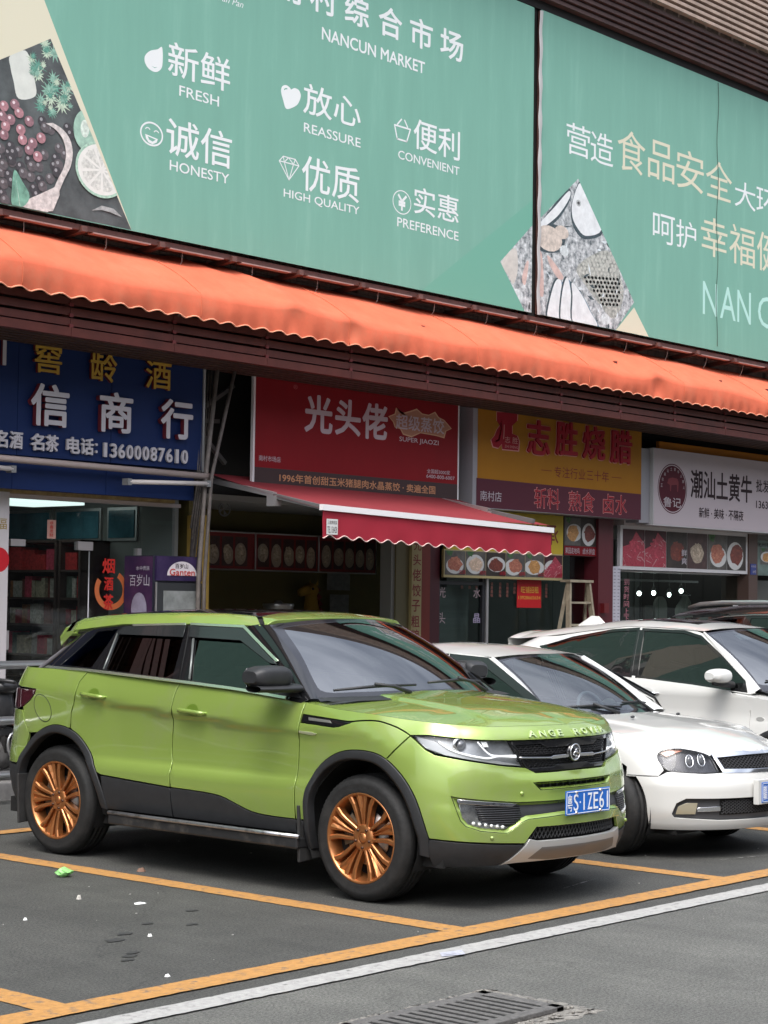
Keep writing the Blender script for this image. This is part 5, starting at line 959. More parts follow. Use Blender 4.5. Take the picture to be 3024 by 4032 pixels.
class Girth:
    """side wall of a car body round its whole plan outline. u: metres along the outline from the middle of the nose (negative on the far side), z: height"""
    Z0, Z1, NZ, DU = .10, 1.55, 581, .01
    def __init__(s, plan, stations):
        c = np.array(plan, float); t = np.r_[0, np.cumsum(np.hypot(*np.diff(c, axis=0).T))]; tt = np.linspace(0, t[-1], 900)
        cc = np.c_[cspl(t, c[:, 0], tt), cspl(t, c[:, 1], tt)]; s.u = np.r_[0, np.cumsum(np.hypot(*np.diff(cc, axis=0).T))]; s.c = cc
        g = np.gradient(cc, axis=0); k = np.ones(9)/9
        g = np.c_[np.convolve(np.pad(g[:, 0], 4, 'edge'), k, 'valid'), np.convolve(np.pad(g[:, 1], 4, 'edge'), k, 'valid')]; g /= np.hypot(*g.T)[:, None]
        g[0] = (-1, 0); g[-1] = (1, 0); s.n = np.c_[-g[:, 1], g[:, 0]]
        if s.n[450, 0] < 0: s.n = -s.n
        s.L = s.u[-1]; st = stations(s) if callable(stations) else stations
        su = np.array([a for a, _ in st]); tab = [b for _, b in st]; zz = np.linspace(s.Z0, s.Z1, s.NZ); s.nu = int(s.L/s.DU)+2; T = np.zeros((s.nu, s.NZ))
        for a in range(s.nu):
            uu = a*s.DU; i = int(np.clip(np.searchsorted(su, uu)-1, 0, len(su)-2)); q = min(max((uu-su[i])/(su[i+1]-su[i]), 0), 1); q = q*q*(3-2*q)*.5+q*.5
            Z = [p[0]*(1-q)+r[0]*q for p, r in zip(tab[i], tab[i+1])]; O = [p[1]*(1-q)+r[1]*q for p, r in zip(tab[i], tab[i+1])]
            o = pchip(Z, O, zz); hi = zz > Z[-1]; o[hi] = O[-1]+(zz[hi]-Z[-1])*(O[-1]-O[-2])/(Z[-1]-Z[-2]); T[a] = o
        # soften along the length a little
        kk = np.array([1, 2, 3, 2, 1])/9.; T = np.apply_along_axis(lambda v: np.convolve(np.pad(v, 2, 'edge'), kk, 'valid'), 0, T); s.T = T
    def uy(s, y): return float(np.interp(y, s.c[:, 1], s.u))
    def yu(s, u): return float(np.interp(abs(u), s.u, s.c[:, 1]))
    def P(s, U, Z, d=0.):
        U = np.asarray(U, float); Z = np.asarray(Z, float); a = np.abs(U); x = np.interp(a, s.u, s.c[:, 0]); y = np.interp(a, s.u, s.c[:, 1]); nx = np.interp(a, s.u, s.n[:, 0]); ny = np.interp(a, s.u, s.n[:, 1])
        fu = np.clip(a/s.DU, 0, s.nu-1.001); fz = np.clip((Z-s.Z0)/(s.Z1-s.Z0)*(s.NZ-1), 0, s.NZ-1.001); i = fu.astype(int); j = fz.astype(int); p = fu-i; q = fz-j; T = s.T
        o = (T[i, j]*(1-p)+T[i+1, j]*p)*(1-q)+(T[i, j+1]*(1-p)+T[i+1, j+1]*p)*q+d
        x = x+nx*o; y = y+ny*o; x = np.where(U >= 0, x, -x); return np.stack([x, y, Z+0*x], -1)
def pip(px, py, poly):
    """which points lie in the polygon"""
    inside = np.zeros(len(px), bool); n = len(poly)
    for i in range(n):
        x0, y0 = poly[i]; x1, y1 = poly[(i+1) % n]
        if y0 == y1: continue
        c = ((y0 > py) != (y1 > py)) & (px < (x1-x0)*(py-y0)/(y1-y0)+x0); inside ^= c
    return inside
def dens(poly, st):
    out = []
    for i in range(len(poly)):
        a = np.array(poly[i]); b = np.array(poly[(i+1) % len(poly)]); n = max(1, int(np.linalg.norm(b-a)/st)); out += [tuple(a+(b-a)*k/n) for k in range(n)]
    return out
def clean(poly):
    out = []
    for p in poly:
        if not out or math.hypot(p[0]-out[-1][0], p[1]-out[-1][1]) > 1e-4: out.append((float(p[0]), float(p[1])))
    if math.hypot(out[0][0]-out[-1][0], out[0][1]-out[-1][1]) < 1e-4: out.pop()
    return out
def area(p): return .5*sum(p[i][0]*p[(i+1) % len(p)][1]-p[(i+1) % len(p)][0]*p[i][1] for i in range(len(p)))
def inset(poly, d):
    """move a counter-clockwise outline inwards by d"""
    P = np.array(poly); n = len(P); e = np.roll(P, -1, 0)-P; e /= np.maximum(np.linalg.norm(e, axis=1), 1e-9)[:, None]; nn = np.c_[-e[:, 1], e[:, 0]]; m = nn+np.roll(nn, 1, 0); l = np.einsum('ij,ij->i', m, nn); m /= np.maximum(l, .45)[:, None]
    return [tuple(q) for q in P+m*d]
def surf(P, U, Z, d=0.):
    """points and outward unit normals"""
    U = np.asarray(U, float); Z = np.asarray(Z, float); e = .003; p = P(U, Z, d); a = P(U+e, Z, d)-P(U-e, Z, d); b = P(U, Z+e, d)-P(U, Z-e, d); n = np.cross(a, b); n /= np.maximum(np.linalg.norm(n, axis=-1), 1e-9)[..., None]
    o = -(P(U, Z, d+.01)-p); s = np.sign(np.einsum('...i,...i->...', n, o)); s[s == 0] = 1; return p, n*s[..., None]
def patch(P, poly, holes=(), step=.035, d=0., gap=.0025, lip=.0022, thick=.018, mb=None, sharp=True, hole_depth=None):
    """a body panel: the outline poly (and holes) in surface coordinates, laid on surface P"""
    mb = mb or MB(); poly = clean(poly)
    if area(poly) < 0: poly = poly[::-1]
    poly = dens(poly, step); poly = inset(poly, gap); H = []
    for h in holes:
        h = clean(h)
        if area(h) < 0: h = h[::-1]
        H.append(inset(dens(h, step), -gap))
    rin = inset(poly, lip); Hin = [inset(h, -lip) for h in H]; P2 = np.array(rin); mn = P2.min(0); mx = P2.max(0)
    gx, gy = np.meshgrid(np.arange(mn[0]+step*.5, mx[0], step), np.arange(mn[1]+step*.5, mx[1], step)); gx = gx.ravel()+0; gy = gy.ravel()+0
    k = pip(gx, gy, inset(rin, step*.35))
    for h in Hin: k &= ~pip(gx, gy, inset(h, -step*.35))
    pts = list(rin); edges = [(i, (i+1) % len(rin)) for i in range(len(rin))]
    for h in Hin: b0 = len(pts); pts += h; edges += [(b0+i, b0+(i+1) % len(h)) for i in range(len(h))]
    pts += list(zip(gx[k], gy[k])); ov, _, of, *_ = delaunay_2d_cdt([Vector(p) for p in pts], edges, [], 0, 1e-6)
    V = np.array([tuple(v) for v in ov]); F = np.array([f for f in of if len(f) == 3]); C = V[F].mean(1); ok = pip(C[:, 0], C[:, 1], rin)
    for h in Hin: ok &= ~pip(C[:, 0], C[:, 1], h)
    F = F[ok]; p, n = surf(P, V[:, 0], V[:, 1], d); fn = np.cross(p[F[:, 1]]-p[F[:, 0]], p[F[:, 2]]-p[F[:, 0]]); fl = np.einsum('ij,ij->i', fn, n[F[:, 0]]) < 0; F[fl] = F[fl][:, ::-1]
    mb.add(p, [tuple(int(i) for i in f) for f in F], normals=n)
    for r0, r1, sg in [(rin, poly, 1)]+[(a, b, -1) for a, b in zip(Hin, H)]:
        A = np.array(r0); B = np.array(r1); m_ = len(A); td = thick if sg == 1 else (hole_depth or thick); pa, na = surf(P, A[:, 0], A[:, 1], d); pb, nb = surf(P, B[:, 0], B[:, 1], d+lip*.8); pc, _ = surf(P, B[:, 0], B[:, 1], d+td)
        out = pb-pa; out -= np.einsum('ij,ij->i', out, na)[:, None]*na; out /= np.maximum(np.linalg.norm(out, axis=1), 1e-9)[:, None]
        nm = out*.75+nb*.65; nm /= np.linalg.norm(nm, axis=1)[:, None]
        vs = np.r_[pa, pb, pb, pc]; ns = np.r_[na, nm, out, out]; fs = []
        for i in range(m_):
            j = (i+1) % m_
            for o in (0, 2): fs.append((o*m_+i, o*m_+j, (o+1)*m_+j, (o+1)*m_+i))
        f0 = fs[0]; g = np.cross(vs[f0[1]]-vs[f0[0]], vs[f0[2]]-vs[f0[0]])
        if g@(ns[f0[0]]+ns[f0[2]]) < 0: fs = [f[::-1] for f in fs]
        mb.add(vs, fs, normals=ns)
    return mb
def mirror(poly): return [(-a, b) for a, b in poly][::-1]
def onsurf(P, pts, d=0.): A = np.array(pts, float); return [tuple(q) for q in P(A[:, 0], A[:, 1], d)]
def loft(rows, mb=None, flip=None, ref=None):
    """smooth grid with averaged normals; ref: a point inside the body, normals point away from it"""
    G = np.array(rows, float); du = np.gradient(G, axis=0); dv = np.gradient(G, axis=1); n = np.cross(du, dv); n /= np.maximum(np.linalg.norm(n, axis=-1), 1e-9)[..., None]
    mid = (G.shape[0]//2, G.shape[1]//2); s = np.sign(n[mid]@(G[mid]-np.array(ref))); n *= s
    mb = mb or MB(); mb.grid(G.tolist(), n.tolist(), flip=bool(s > 0)); return mb
def letters_on(P, txt, u0, u1, z0, z1, m, par, d=-.001, h=.005, bold=.02, name='lettering'):
    v, f = glyphs(txt, 0); mb = MB()
    for q in ([0] if bold == 0 else [0, 1, 2, 3]):
        b = bold*(z1-z0)*.5; ox, oz = ((0, 0), (b, 0), (-b, 0), (0, b))[q] if bold else (0, 0)
        U = u0+v[:, 0]*(u1-u0)+ox; Z = z0+v[:, 1]*(z1-z0)+oz; a = P(U, Z, d-h-.0003*q); k = P(U, Z, d); n = len(v); ed = {}
        for t in f:
            for i in range(len(t)):
                e = (t[i], t[(i+1) % len(t)])
                if e[::-1] in ed: del ed[e[::-1]]
                else: ed[e] = 1
        mb.add(np.r_[a, k], [tuple(t) for t in f]+[(x, x+n, y+n, y) for x, y in ed])
    return mb.build(name, m, par, local=True)
M_RUB = mat('tyre_rubber', (.013, .013, .013), .7, var=.35, vs=18, bump=.25, bs=50, dirt=(.030, .028, .026), ds=6, dlo=.5, dhi=.8); M_PLA = mat('black_plastic', (.022, .023, .025), .5, var=.15, vs=20, bump=.08, bs=300); M_GLO = mat('gloss_black', (.008, .008, .009), .08, coat=.6)
M_CHR = mat('chrome', (.75, .75, .76), .12, 1.); M_DISC = mat('brake_disc', (.32, .31, .30), .35, 1.); M_UND = mat('underbody', (.008, .008, .008), .9); M_CLEAR = glass('lens_clear', (.93, .94, .95), 1.36)
def tyre(par, c, r, w, rr, side, name='tyre', tread=True, wear=None):
    """c: centre of the outer face, side: -1 when the outer face looks to -x"""
    s = -side; prof = [(.012, rr-.006), (.0, rr+.004), (.006, rr+.02), (-.004, rr+(r-rr)*.45), (.002, rr+(r-rr)*.72), (.016, r-.020), (.028, r-.006), (.040, r-.001), (.052, r)]
    inner = []; gw = .009
    for gx in (.082, .118, .154): inner += [(gx-gw/2-.001, r+.001), (gx-gw/2, r-.009), (gx+gw/2, r-.009), (gx+gw/2+.001, r+.001)]
    prof += inner+[(w-.045, r), (w-.03, r-.004), (w-.012, r-.02), (w, r-(r-rr)*.5), (w-.01, rr)]
    mb = MB(); seg = 144; n = len(prof); vs = []
    for k in range(seg):
        t = 2*math.pi*k/seg
        for i, (a, q) in enumerate(prof):
            if tread and k % 2 == 0 and q > r-.012 and (a < .062 or a > w-.06): q -= .0045
            vs.append((c[0]+a*s, c[1]+q*math.cos(t), c[2]+q*math.sin(t)))
    fs = []
    for k in range(seg):
        j = (k+1) % seg
        for i in range(n-1): f = (k*n+i, j*n+i, j*n+i+1, k*n+i+1); fs.append(f if s < 0 else f[::-1])
    mb.add(vs, fs, smooth=True); return mb.build(name, M_RUB, par, local=True)
def spoke(mb, c, s, line, dep, wid, ridge=.008):
    """line: [(r, angle)] from hub to rim; dep: inward offset of the face; s: +1 when inwards is +x"""
    n = len(line); vs = []
    for i, (r, a) in enumerate(line):
        p = np.array([r*math.sin(a), r*math.cos(a)]); r0, a0 = line[max(i-1, 0)]; r1, a1 = line[min(i+1, n-1)]; t = np.array([r1*math.sin(a1)-r0*math.sin(a0), r1*math.cos(a1)-r0*math.cos(a0)]); t /= np.linalg.norm(t); q = np.array([-t[1], t[0]]); w_ = wid[i]/2; d = dep[i]
        for o, dd in ((-w_*1.15, d+.045), (-w_, d+.006), (-w_*.55, d), (0, d+ridge), (w_*.55, d), (w_, d+.006), (w_*1.15, d+.045)): z = p+q*o; vs.append((c[0]+s*dd, c[1]+z[0], c[2]+z[1]))
    fs = []
    for i in range(n-1):
        for k in range(6): f = (i*7+k, i*7+k+1, (i+1)*7+k+1, (i+1)*7+k); fs.append(f if s > 0 else f[::-1])
    mb.add(vs, fs); return mb
def wheel(par, c, r, w, rr, side, mrim, style='fan', steer=0., a0=0., cap=None):
    """wheel group: its tyre and rim are parts of the car; steering turns the meshes about the hub"""
    s = -side; W = empty('wheel', c, None, None); W.parent = par; del W['_w']; W.rotation_euler = (0, 0, steer); O = (0, 0, 0)
    if 'label' in W: del W['label']
    tyre(W, O, r, w, rr, side)
    mb = MB(); mb.lathe([(.004, rr+.004), (-.002, rr+.001), (.002, rr-.008), (.012, rr-.014), (.03, rr-.022), (.10, rr-.035), (w-.03, rr-.035), (w-.01, rr)], O, 'x', 72, s)
    m2 = MB()
    if style == 'fan':
        for k in range(5):
            a = a0+k*2*math.pi/5
            # flared double spoke
            spoke(m2, O, s, [(.05, a), (.09, a), (.14, a), (.19, a), (rr-.012, a)], [.026, .024, .018, .012, .006], [.016, .020, .034, .056, .088], .013)
            for sg in (-1, 1):
                b = a+sg*.30; spoke(m2, O, s, [(.055, a+sg*.44), (.085, a+sg*.41), (.12, a+sg*.365), (.16, a+sg*.335), (.20, a+sg*.335), (rr-.010, a+sg*.375)], [.026, .022, .018, .014, .010, .006], [.020, .021, .023, .026, .029, .034], .001)
    elif style == 'five':
        for k in range(5):
            a = a0+k*2*math.pi/5; spoke(m2, O, s, [(.04, a), (.10, a), (.16, a), (rr-.012, a)], [.02, .016, .012, .008], [.07, .055, .05, .06], .004)
    else:
        for k in range(10):
            a = a0+k*2*math.pi/10; spoke(m2, O, s, [(.04, a), (.10, a), (.16, a), (rr-.012, a)], [.02, .016, .012, .008], [.03, .022, .024, .032], .003)
    m2.lathe([(.03, .0), (.03, .028), (.020, .034), (.020, .060), (.028, .078), (.05, .080)], O, 'x', 40, s)
    mb.build('rim', mrim, W, local=True); m2.build('spokes', mrim, W, local=True, bevel=.0012)
    MB().lathe([(.014, 0), (.015, .026), (.022, .031), (.03, .031)], O, 'x', 30, s).build('hub_cap', cap or mrim, W, local=True)
    mb = MB()
    for k in range(5): a = a0+.63+k*2*math.pi/5; mb.lathe([(.012, 0), (.012, .007), (.02, .009), (.03, .009)], (0, .055*math.sin(a), .055*math.cos(a)), 'x', 10, s)
    mb.build('lug_nuts', mat('nut_dark', (.10, .06, .045), .35, .8), W, local=True)
    MB().lathe([(.07, .06), (.07, .158), (.085, .158), (.085, .06)], O, 'x', 48, s).build('brake_disc', M_DISC, W, local=True)
    mb = MB(); G = [[(s*x_, q*math.sin(a), q*math.cos(a)) for x_, q in ((.055, .10), (.055, .175), (.11, .175))] for a in np.linspace(.7, 1.9, 9)]; mb.grid(G); mb.build('brake_caliper', mat('caliper', (.20, .20, .16), .4, .6, var=.3, vs=20), W, local=True)
    MB().lathe([(.115, 0), (.115, rr-.03)], O, 'x', 30, s).build('hub_backing', M_UND, W, local=True)
    return W
def plate(par, x, y, z, text, w=.44, h=.14, prov=True, rx=0.):
    p = MB(); p.box((x-w/2, y, z-h/2), (x+w/2, y+.006, z+h/2)); pl = p.build('number_plate', mat('plate_blue_paint', (.010, .125, .50), .35), par, local=True, bevel=.003)
    mw = mat('plate_white', (.80, .82, .84), .4); mb = MB(); e = .006
    for a, b in (((x-w/2+e, z-h/2+e), (x+w/2-e, z-h/2+e+.004)), ((x-w/2+e, z+h/2-e-.004), (x+w/2-e, z+h/2-e)), ((x-w/2+e, z-h/2+e), (x-w/2+e+.004, z+h/2-e)), ((x+w/2-e-.004, z-h/2+e), (x+w/2-e, z+h/2-e))): mb.box((a[0], y-.002, a[1]), (b[0], y+.001, b[1]))
    cw = w/7.7; k = .2
    for c in text:
        if c == '·': mb.add([(x-w/2+(k+.13)*cw+q[0], y-.003, z+q[1]) for q in circle(0, 0, .006, 10)], [tuple(range(10))]); k += .35; continue
        x0 = x-w/2+k*cw; nar = .30 if c in '1I' else .0; letters(mb, c, (x0+.004+cw*nar, z-h*.34, x0+cw*.86-cw*nar, z+h*.34), y-.0015, .0015, .01 if ord(c) < 999 else 0); k += 1.03
    mb.build('plate_lettering', mw, pl, local=True)
    mb = MB()
    for sx in (-1, 1):
        for sz in (-1, 1): mb.lathe([(-.008, 0), (-.008, .007), (0, .009)], (x+sx*w*.27, y, z+sz*(h/2-.012)), 'y', 10)
    mb.build('plate_bolts', M_CHR, pl, local=True)
def seat(par, x, y, z, m):
    mb = MB(); mb.box((x-.25, y-.25, z), (x+.25, y+.25, z+.16)); mb.bar((x, y+.24, z+.12), (x, y+.42, z+.66), .48, .13, (0, 1, 0)); mb.bar((x, y+.43, z+.68), (x, y+.46, z+.86), .24, .09, (0, 1, 0)); mb.build('seat', m, par, local=True, bevel=.04)
# ================================================================== lime green SUV in the front bay
SUV_PLAN = [(0, -.945), (-.28, -.918), (-.52, -.84), (-.69, -.762), (-.815, -.65), (-.892, -.495), (-.937, -.28), (-.955, 0), (-.952, .5), (-.948, 1.3), (-.952, 2.2), (-.955, 2.76), (-.945, 3.02), (-.91, 3.22), (-.82, 3.38), (-.6, 3.48), (-.3, 3.52), (0, 3.53)]
def belt(y): return np.interp(y, [-.2, .2, .47, 1.05, 1.55, 2.43, 2.95, 3.3], [1.09, 1.11, 1.13, 1.18, 1.206, 1.245, 1.252, 1.255])
def suv_st(g):
    def side(y, fl):
        b = float(belt(y)); c = float(np.interp(max(y, .44), [.44, 1.46, 2.24, 3.09, 3.4], [.968, 1.015, 1.073, 1.117, 1.13])); k = 1-fl
        return [(.20, .12), (.30, .06), (.42, .022), (.56, .005), (.622, .004), (.70, .012+.036*k), (.80, .014+.042*k), (c-.06, .014+.036*k), (c-.008, .012+.004*k), (c+.008, .014+.004*k), (b-.03, .052), (b+.02, .078), (b+.30, .20)]
    f0 = [(.20, .10), (.28, .05), (.36, .012), (.50, .004), (.54, .010), (.60, .045), (.655, .055), (.70, .045), (.735, .055), (.76, .085), (.95, .088), (1.0, .115), (1.06, .20)]
    f1 = [(.20, .10), (.28, .05), (.36, .015), (.50, .004), (.54, .008), (.60, .030), (.655, .040), (.70, .040), (.735, .050), (.78, .070), (.95, .085), (1.0, .110), (1.06, .20)]
    co = [(.20, .10), (.28, .05), (.36, .020), (.50, .006), (.55, .006), (.60, .012), (.655, .015), (.70, .020), (.78, .035), (.86, .060), (.95, .095), (1.01, .125), (1.08, .20)]
    sf = [(.20, .10), (.28, .05), (.36, .025), (.50, .006), (.56, .004), (.62, .004), (.68, .006), (.76, .012), (.84, .022), (.92, .042), (.98, .065), (1.04, .10), (1.12, .16)]
    re = [(.20, .16), (.30, .08), (.40, .03), (.50, .01), (.60, .005), (.70, .01), (.80, .04), (.95, .08), (1.03, .11), (1.10, .145), (1.20, .21), (1.28, .27), (1.55, .50)]
    U = g.uy; return [(0., f0), (.42, f1), (.86, co), (1.16, sf), (U(0), side(0, .9)), (U(.45), side(.45, .55)), (U(.9), side(.9, 0)), (U(1.5), side(1.5, 0)), (U(2.1), side(2.1, .1)), (U(2.45), side(2.45, .8)), (U(2.8), side(2.8, 1)), (U(3.1), side(3.1, .9)), (g.L-.45, re), (g.L, re)]
SG_ = Girth(SUV_PLAN, suv_st); GP = SG_.P
def car_paint(name, col, metal, rough, flake=0.):
    m = mat(name, col, rough, metal, coat=1., var=flake, vs=700) if flake else mat(name, col, rough, metal, coat=1.)
    return m
M_LIME = mat('lime_paint', (.285, .40, .086), .27, .4, coat=1., dirt=(.31, .375, .15), ds=2.4, dlo=.5, dhi=.85)
suv = empty('suv', (.90, 0, 0), 'lime green SUV with copper wheels and black trim in the front bay', 'car')
def bp(name, poly, m=None, both=True, holes=(), par=suv, P=GP, label=None, **k):
    if m is None and 'gap' not in k: k['gap'] = .0045
    o = patch(P, poly, holes, **k).build(name, m or M_LIME, par, local=True)
    if label: o['label'] = label
    if both:
        o2 = patch(P, mirror(poly), [mirror(h) for h in holes], **k).build(name, m or M_LIME, par, local=True)
        return o, o2
    return o
AF = smoothline([(1.995, .30), (1.982, .437), (1.971, .587), (1.895, .739), (1.743, .838), (1.572, .870), (1.392, .850), (1.248, .755), (1.143, .62), (1.064, .41)], 4)
AR = smoothline([(4.76, .42), (4.735, .53), (4.706, .6), (4.646, .685), (4.497, .806), (4.325, .868), (4.164, .855), (4.034, .796), (3.911, .671), (3.812, .498), (3.771, .35)], 4)
def seg_of(line, i0, i1): return line[i0:i1+1]
def cutz(line, f): return [p for p in line if f(p)]
DF = [(2.026, 1.135), (2.034, 1.081), (2.042, .973), (2.050, .863), (2.056, .701), (2.056, .435)]
DM = [(3.132, 1.198), (3.153, 1.127), (3.170, .992), (3.187, .85), (3.187, .749), (3.16, .662), (3.146, .539)]
DR = [(4.025, 1.238), (4.079, 1.169), (4.102, 1.059), (4.139, .96), (4.146, .858)]
HLs = [(1.628, 1.031), (1.578, 1.039), (1.509, 1.044), (1.441, 1.043), (1.371, 1.03), (1.305, 1.012), (1.246, .988), (1.214, .972)]
HL = smoothline(HLs, 3); BF = [(1.214, .972), (1.27, .915), (1.34, .844), (1.355, .832)]
CLr = [(3.812, .571), (3.146, .539)]; CLf = smoothline([(3.146, .539), (2.838, .532), (2.691, .52), (2.611, .499), (2.426, .447), (2.255, .434), (2.056, .434)], 3)
VB = [(2.036, 1.008), (1.762, .994), (1.718, 1.0), (1.679, 1.013), (1.642, 1.024), (1.628, 1.031)]
bp('fender', VB+HL[1:]+BF[1:]+[p for p in AF if p[1] > .44 and p[0] > 1.36][::-1]+[(1.985, .434), (2.056, .434)]+DF[::-1][1:4])
bz = lambda u: float(belt(SG_.yu(u)))-.004
bp('front_door', [(u, bz(u)) for u in np.linspace(2.028, 3.132, 12)]+DM[1:]+CLf[1:]+DF[::-1][1:5])
bp('rear_door', [(u, bz(u)) for u in np.linspace(3.132, 4.025, 10)]+DR[1:]+[p for p in AR if p[0] < 4.14 and p[1] > .575]+CLr+DM[::-1][1:])
LAMP = [(4.521, 1.10), (4.533, 1.074), (4.593, 1.024), (4.69, .975), (4.75, .960)]
quarter = [(u, bz(u)) for u in np.linspace(4.025, 4.82, 8)]+[(4.80, 1.18), (4.74, 1.11)]+LAMP[:4]+[(4.66, .885), (4.60, .80)]+[p for p in AR if p[1] > .79 and 4.15 < p[0] < 4.52]+DR[::-1][0:4]
bp('rear_quarter', quarter)
TL = [(4.521, 1.10), (4.533, 1.074), (4.593, 1.024), (4.69, .975), (4.76, .960), (5.0, .962), (5.22, .985), (5.25, 1.05), (5.22, 1.10)]
bp('tail_lamp', TL, mat('smoked_red', (.055, .012, .018), .08, coat=.8))
L_END = SG_.L
rb = [(4.60, .80), (4.66, .885), (4.69, .955), (4.76, .957), (5.0, .959), (5.22, .965), (L_END, .965)]
full = rb+[(2*L_END-a, b) for a, b in rb[::-1][1:]]
GPr = lambda U, Z, d=0.: GP(np.where(np.asarray(U, float) > L_END, np.asarray(U, float)-2*L_END, U), Z, d)
def rear_full(half): return half+[(2*L_END-a, b) for a, b in half[::-1]]
bp('rear_bumper', rear_full([p for p in AR[:14] if p[1] > .585 and p[0] > 4.60][:0]+[(4.735, .585)]+[p for p in AR if p[0] > 4.60 and p[1] > .60]+rb), both=False, P=GPr)
bp('tailgate', rear_full([(4.82, 1.25)][:0]+[(5.24, .97), (5.27, 1.05), (5.24, 1.11), (4.76, 1.115), (4.82, 1.18), (4.84, 1.25)]), both=False, P=GPr)
bp('rear_valance', rear_full([(4.74, .30), (4.738, .580)])[:2]+[(2*L_END-4.738, .580), (2*L_END-4.74, .30)], M_PLA, both=False, P=GPr)
# front bumper with its openings
lowg = [(.446, .411), (.40, .464)]
botL = [(1.064, .404), (.758, .388), (.472, .374), (.450, .406)]
lamp_low = [(1.214, .972), (1.177, .949), (1.104, .901), (1.039, .873), (.984, .865), (.829, .844), (.578, .811), (.434, .798), (.365, .768)]
half = [(.40, .464), (.446, .411)]+botL[::-1][1:]+[p for p in AF if p[0] < 1.36 and p[1] > .41][::-1][0:]+BF[::-1]+lamp_low[1:]
front = half+mirror(half)
HOLE_S = [(.395, .711), (-.395, .711), (-.345, .672), (.345, .672)]
fo = [(.928, .643), (.882, .636), (.519, .604), (.183, .602)]; fl_ = [(.216, .527), (.458, .515), (.50, .50), (.562, .461), (.593, .443), (.66, .448), (.76, .459), (.845, .485), (.875, .515), (.89, .55)]
HOLE_F = fo+mirror(fo)+mirror(fl_)+fl_
bp('front_bumper', front, both=False, holes=[HOLE_S, HOLE_F], step=.028, hole_depth=.05)
# bevelled lime lip round the fog opening
def ringpatch(outer, inner, m, name, d0, d1, P=GP):
    A = dens(clean(outer if area(outer) > 0 else outer[::-1]), .02); B = inset(A, inner); pa, na = surf(P, *np.array(A).T, d0); pb, nb = surf(P, *np.array(B).T, d1); n = len(A); t = pb-pa; t /= np.linalg.norm(t, axis=1)[:, None]; nn = na-np.einsum('ij,ij->i', na, t)[:, None]*t; nn /= np.linalg.norm(nn, axis=1)[:, None]
    fs = [(i, (i+1) % n, n+(i+1) % n, n+i) for i in range(n)]; g = np.cross(pa[1]-pa[0], pb[1]-pa[0])
    if g@nn[0] < 0: fs = [f[::-1] for f in fs]
    return MB().add(np.r_[pa, pb], fs, normals=np.r_[nn, nn]).build(name, m, suv, local=True)
ringpatch(HOLE_F, .016, M_LIME, 'bumper_lip', .001, .022); ringpatch(HOLE_S, .010, M_LIME, 'bumper_lip', .001, .020)
bp('bumper_insert', inset([p for p in (HOLE_F if area(HOLE_F) > 0 else HOLE_F[::-1])], -.006), M_PLA, both=False, d=.022, gap=0, thick=.01)
bp('slot_backing', [(.42, .72), (-.42, .72), (-.37, .664), (.37, .664)], M_UND, both=False, d=.045, gap=0)
mb = MB()
for k in range(13): u = -.36+.06*k; mb.tube(onsurf(GP, [(u, .676), (u, .708)], .032), .005, 5)
mb.build('slot_bars', M_PLA, suv, local=True)
for sg in (1, -1):
    Q = lambda pts: pts if sg == 1 else mirror(pts)
    mb = MB()
    for k in range(9):
        z = .492+.0122*k; ua = .800-.010*(8-k)*.6; ub = .50 if z > .52 else .50+(.52-z)*1.2
        mb.tube(onsurf(GP, [(sg*u, z-.02*(ua-u)*.0) for u in np.linspace(ub, ua, 8)], .014), .0042, 6)
    mb.build('louvre_ribs', mat('satin_black', (.03, .031, .034), .35), suv, local=True)
    patch(GP, Q([(.888, .607), (.789, .599), (.769, .515), (.703, .494), (.579, .474), (.61, .462), (.74, .470), (.831, .491), (.868, .532)]), d=.016, gap=0, thick=.006).build('fog_bowl', mat('bowl_chrome', (.55, .55, .54), .22, 1., var=.35, vs=18), suv, local=True)
    patch(GP, Q([(.888, .607), (.789, .599), (.769, .515), (.703, .494), (.579, .474), (.61, .462), (.74, .470), (.831, .491), (.868, .532)]), d=.006, gap=0, thick=.006).build('fog_lamp', M_CLEAR, suv, local=True)
    for k in range(6):
        u = .80-.036*k; z = .498-.0045*k; q = GP(sg*u, z, .012); MB().ball(tuple(q), (.013, .008, .010), 10, 6).build('fog_led', mat('led_white', (.75, .76, .74), .25), suv, local=True)
    patch(GP, Q([(.896, .632), (.515, .601), (.554, .586), (.892, .609)]), d=.003, gap=0, thick=.012).build('fog_trim', M_CHR, suv, local=True)
# lower grille, skid plate, lower bumper
bp('lower_grille_backing', [(.47, .39), (.42, .475), (-.42, .475), (-.47, .39)], M_UND, both=False, d=.055, gap=0)
mb = MB(); 
for k in range(-34, 36):
    for dr in (-1, 1):
        pts = []
        for t in np.linspace(0, 1, 5):
            z = .398+.066*t; u = k*.030+dr*.040*t
            if abs(u) < .40+(.464-z)*.8: pts.append((u, z))
        if len(pts) > 1: mb.tube(onsurf(GP, pts, .025), .0032, 4, cap=False)
mb.build('lower_grille_mesh', mat('mesh_grey', (.035, .036, .038), .35), suv, local=True)
skid = [(.450, .404), (.377, .390), (-.377, .390), (-.450, .404), (-.471, .371), (-.558, .288), (-.62, .257), (-.50, .264), (-.30, .268), (.30, .268), (.50, .264), (.62, .257), (.558, .288), (.471, .371)]
M_SKID = mat('satin_silver', (.50, .50, .49), .45, .55)
bp('skid_plate', skid, M_SKID, both=False, d=-.008, thick=.03)
bp('skid_shade_panel', [(.36, .352), (-.36, .352), (-.44, .287), (-.30, .275), (.30, .275), (.44, .287)], mat('skid_shadow', (.20, .19, .18), .45, .7), both=False, d=-.0095, gap=0, thick=.002)  # flat panel proud of the plate; shade of a recess put into its colour
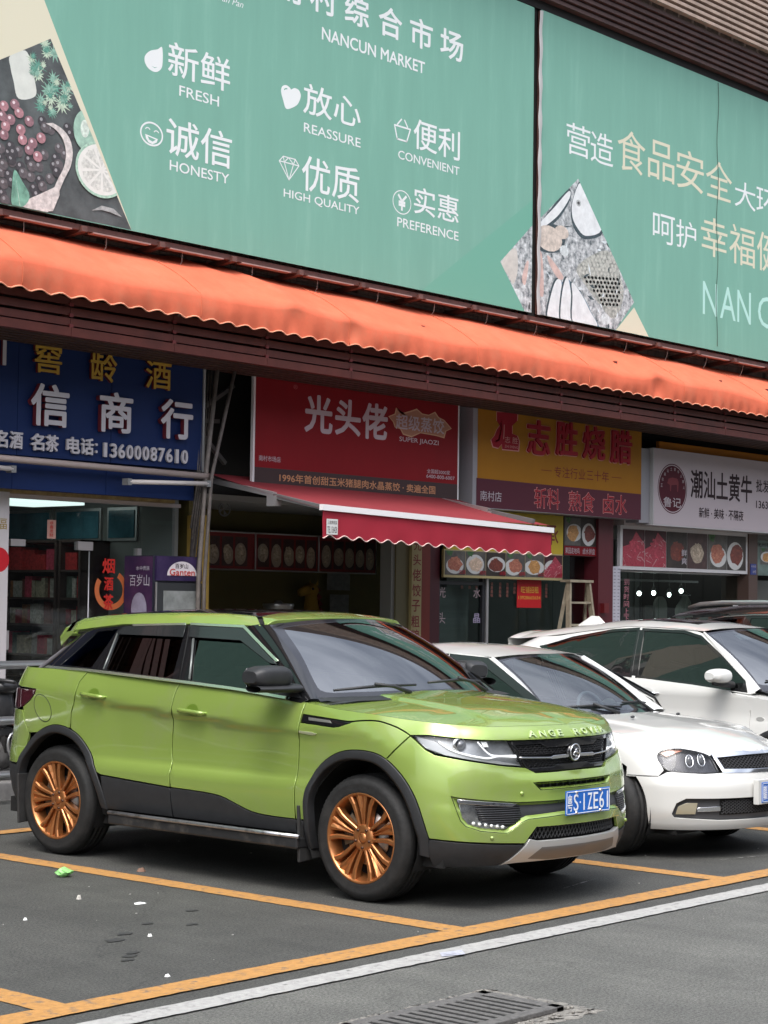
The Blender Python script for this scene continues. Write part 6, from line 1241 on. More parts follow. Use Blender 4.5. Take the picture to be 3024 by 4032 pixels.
bp('lower_bumper', [(1.064, .402), (.758, .385), (.474, .371), (.562, .286), (.63, .253), (.9, .245), (1.055, .248), (1.072, .31)], M_PLA, thick=.03)
sn = [(.691, .417)]
for u, z in ((.691, .417), (-.691, .417), (.485, .656)): q, n_ = surf(GP, np.array([u]), np.array([z])); MB().ball(tuple(q[0]), (.012, .012, .012), 12, 8).build('parking_sensor', M_LIME, suv, local=True)
# grille
GR = [(.528, .948), (-.528, .948), (-.434, .798), (-.365, .768), (.365, .768), (.434, .798)]
bp('grille_backing', GR, M_UND, both=False, d=.045, gap=-.01)
mb = MB()
for r_ in range(13):
    for k in range(-26, 27):
        z = .785+.0125*r_; u = k*.036+(.018 if r_ % 2 else 0)
        if abs(u) > .46+(z-.80)*.45 or (.838 < z < .866): continue
        mb.tube(onsurf(GP, [(u+.016*math.cos(a), z+.0068*math.sin(a)) for a in np.linspace(0, 2*math.pi, 7)[:-1]], .024), .0026, 4, closed=True)
mb.build('grille_mesh', mat('grille_black', (.015, .015, .016), .25), suv, local=True)
up_in = [(.497, .923), (.307, .929), (.246, .906), (.122, .905), (-.122, .905), (-.246, .906), (-.307, .929), (-.497, .923)]
bp('grille_frame', [(.524, .947), (.497, .923)]+up_in[1:-1]+[(-.497, .923), (-.524, .947)], M_GLO, both=False, d=.012, gap=0)
lo_in = [(.408, .79), (.193, .792), (.158, .804), (-.158, .804), (-.193, .792), (-.408, .79)]
bp('grille_frame', [(.432, .798)]+lo_in+[(-.432, .798), (-.365, .770), (.365, .770)], M_GLO, both=False, d=.012, gap=0)
for sg in (1, -1):
    Q = lambda pts: pts if sg == 1 else mirror(pts)
    patch(GP, Q([(.528, .946), (.432, .798), (.414, .792), (.500, .926)]), d=.008, gap=0).build('grille_frame', M_GLO, suv, local=True)
    patch(GP, Q([(.478, .857), (.225, .850), (.205, .858), (.06, .860), (.06, .842), (.215, .838), (.235, .843), (.472, .848)]), d=-.002, gap=0, thick=.02).build('grille_bar', M_CHR, suv, local=True)
bc = GP(0., .868, -.004); bd = empty('badge', tuple(bc), None, None); bd.parent = suv; del bd['_w']
MB().tube([(.046*math.cos(a), 0, .046*math.sin(a)) for a in np.linspace(0, 2*math.pi, 33)[:-1]], .0052, 8, closed=True).build('badge_ring', M_CHR, bd, local=True)
MB().lathe([(0, 0), (0, .044), (.03, .052), (.04, .052)], (0, .0, 0), 'y', 32).build('badge_disc', M_GLO, bd, local=True)
mb = MB(); mb.tube([(-.028, -.006, -.008), (-.012, -.008, .004), (.004, -.008, .003), (.018, -.008, -.006), (.030, -.006, -.004)], [.003, .006, .006, .006, .002], 6); mb.tube([(-.008, -.006, .008), (.008, -.008, .024)], [.007, .002], 6); mb.tube([(-.030, -.006, -.012), (-.010, -.008, -.020), (.012, -.008, -.022)], [.003, .004, .002], 6)
mb.build('badge_swirl', M_CHR, bd, local=True)
# headlamps
M_BOWL = mat('lamp_bowl', (.30, .31, .32), .4, .5, var=.3, vs=7); M_LED = mat('led_strip', (.80, .82, .84), .2, emit=(1, 1, 1), es=.35)
HDL = [(1.212, .974), (1.1, .975), (.916, .962), (.74, .953), (.535, .947), (.502, .896), (.440, .802), (.578, .815), (.829, .848), (.984, .869), (1.039, .877), (1.104, .905), (1.177, .953)]
for sg in (1, -1):
    Q = lambda pts: pts if sg == 1 else mirror(pts)
    hl = patch(GP, Q(HDL), d=.002, gap=.003, thick=.03, step=.03).build('headlamp', M_CLEAR, suv, local=True)
    patch(GP, Q(inset(HDL if area(HDL) > 0 else HDL[::-1], .002)), d=.040, gap=0, thick=.01).build('lamp_bowl', M_BOWL, hl, local=True)
    patch(GP, Q([(1.20, .972), (1.06, .945), (.96, .895), (.60, .835), (.45, .806), (.578, .815), (.829, .848), (.984, .869), (1.104, .905)]), d=.022, gap=0, thick=.015).build('lamp_bezel', mat('bezel_grey', (.34, .345, .35), .4, .3), hl, local=True)
    MB().tube(onsurf(GP, [(sg*a, b) for a, b in smoothline([(1.033, .945), (.968, .908), (.869, .880), (.706, .855), (.607, .864), (.491, .856)], 5)], .014), .0055, 8).build('led_strip', M_LED, hl, local=True)
    MB().tube(onsurf(GP, [(sg*a, b) for a, b in smoothline([(.758, .945), (.703, .893), (.642, .868), (.491, .865)], 4)], .016), .0045, 8).build('led_strip', M_LED, hl, local=True)
    patch(GP, Q([(.735, .947), (.69, .945), (.675, .915), (.715, .915)]), d=.018, gap=0, thick=.012).build('led_block', mat('led_white'), hl, local=True)
    q = GP(sg*.882, .925, .03); MB().ball(tuple(q), (.036, .03, .030), 20, 12).build('projector', mat('lens_glassy', (.10, .105, .115), .05, coat=1.), hl, local=True); MB().lathe([(0, .036), (-.006, .040), (.02, .046)], (float(q[0]), float(q[1]), float(q[2])), 'y', 26).build('projector_ring', mat('bowl_chrome'), hl, local=True)
# arch trims, cladding, vents
def arch(line, cz, k, name='arch_trim', lift=-.010):
    cx_ = sum(p[0] for p in line)/len(line); c = (line[len(line)//2][0], cz); inn = [(c[0]+(a-c[0])*k, c[1]+(b-c[1])*k) for a, b in line]
    for sg in (1, -1):
        Q = lambda pts: [(sg*a, b) for a, b in pts]
        n = len(line); o0 = GP(*np.array(Q(line)).T, -.001); rows = [o0, GP(*np.array(Q([(a*.96+c_*.04, b*.96+d_*.04) for (a, b), (c_, d_) in zip(line, inn)])).T, lift), GP(*np.array(Q([(a*.25+c_*.75, b*.25+d_*.75) for (a, b), (c_, d_) in zip(line, inn)])).T, lift+.001), GP(*np.array(Q(inn)).T, lift+.006), GP(*np.array(Q(inn)).T, .05)]
        loft(np.array(rows), ref=(0, 1.2, .7)).build(name, M_PLA, suv, local=True)
    return inn
ARn = [p for p in AR]; AFn = [p for p in AF]+[(1.066, .30)]
inF = arch([(2.0, .25)]+AFn, .40, .885); inR = arch(ARn, .40, .885)
bp('door_cladding', [(3.146, .536)]+[(3.812, .568), (3.800, .47), (3.772, .352), (3.146, .352)], M_PLA, d=-.004, thick=.03)
bp('door_cladding', [p for p in CLf][::-1]+[(3.142, .352), (2.056, .350)], M_PLA, d=-.004, thick=.03)
bp('lower_fender_trim', [(2.052, .431), (1.995, .431), (2.0, .30), (2.052, .30)], M_PLA, d=-.004, thick=.03)
for sg in (1, -1):
    s_ = -sg
    MB().box((s_*.86, .44, .265), (s_*.972, 2.14, .335)).build('side_step', mat('step_dark', (.035, .036, .038), .35, .4, dirt=(.11, .10, .09), ds=6), suv, local=True, bevel=.012)
    MB().tube([(s_*.966, .43, .340), (s_*.975, .8, .340), (s_*.975, 1.7, .340), (s_*.966, 2.14, .340)], .013, 10).build('step_rail', mat('step_alloy', (.50, .50, .52), .3, .9, dirt=(.14, .13, .12), ds=9), suv, local=True)
    # mudflaps
    for y0 in (.445, 3.10): MB().poly([(s_*.955, .52), (s_*.74, .52), (s_*.73, .20), (s_*.94, .185)], y0, y0+.02).build('mudflap', mat('flap_black', (.03, .03, .03), .6, var=.3, vs=9), suv, local=True, bevel=.004)
VENT = [(2.030, 1.054), (1.837, 1.042), (1.66, 1.031), (1.628, 1.029), (1.679, 1.011), (1.718, .998), (1.762, .993), (2.032, 1.008)]
bp('fender_vent', VENT, M_GLO, d=.004, thick=.01)
bp('vent_insert', [(1.98, 1.040), (1.80, 1.030), (1.78, 1.014), (1.97, 1.022)], mat('vent_grey', (.22, .22, .20), .3, .5), d=.002, gap=0, thick=.004)
bp('side_badge', [(2.036, .958), (1.93, .955), (1.90, .950), (1.885, .949), (1.91, .938), (1.935, .936), (2.036, .944)], mat('badge_pale', (.62, .66, .42), .3, .6), d=-.004, gap=0, thick=.006)
fc = [(4.44+.098*math.cos(a)-.0, .978+.085*math.sin(a)+.03*math.cos(a)) for a in np.linspace(0, 2*math.pi, 31)[:-1]]
bp('fuel_flap', fc, M_LIME, both=False, d=-.0015, gap=0, lip=.004, thick=.004)
mb = MB(); mb.tube(onsurf(GP, fc, -.0005), .0028, 5, closed=True); mb.build('flap_gap', mat('gap_dark', (.02, .03, .01), .7), suv, local=True)
# door handles
for (ua, ub, z0, sl) in ((2.842, 3.100, 1.026, .04), (3.790, 4.033, 1.086, .05)):
    for sg in (1, -1):
        pts = onsurf(GP, [(sg*(ua+(ub-ua)*t), z0+sl*(t-.5)*.35) for t in np.linspace(0, 1, 9)], -.026); pts[0] = tuple(GP(sg*ua, z0-sl*.17, .0)); pts[-1] = tuple(GP(sg*ub, z0+sl*.17, .0))
        MB().tube(pts, [.008, .013, .014, .014, .014, .014, .014, .013, .008], 10).build('door_handle', M_LIME, suv, local=True)
        uc = (ua+ub)/2; patch(GP, [(sg*(uc+.058*math.cos(a)), z0+.006+.042*math.sin(a)) for a in np.linspace(0, 2*math.pi, 21)[:-1]], d=-.0012, gap=0, lip=.003, thick=.002).build('handle_cup_shade', mat('lime_shaded', (.15, .24, .03), .4, .4, coat=.6), suv, local=True)  # flat disc, shade of the handle cup put into a darker lime
# hood
def E_(u): return float(np.interp(abs(u), [0, .445, .622, 1.011, 1.247, 1.481, 1.755, 2.03], [1.027, 1.029, 1.028, 1.042, 1.058, 1.080, 1.096, 1.124]))
low = [(2.030, 1.057), (1.837, 1.045), (1.66, 1.034)]+[(a, b+.003) for a, b in HL[1:]]+[(1.1, .980), (.916, .966), (.74, .957), (.527, .952), (.2, .953), (0, .954)]
us = np.linspace(2.026, 0, 64)
mb = patch(GP, [(u, E_(u)) for u in np.linspace(0, 2.026, 64)]+low+mirror([(u, E_(u)) for u in np.linspace(0, 2.026, 64)]+low)[1:-1], gap=.001, lip=.0005, thick=.012)
NU, NT = 70, 26
rows = []; Y0_ = float(GP(1e-6, E_(0))[1])
for i in range(2*NU+1):
    u = 2.026*(i-NU)/NU; e = GP(u if abs(u) > 1e-6 else 1e-6, E_(u), .0); a = abs(u)/2.026; ys = Y0_+(.165-Y0_)*a**1.35; zs = float(np.interp(ys, [Y0_, -.72, -.6, -.4, -.1, .17], [1.027, 1.056, 1.082, 1.112, 1.145, 1.172])); row = []
    for j in range(NT+1):
        t = j/NT; x = e[0]*(1-t); y = e[1]+(ys-e[1])*t; g = 1-(1-t)**2.3
        fr_ = min(1, max(0, (y+.80)/.5)); k_ = min(1, max(0, (abs(x)-(.50+.05*(1-fr_)))/-.06)); k_ = k_*k_*(3-2*k_)
        z = e[2]+(zs-e[2])*g+.013*k_*fr_*min(1, t*6); row.append((x, y, z))
    rows.append(row)
rows = np.array(rows)
loft(rows[:, :], mb=mb, ref=(0, -.3, .6)); mb.build('hood', M_LIME, suv, local=True)
for k_, c in enumerate('ANGE ROVER'):
    if c == ' ': continue
    u0 = .400-.0835*k_; w_ = .056 if c not in 'E' else .046; letters_on(GP, c, u0+.002, u0-w_*.92, .969, 1.003, mat('raised_lime', (.50, .62, .30), .3, .3, coat=1), suv, d=-.001, h=.008, bold=.045, name='raised_letter')
# greenhouse
BC = np.array([(.3, -.894, .3), (2.5, -.894, 2.5), (2.75, -.885, 2.75), (2.95, -.85, 2.97), (3.1, -.78, 3.13), (3.3, -.60, 3.25), (3.6, -.30, 3.30), (3.9, 0, 3.31)]); TC = np.array([(.3, -.648, .3), (2.5, -.640, 2.5), (2.75, -.63, 2.72), (2.95, -.60, 2.86), (3.1, -.54, 2.93), (3.3, -.42, 2.98), (3.6, -.20, 3.0), (3.9, 0, 3.0)])
def ztop(a): return np.interp(a, [0, 2.0, 2.4, 2.75, 2.93, 3.9], [1.558, 1.558, 1.548, 1.518, 1.50, 1.50])
def gh(A, Z, d=0., sg=1):
    A = np.asarray(A, float); Z = np.asarray(Z, float); s = np.where(A >= 0, 1, -1); a = np.abs(A); b = belt(a)-.01; t = (Z-b)/(ztop(a)-b)
    bx = cspl(BC[:, 0], BC[:, 1], a); by = cspl(BC[:, 0], BC[:, 2], a); tx = cspl(TC[:, 0], TC[:, 1], a); ty = cspl(TC[:, 0], TC[:, 2], a)
    x = bx*(1-t)+tx*t; y = by*(1-t)+ty*t; f = np.clip((a-2.7)/.5, 0, 1); x = x+d*(1-f)*.87; y = y-d*f*.8; return np.stack([x*s, y, Z-d*.35], -1)
Oa = lambda t: (.45+.74*t, 1.139+.421*t)
base = [Oa(t) for t in np.linspace(0, 1, 8)]+[(a, float(ztop(a))+.002) for a in np.linspace(1.3, 3.899, 20)]+[(a, float(belt(a))-.012) for a in np.linspace(3.899, .5, 26)]
rw = [(2.385, 1.528), (1.735, 1.550), (1.640, 1.224), (2.306, 1.256), (2.33, 1.33)]; fwp = [(1.675, 1.550), (1.205, 1.545), (.80, 1.335), (.66, 1.25), (.66, 1.166), (1.088, 1.190), (1.475, 1.219)]; qw = [(2.66, 1.498), (2.43, 1.520), (2.455, 1.262), (2.80, 1.272)]
M_TINT = glass('side_glass', (.035, .04, .037), 1.75); M_WIN = glass('windscreen_glass', (.20, .24, .24), 3.0)
for sg in (1, -1):
    Q = (lambda p: p) if sg == 1 else mirror
    patch(gh, Q(base), [Q(rw), Q(fwp), Q(qw)], d=0, gap=0, thick=.02, step=.05).build('window_surround', M_GLO, suv, local=True)
    for nm, pl_ in (('rear_door_glass', rw), ('front_door_glass', fwp), ('quarter_glass', qw)): patch(gh, Q(pl_), d=.004, gap=-.003, lip=.001, thick=.004, step=.06).build(nm, M_TINT, suv, local=True)
    M_VIS = glass('visor_smoke', (.10, .10, .10), 1.5)
    for pl_ in ([(2.396, 1.496), (2.345, 1.533), (1.723, 1.552), (1.701, 1.477), (2.375, 1.481)], [(1.691, 1.550), (1.203, 1.545), (.793, 1.332), (.863, 1.338), (1.18, 1.467), (1.645, 1.478)]): patch(gh, Q(pl_), d=-.016, gap=0, thick=.003, step=.06).build('wind_deflector', mat('visor_black', (.018, .02, .021), .12, coat=.5), suv, local=True)
    for pl_ in ([(2.27, 1.548), (1.731, 1.566), (1.721, 1.553), (2.252, 1.535)], [(1.688, 1.567), (1.2, 1.562), (.79, 1.353), (.806, 1.344), (1.201, 1.545), (1.678, 1.553)]): patch(gh, Q(pl_), d=-.020, gap=0, thick=.006, lip=.001, step=.05).build('window_trim', mat('trim_bright', (.72, .78, .62), .2, .9), suv, local=True)
    st = [(a, float(belt(a))+.006) for a in np.linspace(.62, 2.93, 20)]+[(a, float(belt(a))-.010) for a in np.linspace(2.95, .62, 20)]
    patch(gh, Q(st), d=-.012, gap=0, thick=.012, lip=.001, step=.05).build('belt_trim', mat('trim_bright'), suv, local=True)
    MB().tube([tuple(q) for q in gh([sg*1.560+0*sg, sg*1.695], [1.21, 1.546], -.004)], .004, 6).build('door_gap', M_UND, suv, local=True)
    MB().tube([tuple(q) for q in gh([sg*1.475, sg*1.605], [1.219, 1.47], -.006)], .008, 6).build('pillar_strip', mat('pillar_grey', (.20, .21, .20), .3, .5), suv, local=True)
    MB().tube([tuple(q) for q in gh([sg*2.317, sg*2.34, sg*2.40], [1.256, 1.33, 1.50], -.004)], .006, 6).build('pillar_strip', mat('pillar_grey'), suv, local=True)
# windscreen
def ws(S, T, d=0.):
    S = np.asarray(S, float); T = np.asarray(T, float); x = (.835*(1-T)+.625*T)*S; y = (.17+.24*S**2)*(1-T)+(.945+.10*S**2)*T; z = (1.165-.022*S**2)*(1-T)+(1.615-.040*S**2)*T; b = .028*np.sin(math.pi*np.clip(T, 0, 1))-d
    return np.stack([x, y-b*.5, z+b*.86], -1)
wp = smoothline([(-.93, .075), (-.72, .058), (-.4, .052), (0, .05), (.4, .052), (.72, .058), (.93, .075), (.965, .2), (.93, .6), (.90, .88), (.84, .93), (.4, .945), (0, .95), (-.4, .945), (-.84, .93), (-.90, .88), (-.93, .6), (-.965, .2)], 3, True)
patch(ws, [(-1, -.03), (1, -.03), (1, 1), (-1, 1)], [wp], d=.0, gap=0, thick=.004, step=.06).build('windscreen_frit', mat('frit_black', (.012, .012, .016), .1, coat=.5), suv, local=True)
patch(ws, wp, d=.001, gap=-.002, lip=.0005, thick=.003, step=.07).build('windscreen', M_WIN, suv, local=True)
for sg in (-1, 1):
    rws = []
    for t in np.linspace(0, 1, 10):
        o = gh(-sg*Oa(t)[0], Oa(t)[1]); w0 = ws(sg*1.0, t); mid = (o+w0)/2+np.array([sg*.012, -.008, .006]); rws.append([tuple(w0), tuple((w0+mid)/2+np.array([sg*.003, -.003, .002])), tuple(mid), tuple((o+mid)/2+np.array([sg*.003, -.001, .001])), tuple(o)])
    loft(rws, ref=(0, 1.2, 1.0)).build('a_pillar', M_GLO, suv, local=True)
MB().grid([[(-.86+1.72*i/20, float(.17+.24*((i/10)-1)**2)-.13+.13*j/3, 1.135+.028*(1-((i/10)-1)**2)*.4+.006*j) for i in range(21)] for j in range(4)]).build('cowl', M_PLA, suv, local=True)
# roof
def rsec(lam, y):
    """roof height and half-width at lateral fraction lam"""
    zc = np.interp(y, [.93, 1.0, 1.1, 1.3, 1.5, 1.9, 2.33, 2.7, 3.0, 3.15], [1.612, 1.628, 1.645, 1.660, 1.668, 1.668, 1.656, 1.636, 1.606, 1.585]); zl = np.interp(y, [.95, 1.1, 1.7, 2.4, 2.93, 3.15], [1.560, 1.566, 1.566, 1.552, 1.500, 1.478])
    a = np.abs(lam); zz = np.where(a < .85, zc-.030*(a/.85)**2.2, 0); t = np.clip((a-.85)/.15, 0, 1); zr = (zc-.030)+(zl-(zc-.030))*(t**1.7); zz = np.where(a < .85, zz, zr); xw = np.interp(y, [.9, 1.1, 2.5, 2.9, 3.15], [.635, .656, .652, .632, .60]); wd = a*xw; return wd, zz
def roof(L, Y, d=0.):
    L = np.asarray(L, float); Y = np.asarray(Y, float); w_, z = rsec(L, Y); a = np.abs(L); return np.stack([np.sign(L)*w_*(1-d*.5*np.clip((a-.8)*5, 0, 1)), Y+0*L, z-d], -1)
patch(roof, [(-.842, 1.20), (.842, 1.20), (.842, 2.92), (-.842, 2.92)], gap=.002, thick=.02, step=.06).build('roof_panel', M_GLO, suv, local=True)
patch(roof, [(-1.0, 1.0), (1.0, 1.0), (1.0, 2.9), (-1.0, 2.9)], d=.018, gap=0, thick=.01, step=.08).build('roof_liner', M_UND, suv, local=True)
for sg in (1, -1): patch(roof, [(sg*.845, 1.235), (sg*.845, 2.93), (sg*.998, 2.93), (sg*.998, 1.09), (sg*.93, 1.155)], gap=.001, thick=.02, step=.025).build('roof_rail', M_LIME, suv, local=True)
hd = [(l, .952+.10*l*l) for l in np.linspace(-.97, .97, 17)]+[(.985, 1.065), (.93, 1.11), (.85, 1.175), (.7, 1.20)]+[(l, 1.205) for l in np.linspace(.6, -.6, 7)]+[(-.7, 1.20), (-.85, 1.175), (-.93, 1.11), (-.985, 1.065)]
patch(roof, hd, gap=.001, thick=.02, step=.03, d=-.002).build('roof_header', M_LIME, suv, local=True)
rows = []
for i in range(25):
    l = -1+2*i/24; p0 = roof(l, 2.92, -.002); a = 1-.10*l*l; rows.append([p0, (p0[0], 3.02, p0[2]-.016), (p0[0]*.985, 3.10*a+.31*(1-a)*8*.0+.0, p0[2]-.034), (p0[0]*.975, 3.125-.02*l*l, p0[2]-.050), (p0[0]*.97, 3.115-.02*l*l, p0[2]-.085-.03*abs(l)), (p0[0]*.96, 3.03, 1.478)])
loft(rows, ref=(0, 2.6, 1.3)).build('rear_spoiler', M_LIME, suv, local=True)
for sg in (1, -1): r_ = rows[-1] if sg == 1 else rows[0]; MB().add([tuple(p) for p in r_], [tuple(range(6)), tuple(range(5, -1, -1))]).build('spoiler_cap', M_LIME, suv, local=True)
# mirrors
for sg in (-1, 1):
    mr = empty('door_mirror', (0, 0, 0), None, None); mr.parent = suv; del mr['_w']
    G = []
    for i in range(15):
        t = i/14; x = sg*(.93+.255*t); hz = .072*(1-abs(2*t-1)**4*.45)*(1-.12*t); yc = .60+.05*t; row = []
        for k in range(21):
            a = 2*math.pi*k/20; cy = abs(math.cos(a))**.62*math.copysign(1, math.cos(a)); cz = abs(math.sin(a))**.7*math.copysign(1, math.sin(a)); e_ = 1-.30*abs(2*t-1)**5; row.append((x, yc+cy*.088*e_*(.9 if cy > 0 else 1.05), 1.272+cz*hz))
        G.append(row)
    loft(G, ref=(sg*1.05, .62, 1.27)).build('housing', M_PLA, mr, local=True)
    for e_ in (0, -1): MB().add([G[e_][k] for k in range(20)], [tuple(range(20))]).build('housing_cap', M_PLA, mr, local=True)
    if sg == 1: c_, s_ = math.cos(R(62)), math.sin(R(62)); mr.rotation_euler = (0, 0, R(62)); mr.location = (.93-(c_*.93-s_*.60), .60-(s_*.93+c_*.60), 0)
    mb = MB(); Gb = [[(sg*(.875+.30*t), .56+.06*t+.085*math.cos(a)*(.75+.25*math.sin(math.pi*t)), 1.203-.0*t+.028*math.sin(a)*(1-.25*t)+.0) for a in np.linspace(0, 2*math.pi, 15)] for t in np.linspace(0, 1, 9)]
    loft(Gb, ref=(sg*1.0, .60, 1.203)).build('lower_shell', M_PLA, mr, local=True)
    MB().add([(sg*1.172, .545+.0, 1.21), (sg*.945, .50+.19, 1.21)], []).v
    MB().box((sg*.95, .685, 1.215), (sg*1.165, .692, 1.325)).build('mirror_glass', M_CHR, mr, local=True)
    MB().add([tuple(gh(-sg*.50, 1.145, -.006)), tuple(gh(-sg*.70, 1.155, -.006)), tuple(gh(-sg*.70, 1.27, -.006)), tuple(gh(-sg*.64, 1.24, -.006))], [(0, 1, 2, 3), (3, 2, 1, 0)]).build('sail_panel', M_PLA, mr, local=True)
# wipers
for pts, piv in (([(-.78, .352, 1.185), (-.52, .262, 1.206), (-.20, .205, 1.21)], (-.28, .165, 1.178)), ([(-.10, .190, 1.222), (.20, .200, 1.232), (.50, .262, 1.215)], (.46, .17, 1.172))):
    wi = empty('wiper', (0, 0, 0), None, None); wi.parent = suv; del wi['_w']
    pp_ = [tuple(np.array(p)+np.array([0, -.012, .012])) for p in pts]; MB().tube(smooth3(pp_) if False else pp_, [.008, .011, .008], 6).build('blade', M_PLA, wi, local=True)
    c = tuple(np.array(pp_[1])+np.array([0, -.006, .014])); MB().tube([c, tuple((np.array(c)+np.array(piv))/2+np.array([0, -.01, .012])), piv], [.010, .011, .014], 8).build('arm', M_PLA, wi, local=True)
# inside of the car
M_IN = mat('cabin_dark', (.02, .02, .022), .7); M_SEAT = mat('seat_grey', (.05, .05, .052), .8)
MB().box((-.80, .30, .35), (.80, 3.0, .42)).build('cabin_floor', M_IN, suv, local=True)
MB().grid([[(-.80+1.6*i/8, .36+.14*j, 1.10+.03*math.sin(math.pi*j/4)-(.05 if j == 4 else 0)) for i in range(9)] for j in range(5)]).build('dashboard', M_IN, suv, local=True)
for x in (-.38, .38): seat(suv, x, 1.30, .55, M_SEAT)
seat(suv, -.35, 2.2, .58, M_SEAT); seat(suv, .35, 2.2, .58, M_SEAT)
MB().tube([(.38+.18*math.cos(a), .82+.07*math.sin(a), 1.06+.165*math.sin(a)) for a in np.linspace(0, 2*math.pi, 25)[:-1]], .014, 8, closed=True).build('steering_wheel', M_IN, suv, local=True)
MB().box((-.09, .98, 1.50), (.09, 1.0, 1.56)).build('inner_mirror', M_PLA, suv, local=True, bevel=.01)
q = ws(.02, .86, .006); MB().box((q[0]-.05, q[1], q[2]-.05), (q[0]+.05, q[1]+.05, q[2])).build('camera_pod', M_PLA, suv, local=True)
MB().add([tuple(ws(s_, t_, .003)) for s_, t_ in ((-.62, .09), (-.54, .09), (-.54, .13), (-.62, .13))], [(0, 1, 2, 3), (3, 2, 1, 0)]).build('windscreen_label', mat('label_pale', (.5, .52, .55), .6), suv, local=True)
# dark inner shell, wheel wells, floor
def shell(P, L, zt, arches, par, d=.045, u0=0):
    for sg in (1, -1):
        us_ = np.linspace(0, L, 160); rows = []
        for u in us_:
            zb = .30
            for (uc, r_, zc_) in arches:
                if abs(u-uc) < r_: zb = max(zb, zc_+math.sqrt(r_*r_-(u-uc)**2))
            rows.append([tuple(P(sg*(u if u > 0 else 1e-4), z, d)) for z in np.linspace(zb, max(zb+.01, zt(u)), 5)])
        MB().grid(rows).build('inner_shell', M_UND, par, local=True)
shell(GP, L_END, lambda u: min(1.10, E_(u)-.05 if u < 2.0 else 1.12), [(1.565, .40, .42), (4.325, .40, .42)], suv, .05)
def wells(par, ys, hw, r, zc, dep=.36):
    for y in ys:
        for s_ in (-1, 1):
            MB().grid([[(s_*(hw-.06-dep*j/3), y+r*math.cos(a), zc+r*math.sin(a)) for j in range(4)] for a in np.linspace(-.45, math.pi+.45, 22)]).build('wheel_well', M_UND, par, local=True)
            MB().poly([(0, 0)], 0, 0) if False else MB().add([(s_*(hw-.06-dep), y+r*math.cos(a), zc+r*math.sin(a)) for a in np.linspace(-.45, math.pi+.45, 22)], [tuple(range(22))]).build('well_wall', M_UND, par, local=True)
wells(suv, (0, 2.76), .955, .43, .40)
MB().box((-.82, -.55, .24), (.82, 3.35, .34)).build('floor_pan', M_UND, suv, local=True)
MB().box((-.50, -.58, .34), (.50, 3.0, .90)).build('engine_bay', M_UND, suv, local=True)
M_COP = mat('copper_wheel', (.46, .185, .065), .32, .8, var=.08, vs=30, coat=.3)
for y in (0, 2.76):
    wheel(suv, (-.905, y, .365), .365, .235, .258, -1, M_COP, a0=.02 if y == 0 else .30); wheel(suv, (.905, y, .365), .365, .235, .258, 1, M_COP)
plate(suv, .0, -.957, .592, '粤S·1ZE61')
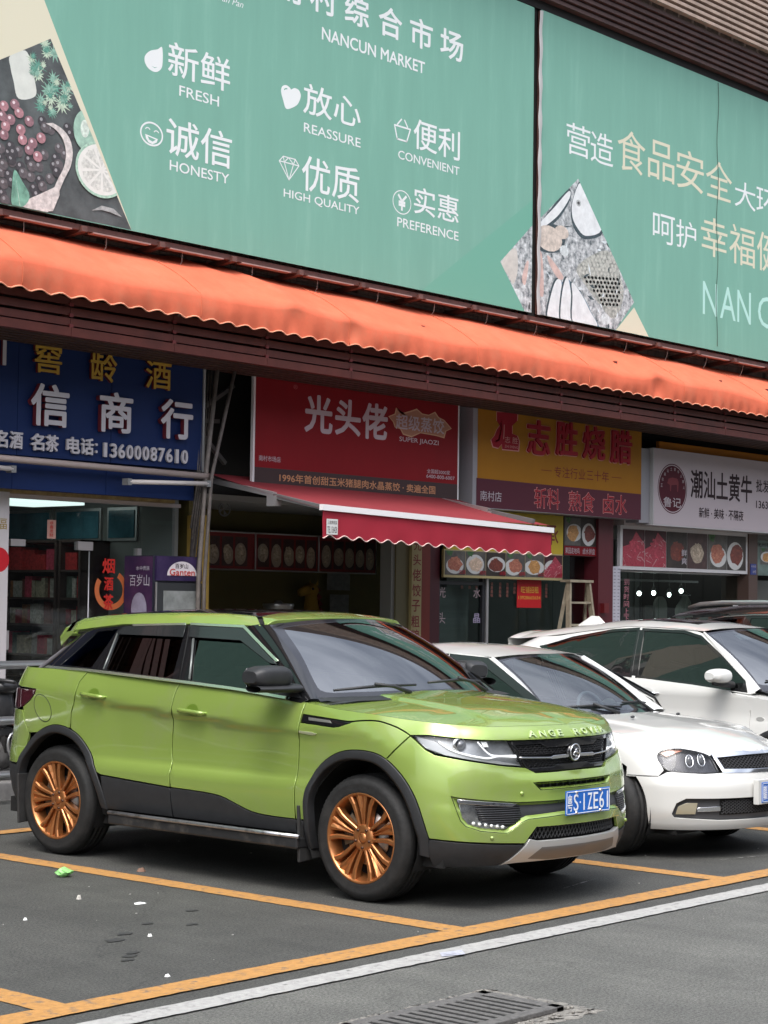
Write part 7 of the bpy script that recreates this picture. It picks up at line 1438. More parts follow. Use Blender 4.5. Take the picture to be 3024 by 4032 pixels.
# ================================================================== the other parked cars, from one builder
def make_car(label, loc, S):
    root = empty(S['name'], loc, label, 'car'); g = Girth(S['plan'], S['st']); P = g.P; L = g.L; paint_ = S['paint']; U = g.uy; hw = S['hw']
    Pr = lambda u, z, d=0.: P(np.where(np.asarray(u, float) > L, np.asarray(u, float)-2*L, u), z, d)
    bel = lambda y: np.interp(y, *zip(*S['belt'])); E = lambda u: float(np.interp(abs(u), *zip(*S['edge']))); uh = S['edge'][-1][0]
    arcs = [(U(y), S['ar'], S['az']) for y in S['axles']]
    def zb(u):
        z = S['sill']
        for uc, r, zc in arcs:
            if abs(u-uc) < r: z = max(z, zc+math.sqrt(r*r-(u-uc)**2))
        return z
    def top(u): return min(E(u) if u < uh else 9, float(bel(g.yu(u)))) if u >= uh-.001 else E(u)
    def side(name, u0, u1, m=None, u0b=None):
        cut = sorted(set([u0, u1]+list(np.linspace(u0, u1, max(4, int((u1-u0)/.05))))+[q for uc, r, zc in arcs for q in [uc-r*math.cos(a_) for a_ in np.linspace(.001, math.pi-.001, 34)] if u0 < q < u1]))
        poly = [(u, top(u)) for u in cut]
        if u0b: poly = [(u, top(u)) for u in cut]
        low = [(u, zb(u)) for u in cut][::-1]
        for s in (1, -1):
            pl = poly+low; pl = pl if s == 1 else mirror(pl)
            patch(P, pl, step=.05, gap=.003 if name != 'fender' else .0008).build(name, m or paint_, root, local=True)
    us = [S['split']]+[U(y) for y in S['doors']]; nm = ['fender', 'front_door', 'rear_door', 'rear_quarter']
    for k in range(len(us)-1): side(nm[k], us[k], us[k+1])
    side('rear_quarter', us[-1], L-.35)
    pl = [(L-.35, S['sill']), (L-.35, min(1.0, float(bel(3.3)))), (L, min(1.0, float(bel(3.3))))]; pl = pl+[(2*L-a, b) for a, b in pl[::-1]]
    patch(Pr, pl, step=.06).build('tailgate', paint_, root, local=True)
    # front bumper
    sp = S['split']; fr = [(u, S['bumper_top'](u)) for u in np.linspace(0, sp, 22)]; low = [(u, max(S['front_sill'], zb(u))) for u in sorted(set(list(np.linspace(sp, 0, 24))+[arcs[0][0]-arcs[0][1]*math.cos(a_) for a_ in np.linspace(.001, 1.5, 30) if arcs[0][0]-arcs[0][1]*math.cos(a_) < sp]), reverse=True)]
    half = fr+low; full = [p for p in fr]+low[:-1]+[(0, S['front_sill'])]+[(-a, b) for a, b in low[::-1][1:]]+[(-a, b) for a, b in fr[::-1][:-1]]
    patch(P, full, S.get('holes', []), step=.03, hole_depth=.04).build('front_bumper', paint_, root, local=True)
    if 'corner' in S:
        for s in (1, -1): patch(P, S['corner'] if s == 1 else mirror(S['corner']), step=.03, gap=-.0025, lip=.0004, thick=.003, d=-.0005).build('fender_corner', paint_, root, local=True)
    # hood with the tops of the fenders
    e_u = np.linspace(0, uh, 50); lo = [(u, S['hood_low'](u)) for u in e_u]; band = [(u, E(u)) for u in e_u][::-1]
    NU, NT = 60, 22; rows = []; y00 = float(P(1e-6, E(0))[1])
    for i in range(2*NU+1):
        u = uh*(i-NU)/NU; e = P(u if abs(u) > 1e-6 else 1e-6, E(u)); a = abs(u)/uh; ys = y00+(S['cy']-y00)*a**1.35; zs = max(E(0), float(np.interp(ys, *zip(*S['spine'])))) if a > .02 else E(0); row = []
        for j in range(NT+1):
            t = j/NT; x = e[0]*(1-t); y = e[1]+(ys-e[1])*t; q = 1-(1-t)**2.2; cr_ = S.get('crease', .012); k_ = min(1, max(0, (abs(x)-hw*.62)/-.07)); k_ = k_*k_*(3-2*k_); f = min(1, max(0, (y-S['ny']-.05)/.4))
            row.append((x, y, e[2]+(zs-e[2])*q+cr_*k_*f*min(1, t*6)))
        rows.append(row)
    mb = MB()
    if S.get('band', True): mb = patch(P, lo+band+[(-a, b) for a, b in band[::-1][1:]]+[(-a, b) for a, b in lo[::-1][:-1]], gap=.002, thick=.01)
    loft(rows, mb=mb, ref=(0, -.2, .3)).build('hood', paint_, root, local=True)
    # greenhouse
    BC, TC = np.array(S['bc']), np.array(S['tc']); zt = lambda a: np.interp(a, *zip(*S['ztop']))
    def gh(A, Z, d=0.):
        A = np.asarray(A, float); Z = np.asarray(Z, float); s = np.where(A >= 0, 1, -1); a = np.abs(A); b = bel(a)-.012; t = (Z-b)/(zt(a)-b)
        x = cspl(BC[:, 0], BC[:, 1], a)*(1-t)+cspl(TC[:, 0], TC[:, 1], a)*t-.03*t*(1-t); y = cspl(BC[:, 0], BC[:, 2], a)*(1-t)+cspl(TC[:, 0], TC[:, 2], a)*t; f = np.clip((a-S['rear0'])/.5, 0, 1)
        return np.stack([(x+d*(1-f)*.87)*s, y-d*f*.8, Z-d*.35], -1)
    (ya, za), (yb, zb_) = S['apil']; Oa = lambda t: (ya+(yb-ya)*t, za+(zb_-za)*t)
    base = [Oa(t) for t in np.linspace(0, 1, 8)]+[(a, float(zt(a))+.002) for a in np.linspace(yb+.08, S['gl']-.001, 22)]+[(a, float(bel(a))-.010) for a in np.linspace(S['gl']-.001, ya+.05, 26)]
    for s in (1, -1):
        Q = (lambda p: p) if s == 1 else mirror
        patch(gh, Q(base), [Q(h) for h in S['glass']], gap=0, step=.06, thick=.02).build('window_surround', S.get('surround', paint_), root, local=True)
        for h in S['glass']:
            if S.get('black_edge', True):
                A_ = clean(h if area(h) > 0 else h[::-1]); patch(gh, Q(inset(A_, -.022)), [Q(inset(A_, .004))], d=-.002, gap=0, lip=.001, thick=.004, step=.06).build('window_seal', M_GLO, root, local=True)
            patch(gh, Q(h), d=.004, gap=-.003, lip=.001, thick=.004, step=.07).build('side_window', S.get('tint', M_TINT), root, local=True)
        for h in S.get('belt_trims', []): patch(gh, Q(h), d=-.010, gap=0, thick=.008, lip=.001, step=.06).build('belt_trim', M_CHR, root, local=True)
        for h in S.get('blackouts', []): patch(gh, Q(h), d=-.001, gap=0, thick=.003, lip=.001, step=.06).build('pillar_cover', M_GLO, root, local=True)
        for h in S.get('visors', []): patch(gh, Q(h), d=-.018, gap=0, thick=.003, lip=.001, step=.06).build('wind_deflector', mat('visor_black'), root, local=True)
        for h in S.get('chromes', []): MB().tube([tuple(q) for q in gh(np.array([s*a for a, b in h]), np.array([b for a, b in h]), -.006)], .007, 6).build('window_trim', M_CHR, root, local=True)
    W = S['ws']
    def ws(s, t, d=0.):
        s = np.asarray(s, float); t = np.asarray(t, float); x = (W['bx']*(1-t)+W['tx']*t)*s; y = (W['by']+W['bs']*s**2)*(1-t)+(W['ty']+W['ts']*s**2)*t; z = (W['bz']-.022*s**2)*(1-t)+(W['tz']-.035*s**2)*t; b = .028*np.sin(math.pi*np.clip(t, 0, 1))-d
        return np.stack([x, y-b*.5, z+b*.86], -1)
    wp = smoothline([(-.95, .06), (-.6, .045), (0, .04), (.6, .045), (.95, .06), (.975, .2), (.955, .85), (.92, .95), (.5, .962), (0, .965), (-.5, .962), (-.92, .95), (-.955, .85), (-.975, .2)], 3, True)
    patch(ws, [(-1, -.04), (1, -.04), (1, 1), (-1, 1)], [wp], gap=0, thick=.004, step=.07).build('windscreen_frit', mat('frit_black'), root, local=True)
    patch(ws, wp, d=.001, gap=-.002, lip=.0005, thick=.003, step=.08).build('windscreen', S.get('wglass', M_WIN), root, local=True)
    for s in (-1, 1):
        r_ = []
        for t in np.linspace(0, 1, 10):
            o = gh(-s*Oa(t)[0], Oa(t)[1]); w0 = ws(s*1., t); mid = (o+w0)/2+np.array([s*.016, -.012, .010]); r_.append([tuple(w0), tuple((w0+mid)/2+np.array([s*.004, -.005, .004])), tuple(mid), tuple((o+mid)/2+np.array([s*.005, -.002, .002])), tuple(o)])
        loft(r_, ref=(0, 1.4, .8)).build('a_pillar', S.get('pillar', paint_), root, local=True)
    MB().grid([[(-W['bx']*1.03+2.06*W['bx']*i/20, float(W['by']+W['bs']*((i/10)-1)**2)-.10+.12*j/3, W['bz']-.045+.010*j-.015*((i/10)-1)**2) for i in range(21)] for j in range(4)]).build('cowl', M_PLA, root, local=True)
    RZ, RL, RX = S['roofc'], S['roofl'], S['roofx']
    def roof(Lm, Y, d=0.):
        Lm = np.asarray(Lm, float); Y = np.asarray(Y, float); zc = np.interp(Y, *zip(*RZ)); zl = np.interp(Y, *zip(*RL)); xw = np.interp(Y, *zip(*RX)); a = np.abs(Lm); z = zl+(zc-zl)*(1-a**2.6); return np.stack([Lm*xw, Y+0*Lm, z-d], -1)
    y0, y1 = S['roofy']; rows = []
    for i in range(33):
        l = -1+2*i/32; ys = np.linspace(W['ty']+W['ts']*l*l+.005, y1, 26); rows.append([tuple(q) for q in roof(np.full(26, l), ys)])
    loft(rows, ref=(0, (y0+y1)/2, 1.0)).build('roof', paint_, root, local=True)
    if 'sunroof' in S: a, b, c, d_ = S['sunroof']; patch(roof, [(-a, b), (a, b), (a, c), (-a, c)], d=-.004, gap=0, thick=.01, step=.08).build('sunroof', M_GLO, root, local=True)
    if 'tail' in S: S['tail'](root, roof, y1)
    # rear window (closed dark) follows the greenhouse end
    # mirrors
    mx, my, mz = S['mirror']
    for s in (-1, 1):
        mr = empty('door_mirror', (0, 0, 0), None, None); mr.parent = root; del mr['_w']; G = []
        for i in range(13):
            t = i/12; x = s*(mx+.21*t); hz = .066*(1-abs(2*t-1)**3*.5)*(1-.15*t); row = []
            for k in range(17):
                a = 2*math.pi*k/16; cy = abs(math.cos(a))**.75*math.copysign(1, math.cos(a)); cz = abs(math.sin(a))**.8*math.copysign(1, math.sin(a)); e_ = 1-.45*abs(2*t-1)**4; row.append((x, my+.04*t+cy*.085*e_*(.8 if cy > 0 else 1.1), mz+cz*hz))
            G.append(row)
        loft(G, ref=(s*(mx+.1), my, mz)).build('housing', paint_, mr, local=True); [MB().add([G[e_][k] for k in range(16)], [tuple(range(16))]).build('housing_cap', paint_, mr, local=True) for e_ in (0, -1)]
        if S.get('fold'): fa = s*R(66); c_, s_ = math.cos(fa), math.sin(fa); mr.rotation_euler = (0, 0, fa); hx = s*(mx-.0); mr.location = (hx-(c_*hx-s_*my), my-(s_*hx+c_*my), 0)
        MB().tube([(s*(mx-.07), my-.02, mz-.075), (s*(mx+.06), my, mz-.06), (s*(mx+.17), my+.02, mz-.055)], [.03, .035, .02], 10).build('lower_shell', M_PLA, mr, local=True)
    # inside
    MB().box((-hw*.84, .3, .3), (hw*.84, 3.0, .36)).build('cabin_floor', M_IN, root, local=True)
    MB().grid([[(-hw*.84+hw*1.68*i/8, W['by']+.10+.13*j, W['bz']-.05+.02*math.sin(math.pi*j/4)-(.05 if j == 4 else 0)) for i in range(9)] for j in range(5)]).build('dashboard', S.get('dash', M_IN), root, local=True)
    for x in (-.36, .36): seat(root, x, W['by']+1.05, S['seatz'], S.get('seatm', M_SEAT))
    MB().tube([(.36+.18*math.cos(a), W['by']+.60+.07*math.sin(a), W['bz']-.06+.165*math.sin(a)) for a in np.linspace(0, 2*math.pi, 25)[:-1]], .014, 8, closed=True).build('steering_wheel', S.get('wheelm', M_IN), root, local=True)
    MB().box((-.10, W['ty']-.0, W['tz']-.13), (.10, W['ty']+.02, W['tz']-.065)).build('inner_mirror', M_PLA, root, local=True, bevel=.01)
    for pts, piv in (([(-.9, .10), (-.5, .10), (-.12, .06)], (-.25, -.02)), ([(-.02, .12), (.35, .12), (.7, .10)], (.55, -.02))):
        wi = empty('wiper', (0, 0, 0), None, None); wi.parent = root; del wi['_w']; q = [tuple(ws(a, b, -.012)) for a, b in pts]; MB().tube(q, [.007, .010, .007], 6).build('blade', M_PLA, wi, local=True); MB().tube([tuple(ws(pts[1][0], pts[1][1], -.028)), tuple(ws(piv[0], piv[1], -.01))], [.009, .013], 8).build('arm', M_PLA, wi, local=True)
    # dark innards
    for s in (1, -1):
        rows = []
        for u in np.linspace(0, L, 140): z0 = max(zb(u)+.02, S['sill']+.05); z1 = max(z0+.01, (E(u)-.06 if u < uh else float(bel(g.yu(u)))-.10)); rows.append([tuple(P(s*(u if u > 0 else 1e-4), z, .05)) for z in np.linspace(z0, min(z1, 1.0) if z1 > z0 else z1, 5)])
        MB().grid(rows).build('inner_shell', M_UND, root, local=True)
    wells(root, S['axles'], hw, S['ar']+.02, S['az'], .33); nose = S['plan'][0][1]
    MB().box((-hw*.8, nose+.35, .17), (hw*.8, S['plan'][-1][1]-.25, .26)).build('floor_pan', M_UND, root, local=True); MB().box((-hw*.5, nose+.32, .26), (hw*.5, S['plan'][-1][1]-.3, .60)).build('engine_bay', M_UND, root, local=True)
    for k, y in enumerate(S['axles']):
        for s in (-1, 1): wheel(root, (s*(hw-.045), y, S['wr']), S['wr'], S['ww'], S['rr'], s, S['rim'], style=S.get('rims', 'five'), steer=S['steer'] if k == 0 else 0, cap=None)
    return root, g, gh, ws, roof
M_WP = car_paint('white_paint', (.60, .60, .575), .0, .30)
# ---- white saloon
def sed_st(g):
    fr = [(.15, .08), (.25, .02), (.35, 0.), (.48, .0), (.55, .01), (.62, .025), (.70, .06), (.76, .12), (.82, .21)]; fm = [(.15, .08), (.25, .02), (.35, 0.), (.48, .0), (.55, .025), (.62, .065), (.70, .12), (.76, .18), (.82, .27)]
    co = [(.15, .08), (.25, .02), (.35, 0.), (.48, .0), (.56, .02), (.65, .06), (.74, .11), (.80, .16), (.86, .23)]; si = [(.15, .08), (.25, .03), (.40, .005), (.52, .0), (.62, .004), (.72, .015), (.80, .04), (.86, .08), (.92, .14)]
    dr = [(.15, .10), (.25, .05), (.40, .01), (.52, .0), (.66, .004), (.76, .012), (.86, .03), (.93, .06), (1.0, .11)]
    return [(0., fr), (.5, fm), (.9, co), (1.25, si), (2.0, dr), (g.L-.6, dr), (g.L, dr)]
def lin(*p): return lambda u: float(np.interp(abs(u), *zip(*p)))
SED = dict(name='saloon_car', paint=M_WP, hw=.865, plan=[(0, -.85), (-.22, -.83), (-.43, -.765), (-.60, -.66), (-.73, -.52), (-.815, -.35), (-.862, -.1), (-.865, .3), (-.865, 1.5), (-.86, 2.6), (-.84, 2.95), (-.78, 3.2), (-.6, 3.42), (-.3, 3.52), (0, 3.55)], st=sed_st,
    axles=(0, 2.62), ar=.355, az=.33, sill=.20, front_sill=.20, split=1.168, doors=(.52, 1.52, 2.40), belt=[(0, .88), (.4, .900), (1.2, .92), (2.4, .955), (3.5, .97)],
    edge=[(0, .722), (.40, .705), (.52, .703), (.65, .742), (.84, .756), (.95, .752), (1.1, .79), (1.2, .830), (1.36, .852), (1.7, .878), (2.0, .900)], bumper_top=lin((0, .590), (.49, .590), (.62, .585), (.88, .600), (.95, .563), (1.168, .562)), hood_low=lin((0, .722), (.5, .697), (.55, .705), (.65, .737), (.84, .751), (.93, .742), (.97, .70), (.98, .57), (1.168, .565), (1.169, .562), (2.0, .562)), band=False, corner=[(.969, .700), (.948, .655), (.915, .606), (.95, .566), (1.168, .565), (1.168, .815), (1.1, .792), (1.03, .772), (.95, .754), (.84, .757), (.648, .743), (.52, .704), (.535, .702), (.647, .735), (.78, .752), (.880, .751), (.945, .735)],
    ny=-.80, cy=.33, spine=[(-.85, .722), (-.74, .762), (-.6, .800), (-.35, .848), (0, .893), (.33, .925)], bc=[(.2, -.80, .2), (2.4, -.80, 2.4), (2.8, -.76, 2.8), (3.0, -.66, 2.98), (3.3, -.3, 3.06), (3.5, 0, 3.08)], tc=[(.2, -.585, .2), (2.3, -.575, 2.2), (2.8, -.56, 2.45), (3.0, -.50, 2.52), (3.3, -.25, 2.56), (3.5, 0, 2.56)], ztop=[(0, 1.315), (1.0, 1.315), (1.5, 1.345), (2.2, 1.34), (2.6, 1.31), (3.5, 1.30)],
    rear0=2.6, gl=3.5, apil=((.54, .915), (1.15, 1.318)), glass=[[(1.50, 1.315), (1.20, 1.295), (.62, 1.0), (.60, .955), (1.49, .955)], [(1.56, 1.318), (2.10, 1.315), (2.42, 1.18), (2.48, .985), (1.56, .96)]], visors=[[(1.52, 1.335), (1.16, 1.315), (.60, 1.025), (.66, 1.0), (1.18, 1.255), (1.50, 1.27)]],
    ws=dict(bx=.665, tx=.545, by=.32, bs=.26, ty=1.07, ts=.10, bz=.938, tz=1.345), roofc=[(1.0, 1.335), (1.2, 1.365), (1.5, 1.40), (1.9, 1.415), (2.3, 1.395), (2.6, 1.35)], roofl=[(1.0, 1.30), (1.2, 1.325), (1.6, 1.348), (2.2, 1.342), (2.6, 1.30)], roofx=[(1.0, .565), (1.3, .585), (2.2, .58), (2.6, .54)], roofy=(1.1, 2.58), mirror=(.82, .98, .975), seatz=.42, seatm=mat('seat_pale', (.30, .31, .33), .8), dash=mat('dash_pale', (.42, .45, .46), .6), wheelm=mat('wheel_grey', (.16, .17, .19), .5), wglass=glass('windscreen_clear', (.50, .58, .57), 2.5),
    wr=.315, ww=.205, rr=.21, rim=mat('alloy_silver', (.45, .45, .46), .35, .9), steer=R(-18), rims='five', fold=True,
    holes=[[(.850, .315), (.820, .385), (.755, .417), (0, .417), (-.755, .417), (-.820, .385), (-.850, .315), (-.835, .291), (-.5, .272), (0, .268), (.5, .272), (.835, .291)]])
sed, sg_, sgh, sws, srf = make_car('white saloon car with smoked headlamps parked between green SUV and white crossover', (3.58, .22, 0), SED)
SP_ = sg_.P
def sp(name, poly, m, both=True, **k):
    for s in ((1, -1) if both else (1,)): patch(SP_, poly if s == 1 else mirror(poly), step=.03, **k).build(name, m, sed, local=True)
sp('bumper_insert', [(.86, .315), (.83, .392), (.757, .425), (-.757, .425), (-.83, .392), (-.86, .315), (-.84, .285), (0, .262), (.84, .285)], mat('insert_grey', (.055, .056, .06), .5), both=False, d=.03, gap=0)
def meshgrid_(P, inside, u0, u1, z0, z1, du, dz, d, m, par, name, r=.0035):
    mb = MB(); n = 0
    for k in range(int((u1-u0)/du)+1):
        for dr in (-1, 1):
            run = []
            for t in np.linspace(0, 1, 15):
                z = z0+(z1-z0)*t; u = u0+k*du+dr*(z-z0)*du/dz
                if inside(u, z): run.append((u, z))
                else:
                    if len(run) > 1: mb.tube(onsurf(P, run, d), r, 4, cap=False)
                    run = []
            if len(run) > 1: mb.tube(onsurf(P, run, d), r, 4, cap=False)
    return mb.build(name, m, par, local=True)
MG = mat('mesh_dark', (.03, .03, .032), .35)
sp('mesh_backing', [(.50, .412), (-.50, .412), (-.50, .305), (.50, .305)], M_UND, both=False, d=.026, gap=0)
meshgrid_(SP_, lambda u, z: abs(u) < .495 and .308 < z < .410, -.62, .62, .306, .412, .034, .020, .018, MG, sed, 'lower_grille_mesh')
sp('fog_lamp', [(.828, .311), (.808, .365), (.753, .389), (.674, .389), (.688, .313)], mat('fog_yellowed', (.30, .27, .19), .15, coat=1.), d=.012, gap=0)
sp('fog_trim', [(.672, .357), (.502, .366), (.501, .333), (.676, .330)], M_CHR, d=.014, gap=0)
LMP = smoothline([(.969, .700), (.945, .733), (.880, .749), (.78, .750), (.647, .733), (.535, .700), (.500, .62), (.505, .593), (.62, .587), (.782, .590), (.883, .603), (.947, .653)], 4, True)
for s in (1, -1):
    Q = (lambda p: p) if s == 1 else mirror
    A_ = LMP if area(LMP) > 0 else LMP[::-1]; hl = patch(SP_, Q(LMP), d=.001, gap=.002, step=.03).build('headlamp', M_CLEAR, sed, local=True); patch(SP_, Q(inset(A_, .002)), d=.036, gap=0).build('lamp_bowl', mat('smoked_bowl', (.035, .035, .04), .3, .4, var=.6, vs=12), hl, local=True)
    patch(SP_, Q(A_), [Q(inset(A_, .008))], d=-.001, gap=0, thick=.01, step=.03).build('lamp_seal', M_GLO, hl, local=True)
    patch(SP_, Q([(.95, .715), (.90, .74), (.80, .742), (.76, .733), (.83, .715), (.90, .690)]), d=.016, gap=0).build('amber_indicator', mat('amber_dim', (.50, .15, .07), .3, coat=.5), hl, local=True)
    for u, z in ((.715, .665), (.615, .672)):
        q = SP_(s*u, z, .026); MB().ball(tuple(q), (.026, .02, .034), 18, 12).build('projector', mat('lens_glassy'), hl, local=True)
        MB().tube([tuple(SP_(s*(u+.030*math.cos(a)), z+.040*math.sin(a), .016)) for a in np.linspace(0, 2*math.pi, 21)[:-1]], .0035, 6, closed=True).build('projector_ring', M_CHR, hl, local=True)
GRS = [(.478, .690), (.20, .705), (0, .708), (-.20, .705), (-.478, .690), (-.445, .613), (0, .606), (.445, .613)]
A_ = clean(GRS if area(GRS) > 0 else GRS[::-1]); patch(SP_, inset(A_, -.026), [inset(A_, .002)], d=-.004, gap=0, thick=.03, step=.03).build('grille_surround', M_CHR, sed, local=True)
sp('grille_backing', inset(A_, -.004), M_UND, both=False, d=.030, gap=0); meshgrid_(SP_, lambda u, z: bool(pip(np.array([u]), np.array([z]), A_)[0]), -.7, .7, .605, .71, .036, .022, .014, MG, sed, 'grille_mesh')
plate(sed, .022, -.885, .450, '赣B·F7369'); MB().box((-.24, -.880, .37), (.29, -.84, .54)).build('plate_mount', M_WP, sed, local=True, bevel=.004)
for x, y in ((-.32, .10), (.28, .10)): MB().ball((x, y, .925), (.022, .014, .010), 10, 6).build('washer_nozzle', M_PLA, sed, local=True)
MB().add([tuple(sws(a, b, .004)) for a, b in ((-.30, .93), (.30, .93), (.22, .80), (-.22, .80))], [(0, 1, 2, 3), (3, 2, 1, 0)]).build('sun_visor_band', mat('visor_blue', (.08, .11, .13), .4), sed, local=True)
mb = MB(); mb.tube([tuple(SP_(u, .566, -.0005)) for u in np.linspace(.95, 1.168, 8)], .0025, 5); mb.build('panel_gap', mat('gap_grey', (.12, .12, .12), .7), sed, local=True)
# ---- white crossover
def xo_st(g):
    s = [(.20, .08), (.35, .02), (.50, .004), (.62, .0), (.74, .012), (.84, .030), (.93, .026), (.99, .020), (1.04, .030), (1.12, .060), (1.25, .11)]; f = [(.20, .08), (.35, .01), (.50, .0), (.62, .01), (.74, .03), (.84, .06), (.90, .10), (.95, .15), (1.0, .20), (1.1, .3), (1.25, .4)]
    r = [(.20, .08), (.35, .02), (.50, .004), (.62, .0), (.74, .02), (.84, .05), (.93, .08), (.99, .10), (1.04, .13), (1.12, .18), (1.25, .3)]
    return [(0., f), (.9, f), (1.5, s), (g.L-1.0, s), (g.L-.5, r), (g.L, r)]
XO = dict(name='crossover_car', paint=M_WP, hw=.89, plan=[(0, -.86), (-.3, -.83), (-.56, -.75), (-.74, -.62), (-.85, -.42), (-.885, -.15), (-.89, .2), (-.89, 1.5), (-.885, 2.5), (-.87, 2.85), (-.80, 3.12), (-.62, 3.30), (-.3, 3.38), (0, 3.4)], st=xo_st,
    axles=(0, 2.6), ar=.385, az=.345, sill=.24, front_sill=.22, split=1.15, doors=(.32, 1.52, 2.35), belt=[(0, 1.0), (.35, 1.020), (.88, 1.070), (1.55, 1.115), (1.85, 1.135), (2.25, 1.20), (2.62, 1.30), (3.4, 1.32)],
    edge=[(0, .90), (.9, .90), (1.3, .93), (1.6, .97), (1.95, 1.01)], bumper_top=lin((0, .72), (1.15, .70)), hood_low=lin((0, .74), (.9, .72), (1.15, .70), (1.16, .70), (1.95, .93)), band=True,
    ny=-.78, cy=.10, spine=[(-.86, .90), (-.7, .95), (-.4, 1.0), (.10, 1.055)], bc=[(.2, -.83, .2), (2.0, -.83, 2.0), (2.5, -.81, 2.5), (2.9, -.72, 2.9), (3.1, -.5, 3.08), (3.4, 0, 3.14)], tc=[(.2, -.60, .2), (2.0, -.58, 2.0), (2.5, -.56, 2.45), (2.9, -.50, 2.75), (3.1, -.3, 2.85), (3.4, 0, 2.87)], ztop=[(0, 1.51), (.9, 1.51), (1.25, 1.53), (1.7, 1.535), (2.1, 1.49), (2.55, 1.435), (3.4, 1.41)],
    rear0=2.7, gl=3.4, apil=((.30, 1.026), (.92, 1.495)), glass=[[(1.50, 1.505), (1.10, 1.495), (.93, 1.455), (.44, 1.135), (.40, 1.045), (.88, 1.082), (1.44, 1.122)], [(1.57, 1.508), (1.85, 1.49), (2.30, 1.415), (2.58, 1.345), (2.22, 1.222), (1.85, 1.150), (1.52, 1.128)]], blackouts=[[(1.505, 1.510), (1.565, 1.512), (1.515, 1.122), (1.445, 1.118)]], chromes=[],
    ws=dict(bx=.76, tx=.59, by=.03, bs=.25, ty=.82, ts=.10, bz=1.075, tz=1.535), roofc=[(.7, 1.52), (.9, 1.553), (1.2, 1.590), (1.6, 1.610), (2.0, 1.592), (2.5, 1.535), (3.0, 1.465)], roofl=[(.7, 1.49), (.95, 1.515), (1.3, 1.535), (1.7, 1.54), (2.1, 1.495), (2.55, 1.440), (3.0, 1.40)], roofx=[(.7, .60), (1.0, .605), (2.0, .585), (2.6, .55), (3.0, .52)], roofy=(.9, 2.95), sunroof=(.62, 1.12, 1.75, 0), mirror=(.89, .53, 1.155), seatz=.5, wr=.345, ww=.225, rr=.235, rim=MATS['alloy_silver'], steer=0, rims='ten', surround=M_WP)
def xo_tail(root, roof, y1):
    rows = []
    for i in range(21): l = -1+2*i/20; p0 = roof(l, y1, -.001); rows.append([p0, (p0[0]*1.02, y1+.10, p0[2]+.005), (p0[0]*1.02, y1+.16-.04*l*l, p0[2]-.008), (p0[0]*1.02, y1+.15-.04*l*l, p0[2]-.04), (p0[0]*1.04, y1+.12, p0[2]-.12), (p0[0]*1.16, y1+.02, p0[2]-.26)])
    loft(rows, ref=(0, 2.5, 1.3)).build('rear_spoiler', M_WP, root, local=True)
XO['tail'] = xo_tail
xo, xg, xgh, xws, xrf = make_car('white crossover car with dark tinted windows and shark fin antenna behind the saloon', (6.31, .32, 0), XO)
MB().add([(-.02, 2.40, 1.54), (.02, 2.40, 1.54), (0, 2.42, 1.62), (0, 2.50, 1.625), (-.025, 2.62, 1.52), (.025, 2.62, 1.52), (0, 2.66, 1.53), (0, 2.34, 1.55)], [(7, 0, 2), (7, 2, 1), (0, 4, 3, 2), (1, 2, 3, 5), (3, 4, 6), (3, 6, 5)]).build('antenna_fin', M_WP, xo, local=True, bevel=.006)
Ux = xg.uy
for s in (1, -1):
    pts = onsurf(xg.P, [(s*Ux(y), .985+.02*(y-1.3)) for y in np.linspace(1.20, 1.46, 8)], -.024); pts[0] = tuple(xg.P(s*Ux(1.19), .98, 0)); pts[-1] = tuple(xg.P(s*Ux(1.47), .99, 0)); MB().tube(pts, [.006, .012, .013, .013, .013, .013, .012, .006], 10).build('door_handle', M_CHR, xo, local=True)
    patch(xg.P, [(s*(Ux(1.33)+.085*math.cos(a)), .985+.045*math.sin(a)) for a in np.linspace(0, 2*math.pi, 21)[:-1]], d=-.001, gap=0, lip=.003, thick=.002).build('handle_cup_shade', mat('white_shaded', (.50, .50, .48), .3, coat=.8), xo, local=True)  # flat disc, shade of the handle dimple put into a darker white
    patch(xg.P, [(s*(Ux(.225)+.038*math.cos(a)), .815+.018*math.sin(a)) for a in np.linspace(0, 2*math.pi, 15)[:-1]], d=-.004, gap=0, thick=.006).build('side_repeater', mat('clear_grey', (.42, .42, .40), .15, .3, coat=1.), xo, local=True)
    rows = []; c_ = Ux(0)
    for a in np.linspace(-.35, math.pi+.35, 30): rows.append([tuple(xg.P(s*(c_-(r)*math.cos(a)), .345+r*math.sin(a), d)) for r, d in ((.41, -.001), (.395, -.012), (.345, -.008), (.335, .04))])
    loft(rows, ref=(0, .0, .6)).build('arch_trim', M_PLA, xo, local=True)
MB().add([tuple(xws(a, b, .004)) for a, b in ((-.60, .80), (-.36, .80), (-.38, .90), (-.58, .90))], [(0, 1, 2, 3), (3, 2, 1, 0)]).build('toll_tag', mat('tag_pale', (.55, .60, .62), .5), xo, local=True)
MB().add([tuple(xws(a, b, .004)) for a, b in ((-.08, .42), (.02, .42), (.02, .60), (-.08, .60))], [(0, 1, 2, 3), (3, 2, 1, 0)]).build('permit_card', mat('tag_pale'), xo, local=True)
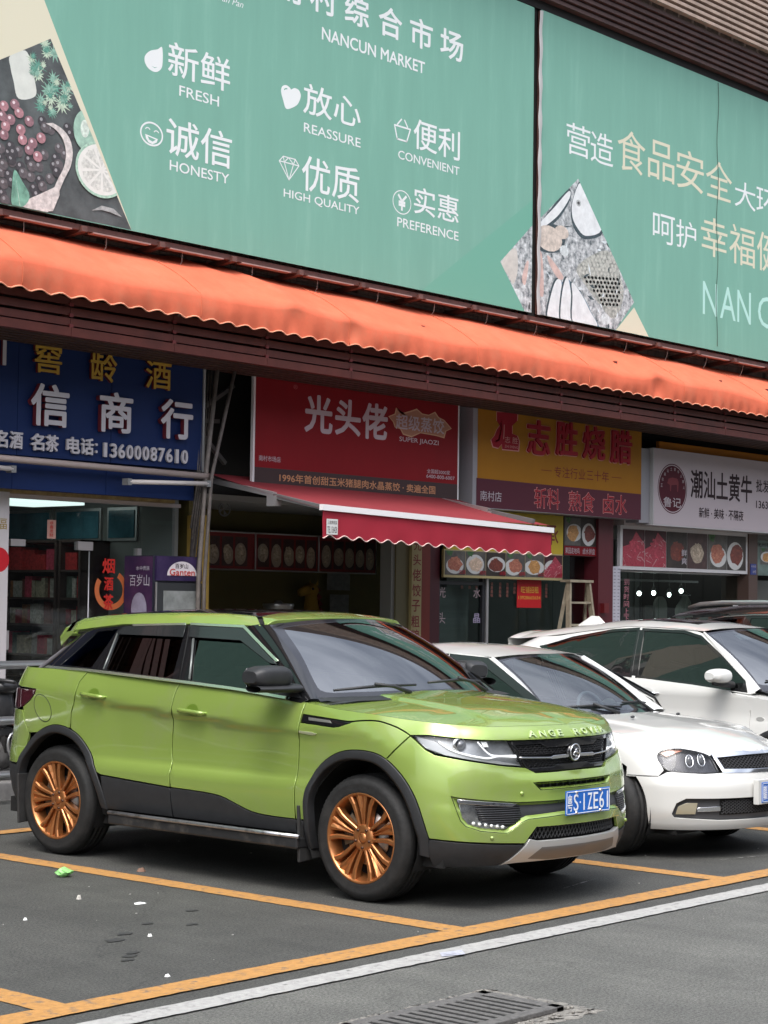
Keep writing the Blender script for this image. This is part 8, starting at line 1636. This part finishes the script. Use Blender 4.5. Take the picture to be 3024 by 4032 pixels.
# ---- black SUV furthest right
M_BP = car_paint('black_paint', (.008, .009, .010), .0, .25)
def bk_st(g): s = [(.22, .08), (.40, .02), (.62, .0), (.80, .02), (.95, .03), (1.05, .03), (1.15, .06), (1.3, .12)]; return [(0., s), (g.L, s)]
BS = dict(XO); BS.update(name='suv', paint=M_BP, hw=.93, plan=[(0, -.90), (-.3, -.88), (-.6, -.80), (-.80, -.65), (-.90, -.42), (-.93, -.15), (-.93, .2), (-.93, 1.5), (-.93, 2.6), (-.91, 3.2), (-.84, 3.5), (-.62, 3.66), (-.3, 3.72), (0, 3.73)], st=bk_st, axles=(0, 2.75), ar=.40, az=.37, belt=[(0, 1.05), (.4, 1.08), (2.6, 1.16), (3.8, 1.18)], doors=(.45, 1.6, 2.6),
    edge=[(0, .98), (.9, .98), (1.5, 1.02), (2.05, 1.06)], ny=-.82, cy=.14, spine=[(-.9, .98), (-.6, 1.05), (.14, 1.12)], bc=[(.2, -.87, .2), (2.6, -.87, 2.6), (3.1, -.84, 3.1), (3.3, -.7, 3.32), (3.7, 0, 3.42)], tc=[(.2, -.69, .2), (2.6, -.68, 2.5), (3.1, -.64, 2.88), (3.3, -.5, 2.98), (3.7, 0, 3.02)], ztop=[(0, 1.64), (1.6, 1.65), (2.4, 1.635), (2.8, 1.61), (3.7, 1.58)], rear0=2.9, gl=3.7, apil=((.40, 1.09), (1.15, 1.625)),
    glass=[[(1.58, 1.615), (1.18, 1.60), (.60, 1.20), (.58, 1.12), (1.50, 1.15)], [(1.66, 1.618), (2.10, 1.612), (2.16, 1.18), (1.60, 1.155)], [(2.20, 1.61), (2.58, 1.585), (2.80, 1.24), (2.24, 1.185)]], blackouts=[], chromes=[[(1.18, 1.635), (1.6, 1.648), (2.1, 1.640), (2.45, 1.618), (2.68, 1.585), (2.80, 1.50)]],
    ws=dict(bx=.80, tx=.68, by=.10, bs=.25, ty=.98, ts=.10, bz=1.13, tz=1.68), roofc=[(.9, 1.67), (1.2, 1.725), (1.8, 1.75), (2.4, 1.745), (2.9, 1.705), (3.2, 1.66)], roofl=[(.9, 1.635), (1.6, 1.665), (2.4, 1.652), (2.9, 1.62), (3.2, 1.60)], roofx=[(.9, .69), (2.5, .685), (3.2, .60)], roofy=(1.1, 3.06), mirror=(.93, .72, 1.22), wr=.365, rr=.24, surround=M_BP, tail=None); BS.pop('tail'); BS.pop('sunroof')
bs2, bg, bgh, bws, brf = make_car('black SUV with silver roof rails at the right photo edge', (9.05, .25, 0), BS)
M_RR = mat('rail_silver', (.55, .55, .56), .3, .9)
for s in (-1, 1): MB().tube([(s*.60, 1.25, 1.70), (s*.62, 1.4, 1.755), (s*.63, 2.0, 1.768), (s*.63, 2.45, 1.76), (s*.61, 2.72, 1.74), (s*.60, 2.86, 1.70)], .025, 10).build('roof_rail', M_RR, bs2, local=True)

def face(par, P, z0, z1, plate_txt, ny):
    """lamps, grille and intake for a car whose nose is outside the photo"""
    for s in (1, -1):
        Q = (lambda p: p) if s == 1 else mirror
        h = patch(P, Q([(.42, z0+.02), (.40, z1-.02), (.80, z1), (1.08, z1+.01), (.92, z0+.03), (.70, z0)]), d=-.001, gap=.002, step=.04).build('headlamp', mat('lamp_block', (.20, .21, .22), .12, .5, coat=1., var=.4, vs=9), par, local=True)
        patch(P, Q([(.80, .40), (.56, .40), (.58, .48), (.84, .47)]), d=-.001, gap=0, step=.04).build('fog_lamp', M_GLO, par, local=True)
    patch(P, [(.37, z0+.01), (.38, z1-.02), (-.38, z1-.02), (-.37, z0+.01)], d=-.001, gap=0, step=.05).build('grille', MG, par, local=True)
    for k in range(3): z = z0+.03+(z1-z0-.06)*k/2; MB().tube(onsurf(P, [(u, z) for u in np.linspace(-.36, .36, 9)], -.006), .008, 6).build('grille_bar', M_CHR, par, local=True)
    patch(P, [(.50, .30), (.54, .42), (-.54, .42), (-.50, .30)], d=-.001, gap=0, step=.05).build('lower_intake', M_PLA, par, local=True)
    MB().box((-.22, ny-.02, .47), (.22, ny+.02, .61)).build('number_plate', mat('plate_blue_paint'), par, local=True, bevel=.003)
face(xo, xg.P, .70, .84, '', -.85); face(bs2, bg.P, .74, .90, '', -.89)
for s in (1, -1):
    for y in (1.35, 2.30): pts = onsurf(bg.P, [(s*bg.uy(q), .99) for q in np.linspace(y-.12, y+.12, 6)], -.022); pts[0] = tuple(bg.P(s*bg.uy(y-.13), .99, 0)); pts[-1] = tuple(bg.P(s*bg.uy(y+.13), .99, 0)); MB().tube(pts, .012, 8).build('door_handle', M_CHR, bs2, local=True)
